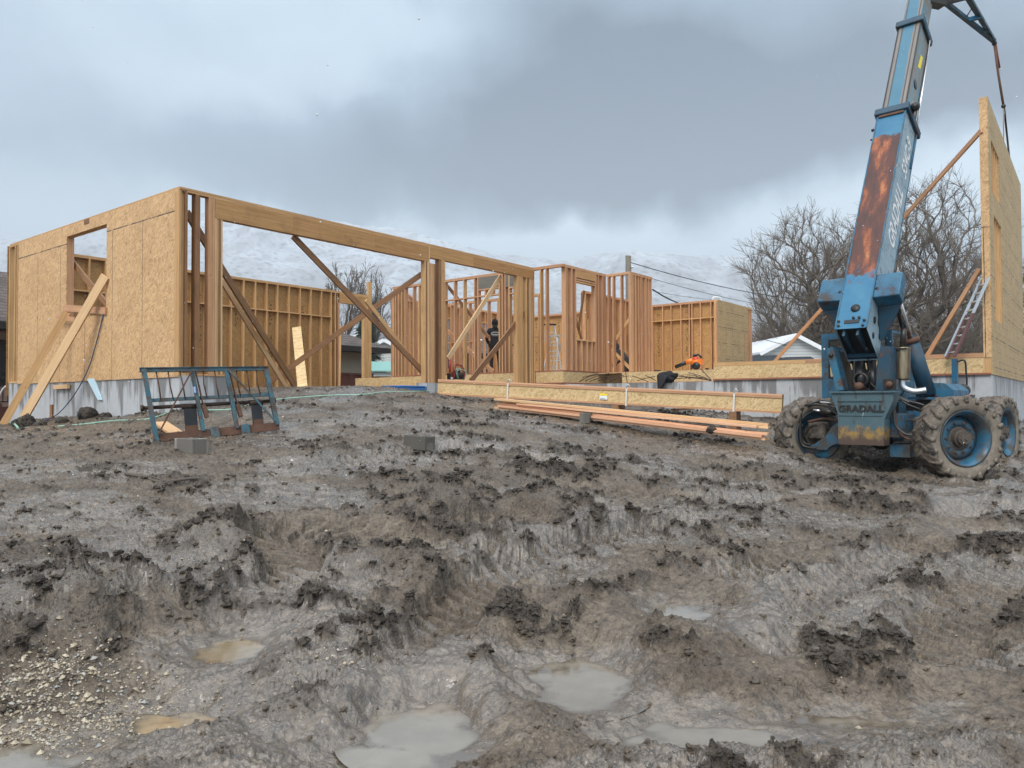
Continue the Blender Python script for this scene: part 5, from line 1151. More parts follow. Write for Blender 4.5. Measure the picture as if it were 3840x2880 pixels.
q = ml(3219, 1448, -.42); m_ = MB(); m_.lathe([(0, -.03), (.06, -.03), (.066, .0), (.066, .12), (0, .12)], 1, 18, c=tuple(q)); m_.build('pump_end', 'rust', TH)
# two dark cylinders below the boom
for a, b, r_ in (((3217, 1352), (3236, 1462), .105), ((3266, 1350), (3280, 1462), .075)):
    pa, pb_ = ml(*a, .25), ml(*b, .0); m_ = MB(); m_.tube([pa, pb_], r_, 16); m_.build('boom_cylinder', 'black', TH)
    m_ = MB(); m_.tube([pa + Vector((0, 0, .02)), pa + Vector((0, 0, -.05))], r_ * 1.15, 16); m_.build('cylinder_head', 'greasy', TH)
for (pts, r_, mt) in (([(3204, 1355), (3203, 1400), (3214, 1450)], .014, 'rubber_hose'), ([(3262, 1390), (3250, 1420), (3244, 1450), (3262, 1464)], .014, 'rubber_hose'), ([(3290, 1370), (3300, 1400), (3286, 1440), (3280, 1464)], .012, 'rubber_hose'), ([(3248, 1400), (3262, 1432), (3286, 1458)], .012, 'rubber_hose')):
    m_ = MB(); m_.tube(smooth_line3([ml(*p, -.15) for p in pts]), r_, 7); m_.build('hydraulic_hose', mt, TH)
m_ = MB(); m_.box(-.38, .12, -.05, .55, 1.0, 1.42); m_.build('valve_block', 'greasy', TH)

# --- boom
BO = Vector((-.31, -.45, 2.40)); EL = math.radians(60.8)
Bm = bpy.data.objects.new('boom', None)
bd, bn = Vector((0, math.cos(EL), math.sin(EL))), Vector((0, -math.sin(EL), math.cos(EL)))
B4 = Matrix(((1, 0, 0, BO.x), (0, bd.y, bn.y, BO.y), (0, bd.z, bn.z, BO.z), (0, 0, 0, 1)))      # boom frame: x across, y along, z out of the top face
def bput(o): o.matrix_local = B4; return o
BH = .74; W1 = .25
m_ = MB(); 
def boomsec(x, y0, y1, zt_, zb, ybot=None, mats=(0, 1, 1, 1)):
    yb = y0 if ybot is None else ybot; vs = [(-x, y0, zt_), (x, y0, zt_), (x, y1, zt_), (-x, y1, zt_), (-x, yb, zb), (x, yb, zb), (x, y1, zb), (-x, y1, zb)]
    m2 = MB()
    for f, mi in (((0, 1, 2, 3), 0), ((7, 6, 5, 4), 1), ((1, 5, 6, 2), 1), ((4, 0, 3, 7), 1), ((3, 2, 6, 7), 1)): m2.add([vs[i] for i in f], [(0, 1, 2, 3)], [vs[i] for i in f], mi)
    return m2
m2 = boomsec(W1, 0, 4.9, 0, -BH, -.17)
# rim lips round the open lower end and along the edges
for x in (-W1, W1): m2.box(x - .012, x + .012, .0, 4.9, -.004, .010, mi=2); m2.box(x - .012, x + .012, -.15, 4.9, -BH - .012, -BH + .004, mi=2)
m2.add([(-W1, 0.06, -.02), (W1, .06, -.02), (W1, -.10, -BH + .02), (-W1, -.10, -BH + .02)], [(0, 1, 2, 3)], [(0, 0, 0)] * 4, 3)  # black sheet across the open end, standing for shade inside the boom
boom1 = bput(m2.build('boom', ['boom_top', 'paint_side', 'paint', 'black'], TH, fixn=False))
m_ = MB()
for x in (-.12, .10): m_.box(x - .02, x + .02, -.10, .04, -BH + .06, -.06)
m_.box(-W1 + .02, W1 - .02, -.155, -.06, -BH + .03, -BH + .09); m_.build('boom_inner_rib', 'paint_dark', boom1)
m_ = MB(); m_.lathe([(0, .0), (.075, .0), (.075, -.02), (0, -.02)], 2, 24, c=(.02, .40, .013)); m_.build('access_hole_shade', 'black', boom1)  # black disc set on the face for the dark inside of a hole
m_ = MB(); m_.box(-.12, .12, .10, .165, .0, .012); m_.build('slot_shade', 'black', boom1)  # black bar laid on top, coloured as the shade in a slot
for x, y in ((-.20, .06), (-.21, .15), (.19, .04), (.20, .14), (.02, .20), (.11, .20)): m_ = MB(); m_.lathe([(0, .02), (.022, .02), (.024, 0), (0, 0)], 2, 8, c=(x, y, .010)); m_.build('bolt', 'greasy', boom1)
for y, z, r_ in ((.33, -.28, .062), (.42, -.50, .075), (.06, -.34, .055), (.22, -.62, .055)):
    m_ = MB(); m_.lathe([(0, .004), (r_, .004), (r_, -.01), (0, -.01)], 0, 24, c=(W1, y, z)); m_.build('lightening_hole_shade', 'black', boom1)  # nothing is cut: raised black discs stand for the holes' shade
for y in (1.2, 1.4, 4.75, 4.8): pass
# side lettering: reads up the boom on its right face
RT = Matrix(((0, 0, 1, W1 + .004), (1, 0, 0, 0), (0, 1, 0, 0), (0, 0, 0, 1)))
text_mesh('side_lettering', 'GRADALL', .37, 'white', .0015, .30, Matrix.Translation((0, 1.98, -.56)) @ RT @ Matrix.Diagonal((.80, 1.4, 1, 1)), boom1, 1.0, .007)
text_mesh('model_lettering', '534C-9', .28, 'white', .0015, .30, Matrix.Translation((0, 3.62, -.56)) @ RT @ Matrix.Diagonal((1.0, 1.45, 1, 1)), boom1, 1.0, .004)
# wings
def hexa(m2, a, b, mi=0):
    m2.add(list(a) + list(b), MB.BF, [(0, 0, 0)] * 8, mi)
for s_ in (-1, 1):
    m2 = MB(); x0, x1, x2 = W1 + .002, .665, .36
    def Q(x, y, z): return (s_ * x, y, z)
    hexa(m2, [Q(x0, .60, -.30), Q(x1, .60, -.26), Q(x1, 1.08, -.26), Q(x0, 1.08, -.30)], [Q(x0, .60, -.012), Q(x1, .62, -.012), Q(x1, 1.08, -.012), Q(x0, 1.08, -.012)])
    hexa(m2, [Q(x0, .12, -.66), Q(x2 - .03, .16, -.66), Q(x2, .85, -.62), Q(x0, .85, -.62)], [Q(x0, .601, -.302), Q(x1 - .01, .603, -.264), Q(x1 - .01, 1.05, -.264), Q(x0, 1.05, -.302)], 1)
    w = bput(m2.build('boom_wing', ['paint', 'paint_dark'], TH)); bv = w.modifiers.new('b', 'BEVEL'); bv.width = .02; bv.segments = 2; bv.limit_method = 'ANGLE'
    m_ = MB(); m_.lathe([(0, .002), (.028, .002), (.028, -.01), (0, -.01)], 2, 14, c=(s_ * (W1 + .05), .78, -.012)); m_.build('hole', 'black', w)  # flat black disc gives the wing a hole's shaded look
# sections two and three, collars
m2 = boomsec(.205, 4.6, 7.45, -.06, -BH + .08)
for x in (-.205, .205):
    for z in (-.06, -BH + .09): m2.box(x - .012, x + .012, 4.9, 7.4, z - .010, z + .010, mi=3)
boom2 = bput(m2.build('boom_section', ['boom_mid', 'paint_side', 'boom_mid', 'greasy'], TH, fixn=False))
k = NB('scraped_side'); o_ = k.obj(); x, y, z = k.sep(o_)
M['scraped'] = k.fin(k.mix(k.rng(k.noise(k.vm('MULTIPLY', o_, (1., 1.6, 7.)), 1.4, 5, .7), .44, .50), (.11, .24, .30), k.mix(k.noise(o_, 9., 4), (.10, .085, .065), (.30, .28, .24))), .45)
boom2.data.materials[1] = M['scraped']
m_ = MB(); m_.add([(.208, 6.35, -.30), (.208, 6.75, -.36), (.208, 6.80, -.48), (.208, 6.45, -.46)], [(0, 1, 2, 3)], [(0, 0, 0)] * 4); m_.add([(.2075, 6.35, -.30), (.2075, 6.75, -.36), (.2075, 6.80, -.48), (.2075, 6.45, -.46)], [(3, 2, 1, 0)], [(0, 0, 0)] * 4); m_.build('warning_patch', 'yellow', boom2)
m_ = MB(); m_.lathe([(0, .004), (.10, .004), (.10, -.01), (0, -.01)], 0, 20, c=(.206, 5.9, -.34)); m_.build('side_hole_shade', 'black', boom2)  # black disc on the side, painted as the shade of an opening
m2 = boomsec(.165, 7.2, 9.1, -.10, -BH + .14); boom3 = bput(m2.build('boom_section', ['boom_mid', 'scraped'], TH, fixn=False)); 
def collar(x, y, zt_, zb, w=.055, L_=.16):
    m2 = MB(); m2.box(-x - w, x + w, y, y + L_, zt_, zt_ + w); m2.box(-x - w, x + w, y, y + L_, zb - w, zb); m2.box(-x - w, -x, y + .001, y + L_ - .001, zb + .001, zt_ - .001); m2.box(x, x + w, y + .001, y + L_ - .001, zb + .001, zt_ - .001)
    o = bput(m2.build('boom_collar', 'paint_dark', TH)); bv = o.modifiers.new('b', 'BEVEL'); bv.width = .02; bv.segments = 2; return o
collar(W1 + .003, 4.86, .003, -BH - .003); collar(.208, 7.36, -.055, -BH + .075)
m_ = MB(); m_.box(-.22, .22, 4.80, 4.855, .011, .03); bput(m_.build('wear_strip', 'rust', TH))
m_ = MB(); m_.ball((.36, 5.02, -.12), .085, 8); m_.tube([(.30, 4.95, -.2), (.36, 5.0, -.14)], .02, 8); bput(m_.build('work_lamp', 'black', TH))
m_ = MB(); m_.ball((-.30, 4.55, -.02), .03, 6); m_.ball((-.29, 4.3, -.02), .02, 6); bput(m_.build('edge_bolt', 'black', TH))
m_ = MB(); m_.tube([(.28, 4.9, -.60), (.27, 7.3, -.52)], .018, 8); bput(m_.build('side_rod', 'chrome', TH))
m_ = MB(); m_.tube([(W1 + .02, 4.0, -.66), (W1 + .02, 4.85, -.66)], .02, 8); bput(m_.build('side_rod', 'paint', TH))
# lattice jib at the boom head
MI = Matrix(((MR.x, MR.y, 0), (MH.x, MH.y, 0), (0, 0, 1)))
def loc(p): return MI @ (Vector(p) - MO)
tip = at(3729, 155, 17.3); ja = at(3535, 2, 15.9); jb = at(3628, -22, 15.9); jc = at(3612, -30, 16.5)
ja2 = at(3528, -10, 15.7)
jib = MB()
jl = [loc(ja), loc(tip)]; ju = [loc(jb), loc(tip)]; j3 = [loc(jc), loc(tip)]
jib.beam(*jl, .085, .085); jib.beam(*ju, .07, .07); jib.beam(*j3, .07, .07)
jj = jib.build('jib', 'paint_dark', TH)
for f, w in ((.46, .10), (.76, .09)):
    m_ = MB(); m_.beam(jl[0].lerp(jl[1], f), ju[0].lerp(ju[1], f + .0), w, w * .8); m_.build('jib_cross_plate', 'paint', jj)
m_ = MB(); m_.tube([jl[0].lerp(jl[1], .42), ju[0].lerp(ju[1], .22)], .012, 6); m_.build('jib_rod', 'black', jj)
bt = BO + bd * 8.6 - bn * .35
m_ = MB(); m_.beam(bt, jl[0], .22, .30); m_.beam(jl[0], ju[0], .16, .18); m_.beam(bt, ju[0], .16, .16); m_.build('jib_root', 'greasy', TH)
m_ = MB(); m_.ball(jl[1] + Vector((0, 0, -.05)), .055, 6); m_.build('hook', 'greasy', jj)
# lift cylinder at the right
pa, pb_, pc_ = ml(3479, 1478, 1.1), ml(3414, 1276, .9), ml(3364, 1098, .25)
m_ = MB(); m_.tube([pa, pb_], .135, 20); m_.build('lift_cylinder', 'paint_dark', TH); m_ = MB(); dd_ = (pb_ - pa).normalized(); m_.tube([pb_ - dd_ * .05, pb_ + dd_ * .03], .15, 20); m_.build('cylinder_head', 'rust', TH)
m_ = MB(); m_.tube([pb_, pc_], .042, 14); m_.build('cylinder_rod', 'chrome', TH); m_ = MB(); m_.tube([pb_ + Vector((-.09, -.05, .12)), pc_ + Vector((-.05, -.05, -.05))], .028, 10); m_.build('hydraulic_pipe', 'greasy', TH)
# muffler
pa, pb_ = ml(3382, 1425, .25), ml(3384, 1303, .25); m_ = MB(); m_.tube([pa, pa + Vector((0, 0, .03)), pb_ - Vector((0, 0, .03)), pb_], .125, 20); 
k = NB('burnt_steel'); M['muffler'] = k.fin(k.mix(k.rng(k.noise(k.vm('MULTIPLY', k.obj(), (9., 9., 1.5)), 1., 4), .4, .6), (.30, .25, .16), (.10, .07, .045)), .4, .5)
m_.build('muffler', 'muffler', TH)
m_ = MB(); m_.tube([pb_ - Vector((0, 0, .05)), ml(3388, 1262, .25), ml(3390, 1232, .25)], .048, 14); m_.build('exhaust_pipe', 'greasy', TH)
m_ = MB(); m_.box(pb_.x - .30, pb_.x + .10, .10, .38, pb_.z - .04, pb_.z - .015); m_.build('muffler_bracket', 'black', TH)
m_ = MB(); m_.tube(smooth_line3([pa, pa + Vector((.02, 0, -.12)), pa + Vector((.16, .05, -.19)), pa + Vector((.34, .1, -.17))]), .05, 12); m_.build('exhaust_elbow', 'alu', TH)
# engine hood, side boxes, decks
m_ = MB(); m_.prism([(.20, .98), (.20, 1.36), (.32, 1.52), (.66, 1.50), (.80, 1.38), (.80, .98)], 1.25, 2.35, lambda a, b, x: (a, x, b)); m_.build('engine_hood', 'paint', TH)
m_ = MB(); m_.box(.28, .52, 1.235, 1.249, 1.14, 1.42); m_.build('grille_opening', 'black', TH)
m_ = MB(); m_.box(.30, .70, .42, 1.15, 1.22, 1.26); m_.box(.30, .72, .45, 1.1, .80, 1.02); m_.box(.66, .70, .42, .46, .95, 1.22); m_.build('side_deck', 'paint', TH)
m_ = MB(); m_.box(.24, .62, .55, 1.1, 1.03, 1.20); m_.build('valve_chest', 'black', TH)
m_ = MB(); m_.box(.22, .60, -.15, .95, .55, .66); m_.box(.22, .52, -.3, .3, .30, .50); m_.build('belly_plate', 'paint_mud', TH)
pa, pb_ = ml(3583, 1484, 2.5), ml(3583, 1346, 2.5); m_ = MB(); m_.box(pa.x - .045, pa.x + .045, 2.45, 2.55, pa.z - .1, pb_.z); m_.build('light_post', 'paint', TH)
m_ = MB(); m_.tube(smooth_line3([pb_ + Vector((.04, 0, -.05)), pb_ + Vector((.15, 0, -.04)), pb_ + Vector((.17, 0, -.25)), pb_ + Vector((.17, 0, -.5)), pb_ + Vector((.04, 0, -.58))]), .016, 8); m_.build('grab_handle', 'black', TH)
q = ml(3612, 1464, 2.45); m_ = MB(); m_.lathe([(0, -.1), (.10, -.1), (.12, 0), (.10, .12), (0, .12)], 1, 16, c=tuple(q)); m_.box(q.x - .14, q.x + .14, 2.4, 2.7, q.z - .25, q.z - .08); m_.build('winch', 'greasy', TH)
m_ = MB(); m_.box(.35, .95, 2.35, 3.3, .98, 1.10); m_.box(.90, 1.25, 3.0, 3.2, .72, .98); m_.build('front_deck', 'paint', TH)
m_ = MB(); m_.box(.78, .83, 2.2, 2.3, 1.0, 1.30); m_.build('tail_light', 'redplastic', TH)
# hoses at the right of the counterweight
for pts, r_, y_, mt in (([(3346, 1480), (3352, 1560), (3362, 1600), (3390, 1625), (3420, 1633)], .018, -.55, 'rubber_hose'), ([(3350, 1482), (3360, 1570), (3378, 1628), (3412, 1650)], .016, -.45, 'rust'), ([(3352, 1478), (3400, 1502), (3440, 1512), (3466, 1520)], .016, -.2, 'rubber_hose'),
                     ([(3354, 1484), (3400, 1515), (3450, 1535)], .016, -.1, 'rubber_hose'), ([(3356, 1505), (3380, 1498), (3410, 1510)], .014, -.3, 'greasy'), ([(3350, 1500), (3340, 1540), (3344, 1580)], .012, -.5, 'rubber_hose'), ([(3365, 1600), (3390, 1580), (3425, 1575)], .014, -.1, 'rubber_hose')):
    m_ = MB(); m_.tube(smooth_line3([ml(*p, y_) for p in pts]), r_, 8); m_.build('hydraulic_hose', mt, TH)
q = ml(3360, 1455, .35); m_ = MB(); R_ = .13; m_.tube([(q.x + R_ * math.cos(a), q.y, q.z + R_ * 1.2 * math.sin(a)) for a in np.linspace(0, 6.28, 20)], .010, 6); m_.build('steering_wheel', 'black', TH)
# left side hoses and linkage in the wheel
for pts, r_, y_, mt in (([(3138, 1520), (3090, 1508), (3040, 1512), (3008, 1530), (3000, 1570), (3010, 1600)], .016, -.35, 'rubber_hose'), ([(3138, 1530), (3060, 1518), (3020, 1530), (3006, 1560), (3008, 1650), (3040, 1668)], .018, -.30, 'rubber_hose'), ([(3140, 1545), (3110, 1520), (3125, 1570)], .012, -.35, 'rubber_hose'),
                     ([(3135, 1512), (3110, 1510), (3075, 1508)], .012, -.45, 'alu'), ([(3140, 1578), (3090, 1570), (3030, 1582)], .022, -.30, 'rust'), ([(3012, 1640), (3040, 1600), (3060, 1595)], .02, -.3, 'greasy'), ([(3004, 1540), (3004, 1660), (3060, 1682)], .024, -.4, 'greasy'),
                     ([(3136, 1512), (3080, 1502), (3030, 1520)], .013, -.5, 'rubber_hose'), ([(3138, 1555), (3120, 1538), (3105, 1512)], .011, -.42, 'rubber_hose')):
    m_ = MB(); m_.tube(smooth_line3([ml(*p, y_) for p in pts]), r_, 8); m_.build('hydraulic_hose', mt, TH)
pa, pb_ = ml(3050, 1538, -.42), ml(3136, 1548, -.36); m_ = MB(); m_.tube([pa.lerp(pb_, .35), pb_], .055, 14); m_.build('steering_cylinder', 'greasy', TH); m_ = MB(); m_.tube([pa, pa.lerp(pb_, .4)], .022, 10); m_.build('steering_rod', 'chrome', TH)
m_ = MB(); q = ml(3070, 1612, -.1); m_.box(q.x - .16, q.x + .14, -.2, .05, q.z - .16, q.z + .14); bv_ = m_.build('axle_knuckle', 'tyre', TH); b2 = bv_.modifiers.new('b', 'BEVEL'); b2.width = .05; b2.segments = 3
# cab
CX0, CX1, CY, CZ0, CZ1 = -1.34, -.10, 1.0, 1.05, 2.46
m_ = MB(); w = .10
m_.box(CX0, CX0 + .13, CY, CY + .08, 1.62, CZ1 - .10); m_.box(CX1 - .09, CX1, CY, CY + .08, 1.62, CZ1 - .10); m_.box(CX0, CX1, CY, CY + .08, CZ1 - .11, CZ1); m_.box(CX0, CX1, CY, CY + .08, CZ0, 1.61); m_.build('cab_frame', 'paint', TH)
m_ = MB(); m_.box(CX0, CX1, CY + .081, CY + 1.35, CZ1 - .05, CZ1 - .002); m_.box(CX0, CX0 + .06, CY + 1.28, CY + 1.35, CZ0, CZ1 - .051); m_.box(CX1 - .06, CX1, CY + 1.28, CY + 1.35, CZ0, CZ1 - .051); m_.box(CX0 + .0, CX0 + .05, CY + .081, CY + 1.27, CZ0, 1.55); m_.box(CX1 - .05, CX1, CY + .081, CY + 1.27, CZ0, 1.55); m_.box(CX0, CX1, CY + .081, CY + 1.27, CZ0 - .08, CZ0 - .001); m_.build('cab_body', 'paint', TH)
m_ = MB(); m_.tube(smooth_line3([(CX0 + .15, CY - .01, 1.9), (CX0 + .15, CY - .01, 2.28), (CX0 + .22, CY - .01, 2.335), (CX0 + .6, CY - .01, 2.335), (CX1 - .16, CY - .01, 2.33), (CX1 - .10, CY - .01, 2.26), (CX1 - .10, CY - .01, 1.9), (CX1 - .10, CY - .01, 1.68), (CX0 + .6, CY - .01, 1.63), (CX0 + .22, CY - .01, 1.63), (CX0 + .15, CY - .01, 1.68), (CX0 + .15, CY - .01, 1.9)]), .016, 6); m_.build('window_seal', 'black', TH)
m_ = MB(); m_.box(CX0 + .13, CX1 - .09, CY + .04, CY + .046, 1.615, CZ1 - .11); m_.build('rear_glass', 'clear', TH)
m_ = MB(); m_.box(-1.05, -.55, CY + .25, CY + .75, 1.20, 1.32); m_.box(-1.03, -.57, CY + .2, CY + .30, 1.32, 1.78); sb = m_.build('seat', 'black', TH); b2 = sb.modifiers.new('b', 'BEVEL'); b2.width = .04; b2.segments = 3
# wheels
M['hubmud'] = plain('muddy_hub', (.085, .068, .053), .7, .1, .6, 14.)
def make_wheel(x, y, steer, outer=1):
    """wheel turns about its local x; outer = side on which the rim dish faces out"""
    R0, Wd = .665, .40
    hub = MB(); s_ = outer
    hub.lathe([(0, s_ * .205), (.03, s_ * .205), (.032, s_ * .19), (.085, s_ * .19), (.09, s_ * .17), (.115, s_ * .165), (.118, s_ * .11), (.135, s_ * .105), (.14, s_ * .03), (.19, s_ * .02), (.20, -s_ * .06), (0, -s_ * .06)], 0, 24, smooth=False)
    for i in range(12):
        a = 6.283 * i / 12; hub.lathe([(0, s_ * .18), (.011, s_ * .18), (.011, s_ * .16), (0, s_ * .16)], 0, 6, c=(0, .102 * math.cos(a), .102 * math.sin(a)), smooth=False)
    w = hub.build('wheel', 'hubmud', TH); w.location = (x, y, R0 - .05); w.rotation_euler = (random.random() * 6, 0, 0)
    w.rotation_euler = (0, 0, steer)
    rim = MB(); ro = .415
    rim.lathe([(ro, -.18), (ro + .02, -.195), (ro + .02, -.17), (ro - .03, -.14), (ro - .05, -.02), (ro - .05, .02), (ro - .03, .14), (ro + .02, .17), (ro + .02, .195), (ro, .18), (ro - .045, .14), (ro - .07, .02), (ro - .07, -.02), (ro - .045, -.14)], 0, 48, closed=True)
    rim.lathe([(ro - .055, s_ * -.02), (.27, s_ * .03), (.19, s_ * .035), (.19, s_ * .02), (.27, s_ * .015), (ro - .06, s_ * -.035)], 0, 48, closed=True)
    rim.build('rim', 'paint_mud', w)
    bl = MB()
    for i in range(10):
        a = 2 * math.pi * i / 10; bl.lathe([(0, s_ * .055), (.018, s_ * .055), (.018, s_ * .02), (0, s_ * .02)], 0, 6, c=(0, .235 * math.cos(a), .235 * math.sin(a)))
    bl.build('wheel_nuts', 'rust', w)
    # tyre with chevron lugs, coated in mud
    t_ = MB(); pr = [(.43, -.17), (.50, -.205), (.56, -.21), (.62, -.205), (.645, -.165), (.65, 0), (.645, .165), (.62, .205), (.56, .21), (.50, .205), (.43, .17), (.425, .10), (.425, -.10)]
    n = 96; t_.lathe(pr, 0, n, closed=True)
    nl = 20
    for i in range(nl):
        for sg in (-1, 1):
            a0 = 2 * math.pi * (i + (.5 if sg > 0 else 0)) / nl; q0 = []
            segs = [(0.0, a0), (.11, a0 + .10), (.205, a0 + .17)]
            vs = []
            for (xx, aa) in segs:
                for da, rr in ((-.055, .625), (.055, .625), (.045, R0 - .006 if xx < .15 else R0 - .018), (-.045, R0 - .006 if xx < .15 else R0 - .018)):
                    vs.append((sg * xx, rr * math.cos(aa + da), rr * math.sin(aa + da)))
            for da, rr in ((-.055, .55), (.055, .55), (.045, R0 - .03), (-.045, R0 - .03)): vs.append((sg * .225, rr * math.cos(segs[-1][1] + da), rr * math.sin(segs[-1][1] + da)))
            fs = [(0, 1, 2, 3), (12, 13, 14, 15)] + [(b * 4 + j, b * 4 + (j + 1) % 4, b * 4 + 4 + (j + 1) % 4, b * 4 + 4 + j) for b in range(3) for j in range(4)]
            t_.add(vs, fs, vs)
    ty = t_.build('tyre', ['tyre', 'tyre_side'], w); me = ty.data
    # sidewall gets dried mud; everything gets lumpy
    bm = bmesh.new(); bm.from_mesh(me); bmesh.ops.subdivide_edges(bm, edges=[e for e in bm.edges if e.calc_length() > .05], cuts=1, use_grid_fill=True)
    co = np.array([v.co[:] for v in bm.verts]); nz = fbm(co[:, 1] * 7 + x * 3, co[:, 2] * 7 + co[:, 0] * 5 + y, 4, 400, .6)
    for v, k_ in zip(bm.verts, nz):
        r_ = math.hypot(v.co.y, v.co.z); f = (.034 if r_ > .60 else .006) * k_; v.co.y += v.co.y / r_ * f; v.co.z += v.co.z / r_ * f
        if r_ > .6: v.co.x += .012 * k_
    for f in bm.faces:
        c = f.calc_center_median(); r_ = math.hypot(c.y, c.z); f.material_index = 1 if (abs(c.x) > .15 and r_ < .60 + .03 * math.sin(7 * math.atan2(c.y, c.z)) + .012 * math.sin(23 * math.atan2(c.y, c.z))) else 0; f.smooth = True
    bm.to_mesh(me); bm.free(); return w
WR = ml(3586, 1661, .0); make_wheel(1.125, 0, math.radians(-38), 1); make_wheel(-1.125, .0, math.radians(-36), -1); make_wheel(1.13, 2.8, math.radians(-6), 1); make_wheel(-1.13, 2.8, math.radians(-6), -1)

# lifting sling from the jib tip to the panel's top
u1 = onv(3762, 470, -11.13)[0]; u2 = onv(3787, 538, -11.13)[0]; kn = at(3763, 398, 17.2)
t = thing('lifting_sling', 'worn lifting sling hanging from the jib tip to the top of the tall wall panel', 'sling', kn, 0)
m_ = MB(); tp = tip + Vector((.0, 0, -.08)); m_.tube([tp - kn, (tp - kn) * .5 + Vector((-.01, 0, 0)), Vector((0, 0, 0))], .026, 8); m_.build('rope', 'rust', t)
m_ = MB(); m_.tube([tp - kn + Vector((.03, 0, 0)), (tp - kn) * .62 + Vector((.04, 0, 0))], .02, 8); m_.build('red_strap', 'redcloth', t)
m_ = MB(); m_.tube([Vector((0, 0, .02)), Hh(u1, -11.13, 6.06) - kn], .014, 8); m_.build('thin_leg', 'strap', t)
m_ = MB(); m_.tube([Vector((.01, 0, .02)), Hh(u2, -11.13, 6.06) - kn], .022, 8); m_.build('dark_leg', 'black', t)
m_ = MB(); m_.ball((0, 0, .0), .05, 6); m_.build('shackle', 'greasy', t)
m_ = MB(); m_.tube([(tp - kn) * .60, (tp - kn) * .60 + Vector((.09, 0, .01))], .012, 6); m_.build('loose_tail', 'strap', t)

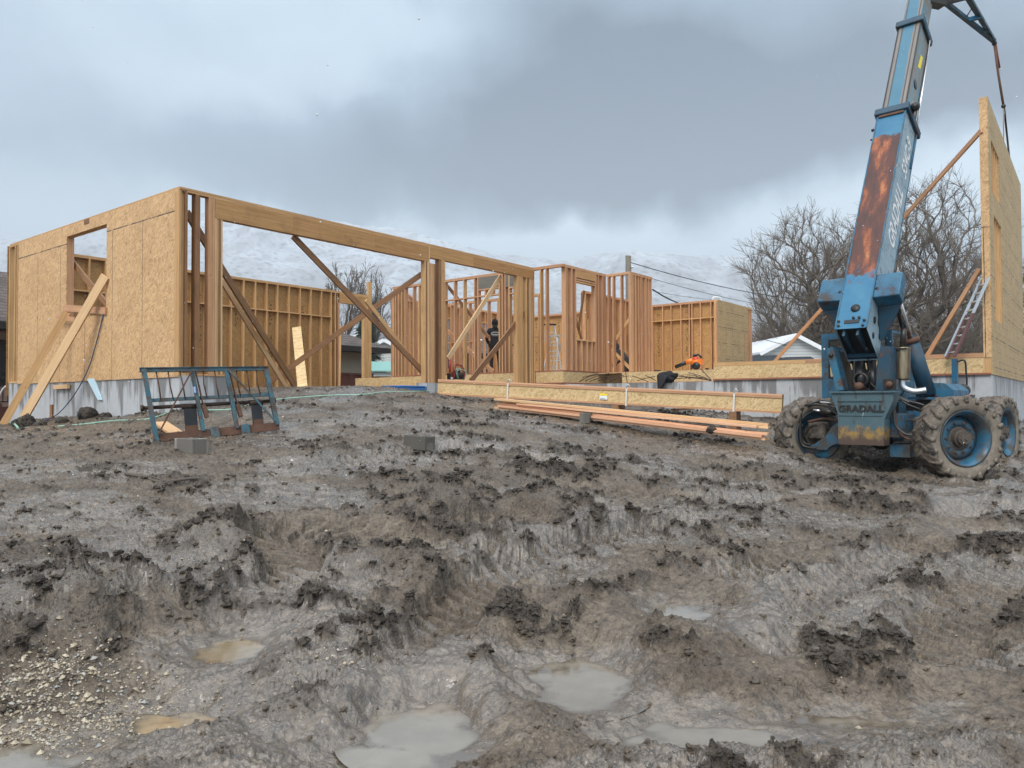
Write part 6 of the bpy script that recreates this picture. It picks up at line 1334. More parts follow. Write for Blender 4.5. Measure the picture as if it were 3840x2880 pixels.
# ------------------------------------------------------------------ people
def person(label, p, rz, pose='stand', mat='cloth', scale=1.0, logo=False):
    J = {'pel': (0, 0, .95), 'wai': (0, .0, 1.10), 'che': (0, .02, 1.34), 'nek': (0, .03, 1.50), 'hip_l': (-.10, 0, .90), 'kne_l': (-.12, .03, .50), 'ank_l': (-.12, -.02, .09), 'toe_l': (-.13, .14, .04),
         'hip_r': (.10, 0, .90), 'kne_r': (.13, .05, .50), 'ank_r': (.15, -.01, .09), 'toe_r': (.17, .15, .04), 'sho_l': (-.19, .02, 1.43), 'elb_l': (-.27, .06, 1.16), 'wri_l': (-.20, .24, 1.02), 'sho_r': (.19, .02, 1.43), 'elb_r': (.26, .08, 1.17), 'wri_r': (.16, .27, 1.06)}
    if pose == 'bend':
        J.update({'wai': (0, .05, 1.08), 'che': (0, .20, 1.24), 'nek': (0, .32, 1.33), 'sho_l': (-.19, .26, 1.30), 'sho_r': (.19, .26, 1.30), 'elb_l': (-.24, .36, 1.05), 'elb_r': (.24, .36, 1.05), 'wri_l': (-.12, .48, .88), 'wri_r': (.12, .48, .88)})
    Rr = {'pel': .15, 'wai': .145, 'che': .165, 'nek': .065, 'hip_l': .10, 'kne_l': .07, 'ank_l': .055, 'toe_l': .045, 'hip_r': .10, 'kne_r': .07, 'ank_r': .055, 'toe_r': .045, 'sho_l': .075, 'elb_l': .058, 'wri_l': .042, 'sho_r': .075, 'elb_r': .058, 'wri_r': .042}
    names = list(J); E = [('pel', 'wai'), ('wai', 'che'), ('che', 'nek'), ('pel', 'hip_l'), ('hip_l', 'kne_l'), ('kne_l', 'ank_l'), ('ank_l', 'toe_l'), ('pel', 'hip_r'), ('hip_r', 'kne_r'), ('kne_r', 'ank_r'), ('ank_r', 'toe_r'), ('che', 'sho_l'), ('sho_l', 'elb_l'), ('elb_l', 'wri_l'), ('che', 'sho_r'), ('sho_r', 'elb_r'), ('elb_r', 'wri_r')]
    def skin(name, pts, rad, edges, mat_, par):
        me = bpy.data.meshes.new(name); me.from_pydata(pts, edges, []); o = bpy.data.objects.new(name, me); COL.objects.link(o); sk = o.modifiers.new('skin', 'SKIN'); ss = o.modifiers.new('sub', 'SUBSURF'); ss.levels = ss.render_levels = 2
        if not me.skin_vertices: bpy.context.view_layer.objects.active = o; me.attributes  # layer is made below
        bpy.context.view_layer.update()
        if not me.skin_vertices:
            bm = bmesh.new(); bm.from_mesh(me); bm.verts.layers.skin.verify(); bm.to_mesh(me); bm.free()
        for i, r_ in enumerate(rad): me.skin_vertices[0].data[i].radius = (r_, r_ * (.78 if r_ > .12 else 1)); me.skin_vertices[0].data[i].use_root = (i == 0)
        bpy.context.view_layer.update(); dg = bpy.context.evaluated_depsgraph_get(); m3 = bpy.data.meshes.new_from_object(o.evaluated_get(dg)); bpy.data.objects.remove(o); m3.materials.clear(); m3.materials.append(M[mat_])
        m3.polygons.foreach_set('use_smooth', [True] * len(m3.polygons)); r2 = bpy.data.objects.new(name, m3); COL.objects.link(r2)
        if par: r2.parent = par
        return r2
    t_ = thing('person', label, 'person', p, rz); t_.scale = (scale,) * 3
    skin('body', [J[n_] for n_ in names], [Rr[n_] for n_ in names], [(names.index(a), names.index(b)) for a, b in E], mat, t_)
    nk = Vector(J['nek']); hd = nk + Vector((0, .06 if pose == 'stand' else .12, .16)); m2 = MB(); m2.ball(tuple(hd), .105, 12, 0, (.80, .98, 1.15))
    m2.ball((hd.x, hd.y + .10, hd.z - .01), .018, 5); m2.ball((hd.x - .085, hd.y, hd.z), .022, 5, 0, (.5, 1, 1.4)); m2.ball((hd.x + .085, hd.y, hd.z), .022, 5, 0, (.5, 1, 1.4)); m2.tube([nk, hd], .055, 10); m2.build('head', 'skin', t_)
    m2 = MB(); m2.ball((hd.x, hd.y - .015, hd.z + .015), .122, 12, 0, (.86, .92, 1.16)); m2.tube([nk + Vector((0, -.02, -.05)), hd + Vector((0, -.04, -.08))], .088, 12, r1=.08); m2.build('hood', 'cloth', t_)
    for s_ in (-1, 1):
        w_ = Vector(J['wri_l' if s_ < 0 else 'wri_r']); e_ = Vector(J['elb_l' if s_ < 0 else 'elb_r']); dr = (w_ - e_).normalized(); m2 = MB(); m2.ball(tuple(w_ + dr * .06), .045, 6, 0, (.8, 1., 1.))
        for j in range(4): a = w_ + dr * .08 + Vector(((j - 1.5) * .019, 0, 0)); m2.tube([a, a + dr * .045 + Vector((0, 0, -.01)), a + dr * .06 + Vector((0, 0, -.035))], .009, 5)
        a = w_ + dr * .05 + Vector((-s_ * .04, 0, 0)); m2.tube([a, a + dr * .03 + Vector((-s_ * .02, 0, -.02))], .010, 5); m2.build('hand', 'cloth' if mat == 'cloth' else 'skin', t_)
    if logo:
        m2 = MB(); yb = -.142; pk = [(-.13, 1.30), (-.10, 1.35), (-.08, 1.325), (-.04, 1.375), (-.01, 1.335), (.03, 1.37), (.06, 1.33), (.09, 1.355), (.13, 1.30)]
        for a, b in zip(pk[:-1], pk[1:]): m2.beam((a[0], yb, a[1]), (b[0], yb, b[1]), .01, .013, (0, 0, 1))
        for i in range(8): m2.box(-.12 + i * .031, -.12 + i * .031 + (.022 if i % 3 else .016), yb - .004, yb, 1.265, 1.29)
        for i in range(9): m2.box(-.09 + i * .021, -.09 + i * .021 + .013, yb - .002, yb + .001, 1.238, 1.246)
        m2.build('back_print', 'white', t_)
    return t_
q = at(1857, 1405, 24.1); person('worker in black hooded jacket with white mountain print on the back, facing away', (q.x, q.y, FL), .05, 'stand', 'cloth', 1.0, True)
q = at(2350, 1400, 27.); person('worker in black half hidden behind the stud wall below the utility pole', (q.x, q.y, FL - .35), .9, 'bend', 'cloth', .97)
q = at(1974, 1400, 25.2); person('worker in a dark red jacket mostly hidden behind the right end posts', (q.x, q.y, FL), 2.6, 'stand', 'redcloth', .93)

# ------------------------------------------------------------------ neighbours, fences, pole
NB_ = thing('neighbour_house', 'long neighbour house with brown tiled hip roof behind the garage frame', 'house', Hh(-4, 13.6, -.6), PHI)
def hb(name, mat, x0, x1, y0, y1, z0, z1): m2 = MB(); m2.box(x0, x1, y0, y1, z0 + .6, z1 + .6); return m2.build(name, mat, NB_)
hb('wall', 'pink_stucco', 0, 9, 0, 8, -.6, 2.3); hb('wall', 'tan_stucco', 9.01, 20.1, 0, 8, -.6, 2.3)
m2 = MB(); z0, z1 = 2.45 + .6, 4.65 + .6; xa, xb, ya, yb = -.8, 21.1, -.75, 8.75; ym = 4.; R4 = [(xa, ya, z0), (xb, ya, z0), (xb, yb, z0), (xa, yb, z0), (xa + 4.75, ym, z1), (xb - 4.75, ym, z1)]
for f, ax in (((0, 1, 5, 4), 'f'), ((1, 2, 5), 'r'), ((2, 3, 4, 5), 'b'), ((3, 0, 4), 'l')):
    pts = [R4[i] for i in f]; gc = [((p[0], math.hypot(abs(p[1] - (ya if ax == 'f' else yb)), p[2] - z0), 0) if ax in 'fb' else (p[1], math.hypot(abs(p[0] - (xb if ax == 'r' else xa)), p[2] - z0), 0)) for p in pts]; m2.add(pts, [tuple(range(len(pts)))], gc)
m2.build('roof', 'tile', NB_, fixn=False)
m2 = MB(); m2.box(xa, xb, ya, yb, z0 - .22, z0 - .004); m2.build('fascia', 'darkwood', NB_)
m2 = MB(); gx0, gx1, gz = -1.2, 5.2, 5.7; gm = (gx0 + gx1) / 2
pts = [(gx0, ya - .1, z0 + .45), (gm, ya - .1, gz), (gx1, ya - .1, z0 + .45), (gx0, 4, z0 + .45), (gm, 4, gz), (gx1, 4, z0 + .45)]
m2.add(pts, [(0, 1, 4, 3), (1, 2, 5, 4)], [(p[1], math.hypot(p[0] - gm, p[2] - gz), 0) for p in pts]); m2.build('gable_roof', 'tile', NB_, fixn=False)
m2 = MB(); m2.prism([(gx0 + .2, z0), (gm, gz - .15), (gx1 - .2, z0)], ya + .2, ya + .3, lambda a, b, x: (a, x, b)); m2.build('gable_wall', 'darkwood', NB_)
m2 = MB(); m2.beam((gx0, ya - .12, z0 + .40), (gm, ya - .12, gz - .05), .05, .22); m2.beam((gx1, ya - .12, z0 + .40), (gm, ya - .12, gz - .05), .05, .22); m2.build('rake_board', 'darkwood', NB_)
for wx in (3.6, 5.6):
    m2 = MB(); m2.box(wx, wx + 1.5, -.05, -.004, 1.15, 2.55); w_ = m2.build('window', 'darkwood', NB_); m2 = MB(); m2.box(wx + .08, wx + 1.42, -.058, -.052, 1.25, 2.48); m2.build('pane', 'glass', w_)
m2 = MB(); m2.tube([(20.2, -.06, 0), (20.2, -.06, 2.7)], .05, 8); m2.tube(smooth_line3([(20.2, -.06, 2.65), (20.5, -.3, 2.85), (21., -.6, 2.95)]), .05, 8); m2.build('downspout', 'black', NB_)

def board_fence(label, p0, p1, z0, z1, mat='fence', cap=True):
    p0, p1 = Vector(p0), Vector(p1); L_ = (p1 - p0).length; a = math.atan2(p1.y - p0.y, p1.x - p0.x); t_ = thing('board_fence', label, 'fence', (p0.x, p0.y, z0), a); m2 = MB(); n = int(L_ / .15)
    for i in range(n): m2.box(i * L_ / n + .003, (i + 1) * L_ / n - .003, -.01, .01, 0, z1 - z0 - .06 + random.uniform(-.008, .008))
    m2.build('boards', mat, t_)
    if cap: m2 = MB(); m2.box(0, L_, -.04, .04, z1 - z0 - .05, z1 - z0); m2.build('cap_rail', mat, t_)
    for i in range(int(L_ / 2.4) + 1): m2 = MB(); m2.box(i * 2.4 - .05, i * 2.4 + .05, .012, .11, 0, z1 - z0 + .04); m2.build('post', mat, t_)
q0, q1 = at(1262, 1400, 29.), at(1400, 1400, 30.5); board_fence('red brown board fence behind the opening of the back garage wall', q0, q1, -.6, 1.14)
q0, q1 = at(1385, 1400, 28.), at(1500, 1400, 28.8); board_fence('nearer red brown board fence left of the open stud wall', q0, q1, -.6, 1.02, cap=False)
q0, q1 = at(-250, 1500, 19.5), at(52, 1500, 22.4); board_fence('low red brown boards at the left edge below the iron railing', q0, q1, -1.2, -.03, cap=False)
q0, q1 = at(-260, 1500, 20.6), at(60, 1500, 23.); L_ = (q1 - q0).length; t = thing('iron_railing', 'black wrought iron railing with rings at the left edge', 'railing', (q0.x, q0.y, .0), math.atan2(q1.y - q0.y, q1.x - q0.x))
m_ = MB(); m_.box(0, L_, -.015, .015, .90, .93); m_.box(0, L_, -.015, .015, .68, .70); m_.box(0, L_, -.015, .015, .04, .07); m_.build('rails', 'iron', t)
for i in range(int(L_ / .16)):
    m_ = MB(); m_.box(i * .16, i * .16 + .02, -.01, .01, .03, .69); m_.build('baluster', 'iron', t)
for i in range(int(L_ / .215)):
    m_ = MB(); c = (i * .215 + .1, 0, .795); m_.tube([(c[0] + .088 * math.cos(a), 0, c[2] + .088 * math.sin(a)) for a in np.linspace(0, 6.283, 17)], .012, 5, cap=False); m_.build('ring', 'iron', t)
# grey roofed house far behind
def small_house(label, p, rz, L_, Wd, wh, rh, wall, roof, trim='white', win=(), name='house', porch=False):
    t_ = thing(name, label, 'house', p, rz); m2 = MB(); m2.box(-L_ / 2, L_ / 2, 0, Wd, -1, wh); m2.prism([(-L_ / 2, wh), (L_ / 2, wh), (0, wh + rh)], 0, .02, lambda a, b, x: (a, x, b)); m2.build('wall', wall, t_)
    m2 = MB(); o_ = .35
    for s_ in (-1, 1):
        a = (s_ * (L_ / 2 + o_), wh - o_ * rh / (L_ / 2)); pts = [(a[0], -o_, a[1]), (0, -o_, wh + rh), (0, Wd + o_, wh + rh), (a[0], Wd + o_, a[1]), (a[0], -o_, a[1] + .14), (0, -o_, wh + rh + .14), (0, Wd + o_, wh + rh + .14), (a[0], Wd + o_, a[1] + .14)]; m2.add(pts, MB.BF, pts)
    m2.build('roof', roof, t_)
    for s_ in (-1, 1):
        m2 = MB(); m2.beam((s_ * (L_ / 2 + o_), -o_ - .03, wh - o_ * rh / (L_ / 2)), (0, -o_ - .03, wh + rh + .02), .05, .26); m2.build('rake_board', trim, t_)
    for (x, z, w_, h_) in win:
        m2 = MB(); m2.box(x - w_ / 2 - .08, x + w_ / 2 + .08, -.05, -.002, z - .08, z + h_ + .08); f = m2.build('window', trim, t_); m2 = MB(); m2.box(x - w_ / 2, x + w_ / 2, -.06, -.052, z, z + h_); m2.build('pane', 'glass', f)
    return t_
M['lap'] = None; k = NB('lap_siding'); g = k.obj(); x, y, z = k.sep(g); ln = k.m('LESS_THAN', k.m('FRACT', k.m('DIVIDE', z, .2)), .14); M['lap'] = k.fin(k.mix(ln, (.50, .51, .49), (.26, .27, .27)), .7)
q = at(1440, 1400, 58); small_house('grey roofed house with white gable trim between the fence and the stud wall', (q.x, q.y, .2), .15, 6.2, 9, 2.9, 1.6, 'lap', 'greyroof', win=((-1, 1.2, .8, 1),))
q = at(1385, 1400, 66); small_house('larger grey shingle roof behind the white gable, left of it', (q.x - .6, q.y, .2), -.5, 10., 12, 3.2, 2.6, 'lap', 'greyroof')
q = at(1420, 1385, 44); t = thing('shed', 'low shed with pale teal metal roof behind the board fence', 'shed', (q.x, q.y, -.5), .1); m_ = MB(); m_.box(-1.6, 1.9, 0, 2.5, 0, 2.25); m_.build('wall', 'siding', t); m_ = MB(); m_.prism([(-.2, 2.26), (2.7, 2.95), (2.7, 3.0), (-.2, 2.32)], -1.8, 2.1, lambda a, b, x: (x, a, b)); m_.build('roof', 'teal', t)
q = at(2310, 1300, 62); small_house('pale sided house seen through the studs under the utility pole', (q.x - .5, q.y, -1.), .35, 9, 9, 4.9, 1.5, 'lap', 'greyroof', win=((.3, 4.0, .9, .5),))
q = at(1770, 1390, 40); t = thing('dark_shed', 'dark louvred outbuilding seen through the open stud wall behind the person', 'shed', (q.x, q.y, -.4), .25); m_ = MB(); m_.box(-1.0, 5.2, 0, 4, 0, 3.0); m_.build('wall', 'darkwood', t); m_ = MB()
pts = [(-1.4, -.5, 2.9), (5.6, -.5, 2.9), (5.6, 3, 5.0), (-1.4, 3, 5.0)]; m_.add(pts, [(0, 1, 2, 3)], [(p[0], math.hypot(p[1] + .5, p[2] - 2.9), 0) for p in pts]); pts = [(-1.4, -.5, 2.8), (5.6, -.5, 2.8), (5.6, 3, 4.9), (-1.4, 3, 4.9)]; m_.add(pts, [(3, 2, 1, 0)], [(p[0], 0, 0) for p in pts]); m_.build('roof', 'tile', t, fixn=False)
q = at(2955, 1345, 50); small_house('white single storey house with snowy roof below the large bare trees', (q.x + .4, q.y, -.8), .06, 4.2, 9, 4.0, 1.05, 'lap', 'snowroof', win=((-1.3, 1.9, .55, 1.3), (1.0, 2.5, .6, .9)))
q = at(2870, 1345, 55); small_house('low white annex with grey snowy roof left of the white house', (q.x, q.y, -.8), .5, 5.5, 7, 3.2, .9, 'lap', 'greyroof', win=())
# parked cars partly hidden by the rim
def car(label, p, rz):
    t_ = thing('parked_car', label, 'car', p, rz, 'cars parked by the white house'); side = [(-2.2, .35), (-2.25, .8), (-1.6, .95), (-.9, 1.42), (.6, 1.46), (1.3, 1.0), (2.1, .85), (2.2, .4)]
    m2 = MB(); m2.prism(side, -.85, .85, lambda a, b, x: (a, x, b)); b_ = m2.build('body', 'carpaint', t_); bv = b_.modifiers.new('b', 'BEVEL'); bv.width = .08; bv.segments = 3
    m2 = MB(); m2.prism([(-1.35, 1.0), (-.85, 1.36), (.55, 1.39), (1.1, 1.02)], -.862, .862, lambda a, b, x: (a, x, b)); m2.build('side_window', 'glass', t_)
    for x in (-1.35, 1.35):
        for y in (-.86, .86): m2 = MB(); m2.lathe([(0, -.1), (.31, -.1), (.32, 0), (.31, .1), (0, .1)], 1, 20, c=(x, y, .32)); m2.build('wheel', 'black', t_)
    for y in (-.6, .6): m2 = MB(); m2.ball((2.14, y, .65), .10, 5); m2.build('headlight', 'alu', t_)
    return t_
q = at(2978, 1350, 43); car('dark parked car in front of the white house, only its roof above the rim', (q.x, q.y, .98), .08)
q = at(2848, 1350, 41); car('dark parked car with snow near the right end of the far wall', (q.x, q.y, .95), .2)
# utility pole and wires
pp = at(2356, 960, 37.); t = thing('utility_pole', 'wooden utility pole rising behind the stud frame', 'utility pole', (pp.x, pp.y, -.6)); m_ = MB(); m_.tube([(0, 0, 0), (0, 0, pp.z + .6)], .17, 12, r1=.14); m_.build('shaft', 'polewood', t)
m_ = MB(); m_.tube(smooth_line3([(-.1, -.17, 5.5), (-.28, -.2, 5.2), (-.2, -.2, 4.7), (.05, -.2, 4.9), (-.15, -.2, 5.4)]), .03, 6); m_.build('cable_coil', 'black', t); m_ = MB(); m_.tube([(.12, -.1, pp.z - .0), (.22, -.12, pp.z + .05)], .05, 8); m_.build('insulator', 'alu', t)
c5_ = c5
def wire(label, a, b, Ya, Yb, r, sag):
    p0, p1 = at(*a, Ya), at(*b, Yb); pts = [p0.lerp(p1, f) - Vector((0, 0, sag * 4 * f * (1 - f))) - p0 for f in np.linspace(0, 1, 14)]; m2 = MB(); m2.tube(pts, r, 5); o = m2.build('overhead_wire', 'black'); o.location = p0; tag(o, label, 'wire', 'overhead wires right of the pole')
wire('topmost overhead wire running right from the pole top into the big trees', c5(880, 55), (3150, 1130), 37, 60, .022, .5)
wire('fainter second overhead wire below the top one', c5(900, 150), (3000, 1160), 37, 62, .016, .3)
wire('thick black service cable dropping right of the frame corner', c5(1100, 308), c5(1330, 430), 34, 38, .035, .05)
wire('faint third wire crossing above the far right wall', c5(900, 280), c5(1640, 400), 37, 60, .012, .1)
wire('thin wire crossing behind the white house', (2815, 1255), (3010, 1305), 46, 52, .02, .1)
m_ = MB(); q = at(2690, 1125, 36.); m_.tube(smooth_line3([(-.22, 0, -.3), (-.22, 0, .05), (-.15, 0, .12), (.1, 0, .12), (.17, 0, .06), (.17, 0, -.06), (.02, 0, -.1)]), .035, 8); o = m_.build('vent_pipe', 'white'); o.location = q; tag(o, 'white bent vent pipe peeping over the far right wall', 'vent pipe')

# ------------------------------------------------------------------ trees
def seg_tubes(segs, n=3):
    """segs: array rows p0(3) r0 p1(3) r1 -> tube mesh arrays"""
    S = np.array(segs); d = S[:, 4:7] - S[:, 0:3]; L_ = np.linalg.norm(d, axis=1, keepdims=True) + 1e-9; d = d / L_; ref = np.where(np.abs(d[:, 2:3]) > .9, [[1., 0, 0]], [[0, 0, 1.]]); a = np.cross(d, ref); a /= np.linalg.norm(a, axis=1, keepdims=True); b = np.cross(d, a)
    V = []
    for end, rc in ((S[:, 0:3], S[:, 3:4]), (S[:, 4:7], S[:, 7:8])):
        for j in range(n): t_ = 2 * math.pi * j / n; V.append(end + (a * math.cos(t_) + b * math.sin(t_)) * rc)
    V = np.stack(V, 1); m = len(S); base = np.arange(m)[:, None] * 2 * n; F = []
    for j in range(n): j2 = (j + 1) % n; F.append(np.concatenate([base + j, base + j2, base + n + j2, base + n + j], 1))
    return V.reshape(-1, 3), np.concatenate(F, 0)
def grow(seed, H_, spec, trunk=.3, lean=(0, 0), droop=0.):
    """spec per level: (children, length ratio, angle, wander, segments)"""
    R_ = np.random.default_rng(seed); out = {0: [], 1: []}
    def rec(p, d, L_, r, lev):
        ch, lr, ang, wd, ns = spec[lev]; q = p.copy(); dd = d.copy(); last = lev == len(spec) - 1
        for i in range(ns):
            dd = dd + R_.normal(size=3) * wd; dd[2] += (.10 if lev < 3 else .03) - droop * (lev >= 2); dd /= np.linalg.norm(dd); q2 = q + dd * L_ / ns; ra = r * (1 - .62 * i / ns); rb_ = r * (1 - .62 * (i + 1) / ns)
            out[0 if lev < 2 else 1].append([*q, ra, *q2, rb_]); 
            if not last:
                m = ch * (i + 1) / ns; k_ = int(m) - int(ch * i / ns)
                if lev == 0 and i < ns - 2: k_ = 0 if i == 0 else max(k_ - 1, 0)
                if lev == 0 and i == ns - 1: k_ = max(k_, ch // 2 + 1)
                for _ in range(k_):
                    ax = R_.normal(size=3); ax -= ax.dot(dd) * dd; ax /= np.linalg.norm(ax); a_ = ang * (.7 + .6 * R_.random()); nd = dd * math.cos(a_) + ax * math.sin(a_)
                    st = q + (q2 - q) * R_.random(); rec(st if lev else q2, nd, L_ * lr * (.75 + .5 * R_.random()) * (1.12 - .45 * i / ns), rb_ * (.62 if lev else .7), lev + 1)
            q = q2
    rec(np.zeros(3), np.array([lean[0], lean[1], 1.]), H_ * trunk, H_ * .026, 0); return out
def tree(label, p, H_, seed, spec, trunk=.3, mats=('bark', 'twig'), lean=(0, 0), name='bare_tree', group=None, rmin=.010, droop=0., sx=1.):
    o = grow(seed, H_, spec, trunk, lean, droop); t_ = thing(name, label, 'tree', p, 0, group); allz = max(s_[6] for s_ in o[1]); k_ = H_ / allz
    for nm, idx, n in (('trunk', 0, 6), ('crown', 1, 3)):
        S = np.array(o[idx]); S[:, [0, 1, 4, 5]] *= k_ * sx; S[:, [2, 6]] *= k_; S[:, [3, 7]] = np.maximum(S[:, [3, 7]], rmin); V, F = seg_tubes(S, n); arr_mesh(nm, V, F, mats[0 if nm == 'trunk' else 1], True, parent=t_)
    return t_
OAK = [(6, 1.2, .72, .07, 5), (7, .60, .70, .13, 7), (7, .55, .75, .17, 6), (6, .58, .7, .2, 5), (6, .55, .65, .22, 3), (0, 0, 0, .22, 2)]
OAK2 = [(5, 1.1, .62, .07, 5), (6, .62, .68, .13, 6), (6, .58, .72, .17, 5), (6, .58, .7, .2, 4), (6, .55, .65, .22, 3), (0, 0, 0, .22, 2)]
def base_at(px, Y, z=-.8): q = at(px, 1400, Y); return (q.x, q.y, z)
def crown_tree(label, px, Y, ztop, zbot, rx, seed, N=2300, zb=-.8, lean=0., tw=5, rmin=.012):
    R_ = np.random.default_rng(seed); rz = (ztop - zbot) / 2; zc = (ztop + zbot) / 2 - zb; th = R_.random(N) * 6.283; u = R_.random(N) * 2 - 1; rr = R_.random(N) ** .40
    P = np.stack([np.sqrt(1 - u * u) * np.cos(th) * rr * rx, np.sqrt(1 - u * u) * np.sin(th) * rr * rx * .85, u * rr * rz + zc], 1)
    bump = 1 + .22 * perlin(P[:, 0] * .35 + seed, P[:, 2] * .35, 700 + seed) + .10 * perlin(P[:, 0] * .9, P[:, 2] * .9 + seed, 701 + seed); ctr = np.array([0, 0, zc]); P = ctr + (P - ctr) * bump[:, None]; P[:, 0] += lean * (P[:, 2])
    fork = np.array([0, 0, zbot - zb + .8]); nodes = [np.zeros(3), fork * .5 + R_.normal(size=3) * .1 * [1, 1, 0], fork]; par = [-1, 0, 1]
    P = P[P[:, 2] > fork[2] * .65]; P = P[np.argsort(np.linalg.norm((P - fork) * [1, 1, .85], axis=1))]
    A = np.zeros((len(P) + 3, 3)); A[:3] = nodes; dist = np.zeros(len(P) + 3); dist[2] = 0; n = 3
    for q_ in P:
        d = A[2:n] - q_; L_ = np.linalg.norm(d, axis=1); up = np.maximum(0, d[:, 2]) * .9; k_ = int(np.argmin(L_ * 1.0 + up + .16 * dist[2:n] / 3)) + 2
        A[n] = q_; dist[n] = dist[k_] + L_[k_ - 2]; par.append(k_); n += 1
    A = A[:n]; cnt = np.ones(n); pa_ = np.array(par[:n]); 
    for _ in range(7):
        sm = np.zeros_like(A); nc = np.zeros(n); np.add.at(sm, pa_[1:], A[1:]); np.add.at(nc, pa_[1:], 1.); k1 = (nc > 0); k1[:3] = False; mc = sm[k1] / nc[k1][:, None]; A[k1] = .4 * A[k1] + .32 * A[pa_[k1]] + .28 * mc
    for i in range(n - 1, 0, -1): cnt[par[i]] += cnt[i]
    rad = np.maximum(rmin * 1.1, .0155 * cnt ** .48); tr = []; br = []
    for i in range(1, n):
        a, b = A[par[i]], A[i]; m_ = (a + b) / 2 + R_.normal(size=3) * .09 * np.linalg.norm(b - a) * .5; ra = min(rad[par[i]], rad[i] * 1.35); L = tr if cnt[i] > 60 else br
        L.append([*a, ra, *m_, (ra + rad[i]) / 2]); L.append([*m_, (ra + rad[i]) / 2, *b, rad[i]])
    for i in range(3, n):
        if cnt[i] < 9:
            dd = A[i] - A[par[i]]; dd /= np.linalg.norm(dd) + 1e-6
            for k_ in range(tw):
                v = dd + R_.normal(size=3) * .42; v[2] += .15; v /= np.linalg.norm(v); e = A[i] + v * (.35 + .55 * R_.random()); br.append([*A[i], rmin, *e, rmin * .85]); v2 = v + R_.normal(size=3) * .25
                br.append([*e, rmin * .85, *(e + v2 * .30), rmin * .6])
    t_ = thing('bare_tree', label, 'tree', base_at(px, Y, zb))
    V, F = seg_tubes(tr, 6); arr_mesh('trunk', V, F, 'bark', True, parent=t_); V, F = seg_tubes(br, 3); arr_mesh('crown', V, F, 'twig', True, parent=t_); return t_
crown_tree('largest bare tree, wide crown between the boom and the tall wall panel', 3440, 52, 14.9, 1.2, 5.6, 21, 2000)
crown_tree('bare tree with a wide dense crown left of the machine boom', 3050, 55, 13.6, .8, 4.9, 5, 1750, lean=-.02)
crown_tree('bare tree behind the boom between the two larger trees', 3240, 62, 14.2, 2.0, 4.6, 33, 1300)
crown_tree('bare tree half hidden behind the tall wall panel', 3690, 60, 12.2, .5, 4.6, 44, 1300)
SAP = [(7, .9, .5, .06, 5), (6, .6, .45, .1, 5), (6, .55, .5, .14, 4), (5, .55, .5, .2, 3), (0, 0, 0, .25, 2)]
tree('slender bare tree left of the tall loose garage post, behind the roof', base_at(1300, 60, -.5), 11.6, 8, SAP, .38, rmin=.014, sx=.62)
tree('slender bare tree right of the tall loose garage post', base_at(1410, 62, -.5), 11.6, 9, SAP, .38, rmin=.014, sx=.60)
tree('small bare tree seen between the middle garage posts', base_at(1700, 66, -.5), 10.0, 14, SAP, .38, rmin=.014, sx=.5)
tree('small bare tree above the far wall, left one of the pair', base_at(2435, 75, -.5), 9.8, 15, SAP, .36, rmin=.014, sx=.6)
tree('small bare tree above the far wall, right one of the pair', base_at(2520, 78, -.5), 9.9, 16, SAP, .36, rmin=.014, sx=.7)
# conifer
t = thing('conifer', 'dark conifer behind the slender bare trees', 'tree', base_at(1372, 50, -.4)); m_ = MB(); m_.tube([(0, 0, 0), (0, 0, 7.4)], .14, 8, r1=.02); m_.build('trunk', 'bark', t); S = []; R_ = np.random.default_rng(3)
for i in range(1500):
    z = 1.2 + 6.2 * R_.random() ** .85; rr = (7.5 - z) * .30 * (.5 + .5 * R_.random()); a = R_.random() * 6.283; c, s_ = math.cos(a), math.sin(a); S.append([c * rr * .15, s_ * rr * .15, z, .025, c * rr, s_ * rr, z - .15 * rr, .01])
    for j in range(5): f = .3 + .7 * R_.random(); S.append([c * rr * f, s_ * rr * f, z - .15 * rr * f, .02, c * rr * f + R_.normal() * .16, s_ * rr * f + R_.normal() * .16, z - .15 * rr * f - .10, .008])
V, F = seg_tubes(S, 3); arr_mesh('crown', V, F, 'needles', True, parent=t)
# brush on the far bank
def thicket(name, label, n, area, hr, mat, seed):
    R_ = np.random.default_rng(seed); S = []
    for _ in range(n):
        px = area[0] + (area[1] - area[0]) * R_.random(); Y = area[2] + (area[3] - area[2]) * R_.random(); q = at(px, 1400, Y); z0 = -.8 + max(0, Y - area[2]) * area[4]; H_ = hr[0] + (hr[1] - hr[0]) * R_.random()
        for st in range(4):
            d = np.array([R_.normal() * .22, R_.normal() * .22, 1.]); p = np.array([q.x, q.y, z0]) + R_.normal(size=3) * [.3, .3, 0]; L_ = H_ * (.7 + .3 * R_.random())
            for i in range(4):
                d2 = d + R_.normal(size=3) * .14; p2 = p + d2 * L_ / 4; S.append([*p, .035 - .006 * i, *p2, .028 - .006 * i])
                for k_ in range(3):
                    b = d2 + R_.normal(size=3) * .6; b[2] = abs(b[2]); e = p2 + b * L_ * .20; S.append([*p2, .014, *e, .010]); 
                    for k2 in range(2): b2 = b + R_.normal(size=3) * .7; S.append([*e, .010, *(e + b2 * L_ * .10), .008])
                p = p2; d = d2
    V, F = seg_tubes(S, 3); tag(arr_mesh(name, V, F, mat, True), label, None, None, 'stuff')
thicket('brush', 'tangled leafless brown brush on the bank behind the machine', 620, (2830, 3760, 60, 95, .12), (2.5, 5.5), 'twig', 77)
thicket('brush', 'reddish leafless brush left of the big trees behind the far wall', 170, (2790, 3060, 66, 96, .13), (2.2, 4.2), 'redtwig', 78)
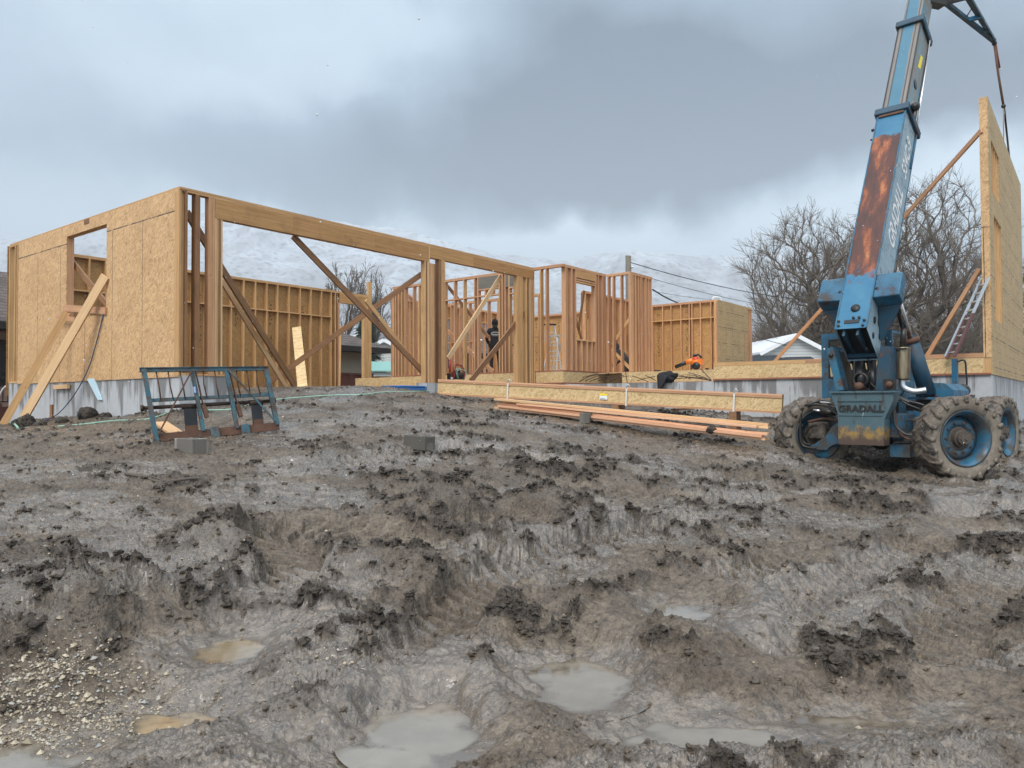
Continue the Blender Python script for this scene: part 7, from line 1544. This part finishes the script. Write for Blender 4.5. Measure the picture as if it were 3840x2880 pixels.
# bank behind
bx = np.linspace(2, 62, 60); by = np.linspace(58, 140, 40); X, Y = np.meshgrid(bx, by); Z = -.9 + 9.5 * sst(58, 120, Y) * sst(4, 18, X - (Y - 58) * .18) + .5 * fbm(X / 7, Y / 7, 4, 500); V = np.stack([X.ravel(), Y.ravel(), Z.ravel() - .3], 1); i = np.arange(39)[:, None] * 60; j = np.arange(59)[None]; F = np.stack([i + j, i + j + 1, i + 60 + j + 1, i + 60 + j], -1).reshape(-1, 4)
k = NB('bank_soil'); M['bank'] = k.fin(k.mix(k.rng(k.noise(k.pos(), .5, 7, .7), .52, .62), (.085, .068, .052), (.42, .43, .44)), .9)
tag(arr_mesh('hillside', V, F, 'bank', True), 'brushy bank with patches of old snow behind the plot', None, None, 'structure')
t = thing('shrub', 'green low shrub behind the iron railing at the left edge', 'shrub', tuple(at(30, 1480, 24.5))); S = []
R_ = np.random.default_rng(6)
for i in range(500): p = R_.normal(size=3) * [.8, .3, .22]; S.append([*p, .03, *(p + R_.normal(size=3) * .09), .01])
V, F = seg_tubes(S, 3); arr_mesh('leaves', V, F, 'green', True, parent=t)

# twigs on the mud
def stick(label, pts, r): cord('fallen_twig', label, on_ground(pts, .02), r, 'bark', 'twig')
stick('long forked brown stick lying across the mud left of centre', [(470, 1788), (540, 1800), (600, 1815), (660, 1830), (720, 1828), (790, 1812)], .016)
stick('short bare stick branching off the long forked one', [(620, 1822), (560, 1796), (500, 1792)], .009)
stick('thin twig on the lower left mud mound', [(425, 2185), (418, 2215), (405, 2245)], .008)

# falling snow
def flakes():
    R_ = np.random.default_rng(9); V = []; F = []; ico = np.array([(0, 0, 1), (1, 0, 0), (0, 1, 0), (-1, 0, 0), (0, -1, 0), (0, 0, -1)]); fc = [(0, 1, 2), (0, 2, 3), (0, 3, 4), (0, 4, 1), (5, 2, 1), (5, 3, 2), (5, 4, 3), (5, 1, 4)]
    for i in range(900):
        Y = 2.5 + 17 * R_.random() ** .7; q = at(R_.random() * 4400 - 280, R_.random() * 2300 - 300, Y); 
        if q.z < -.9: continue
        s_ = .0025 + .004 * R_.random(); V.append(ico * s_ + np.array(q[:])); F += [tuple(a + (len(V) - 1) * 6 for a in f) for f in fc]
    tag(arr_mesh('falling_snow', np.vstack(V), F, 'white', False), 'small snowflakes falling through the air', None, None, 'stuff')
flakes()

# ------------------------------------------------------------------ haze
def haze(dens):
    m2 = MB(); m2.box(-3900, 3900, -300, 4400, -30, 830); mt = bpy.data.materials.new('haze'); mt.use_nodes = True; nt = mt.node_tree; nt.nodes.clear(); o = nt.nodes.new('ShaderNodeOutputMaterial'); v = nt.nodes.new('ShaderNodeVolumePrincipled')
    v.inputs['Color'].default_value = (.86, .93, 1., 1); v.inputs['Density'].default_value = dens; v.inputs['Anisotropy'].default_value = .0; nt.links.new(v.outputs[0], o.inputs['Volume']); M['haze'] = mt; ob = m2.build('haze', 'haze'); tag(ob, 'thin winter haze over the whole valley', None, None, 'stuff')
haze(3.6e-4)
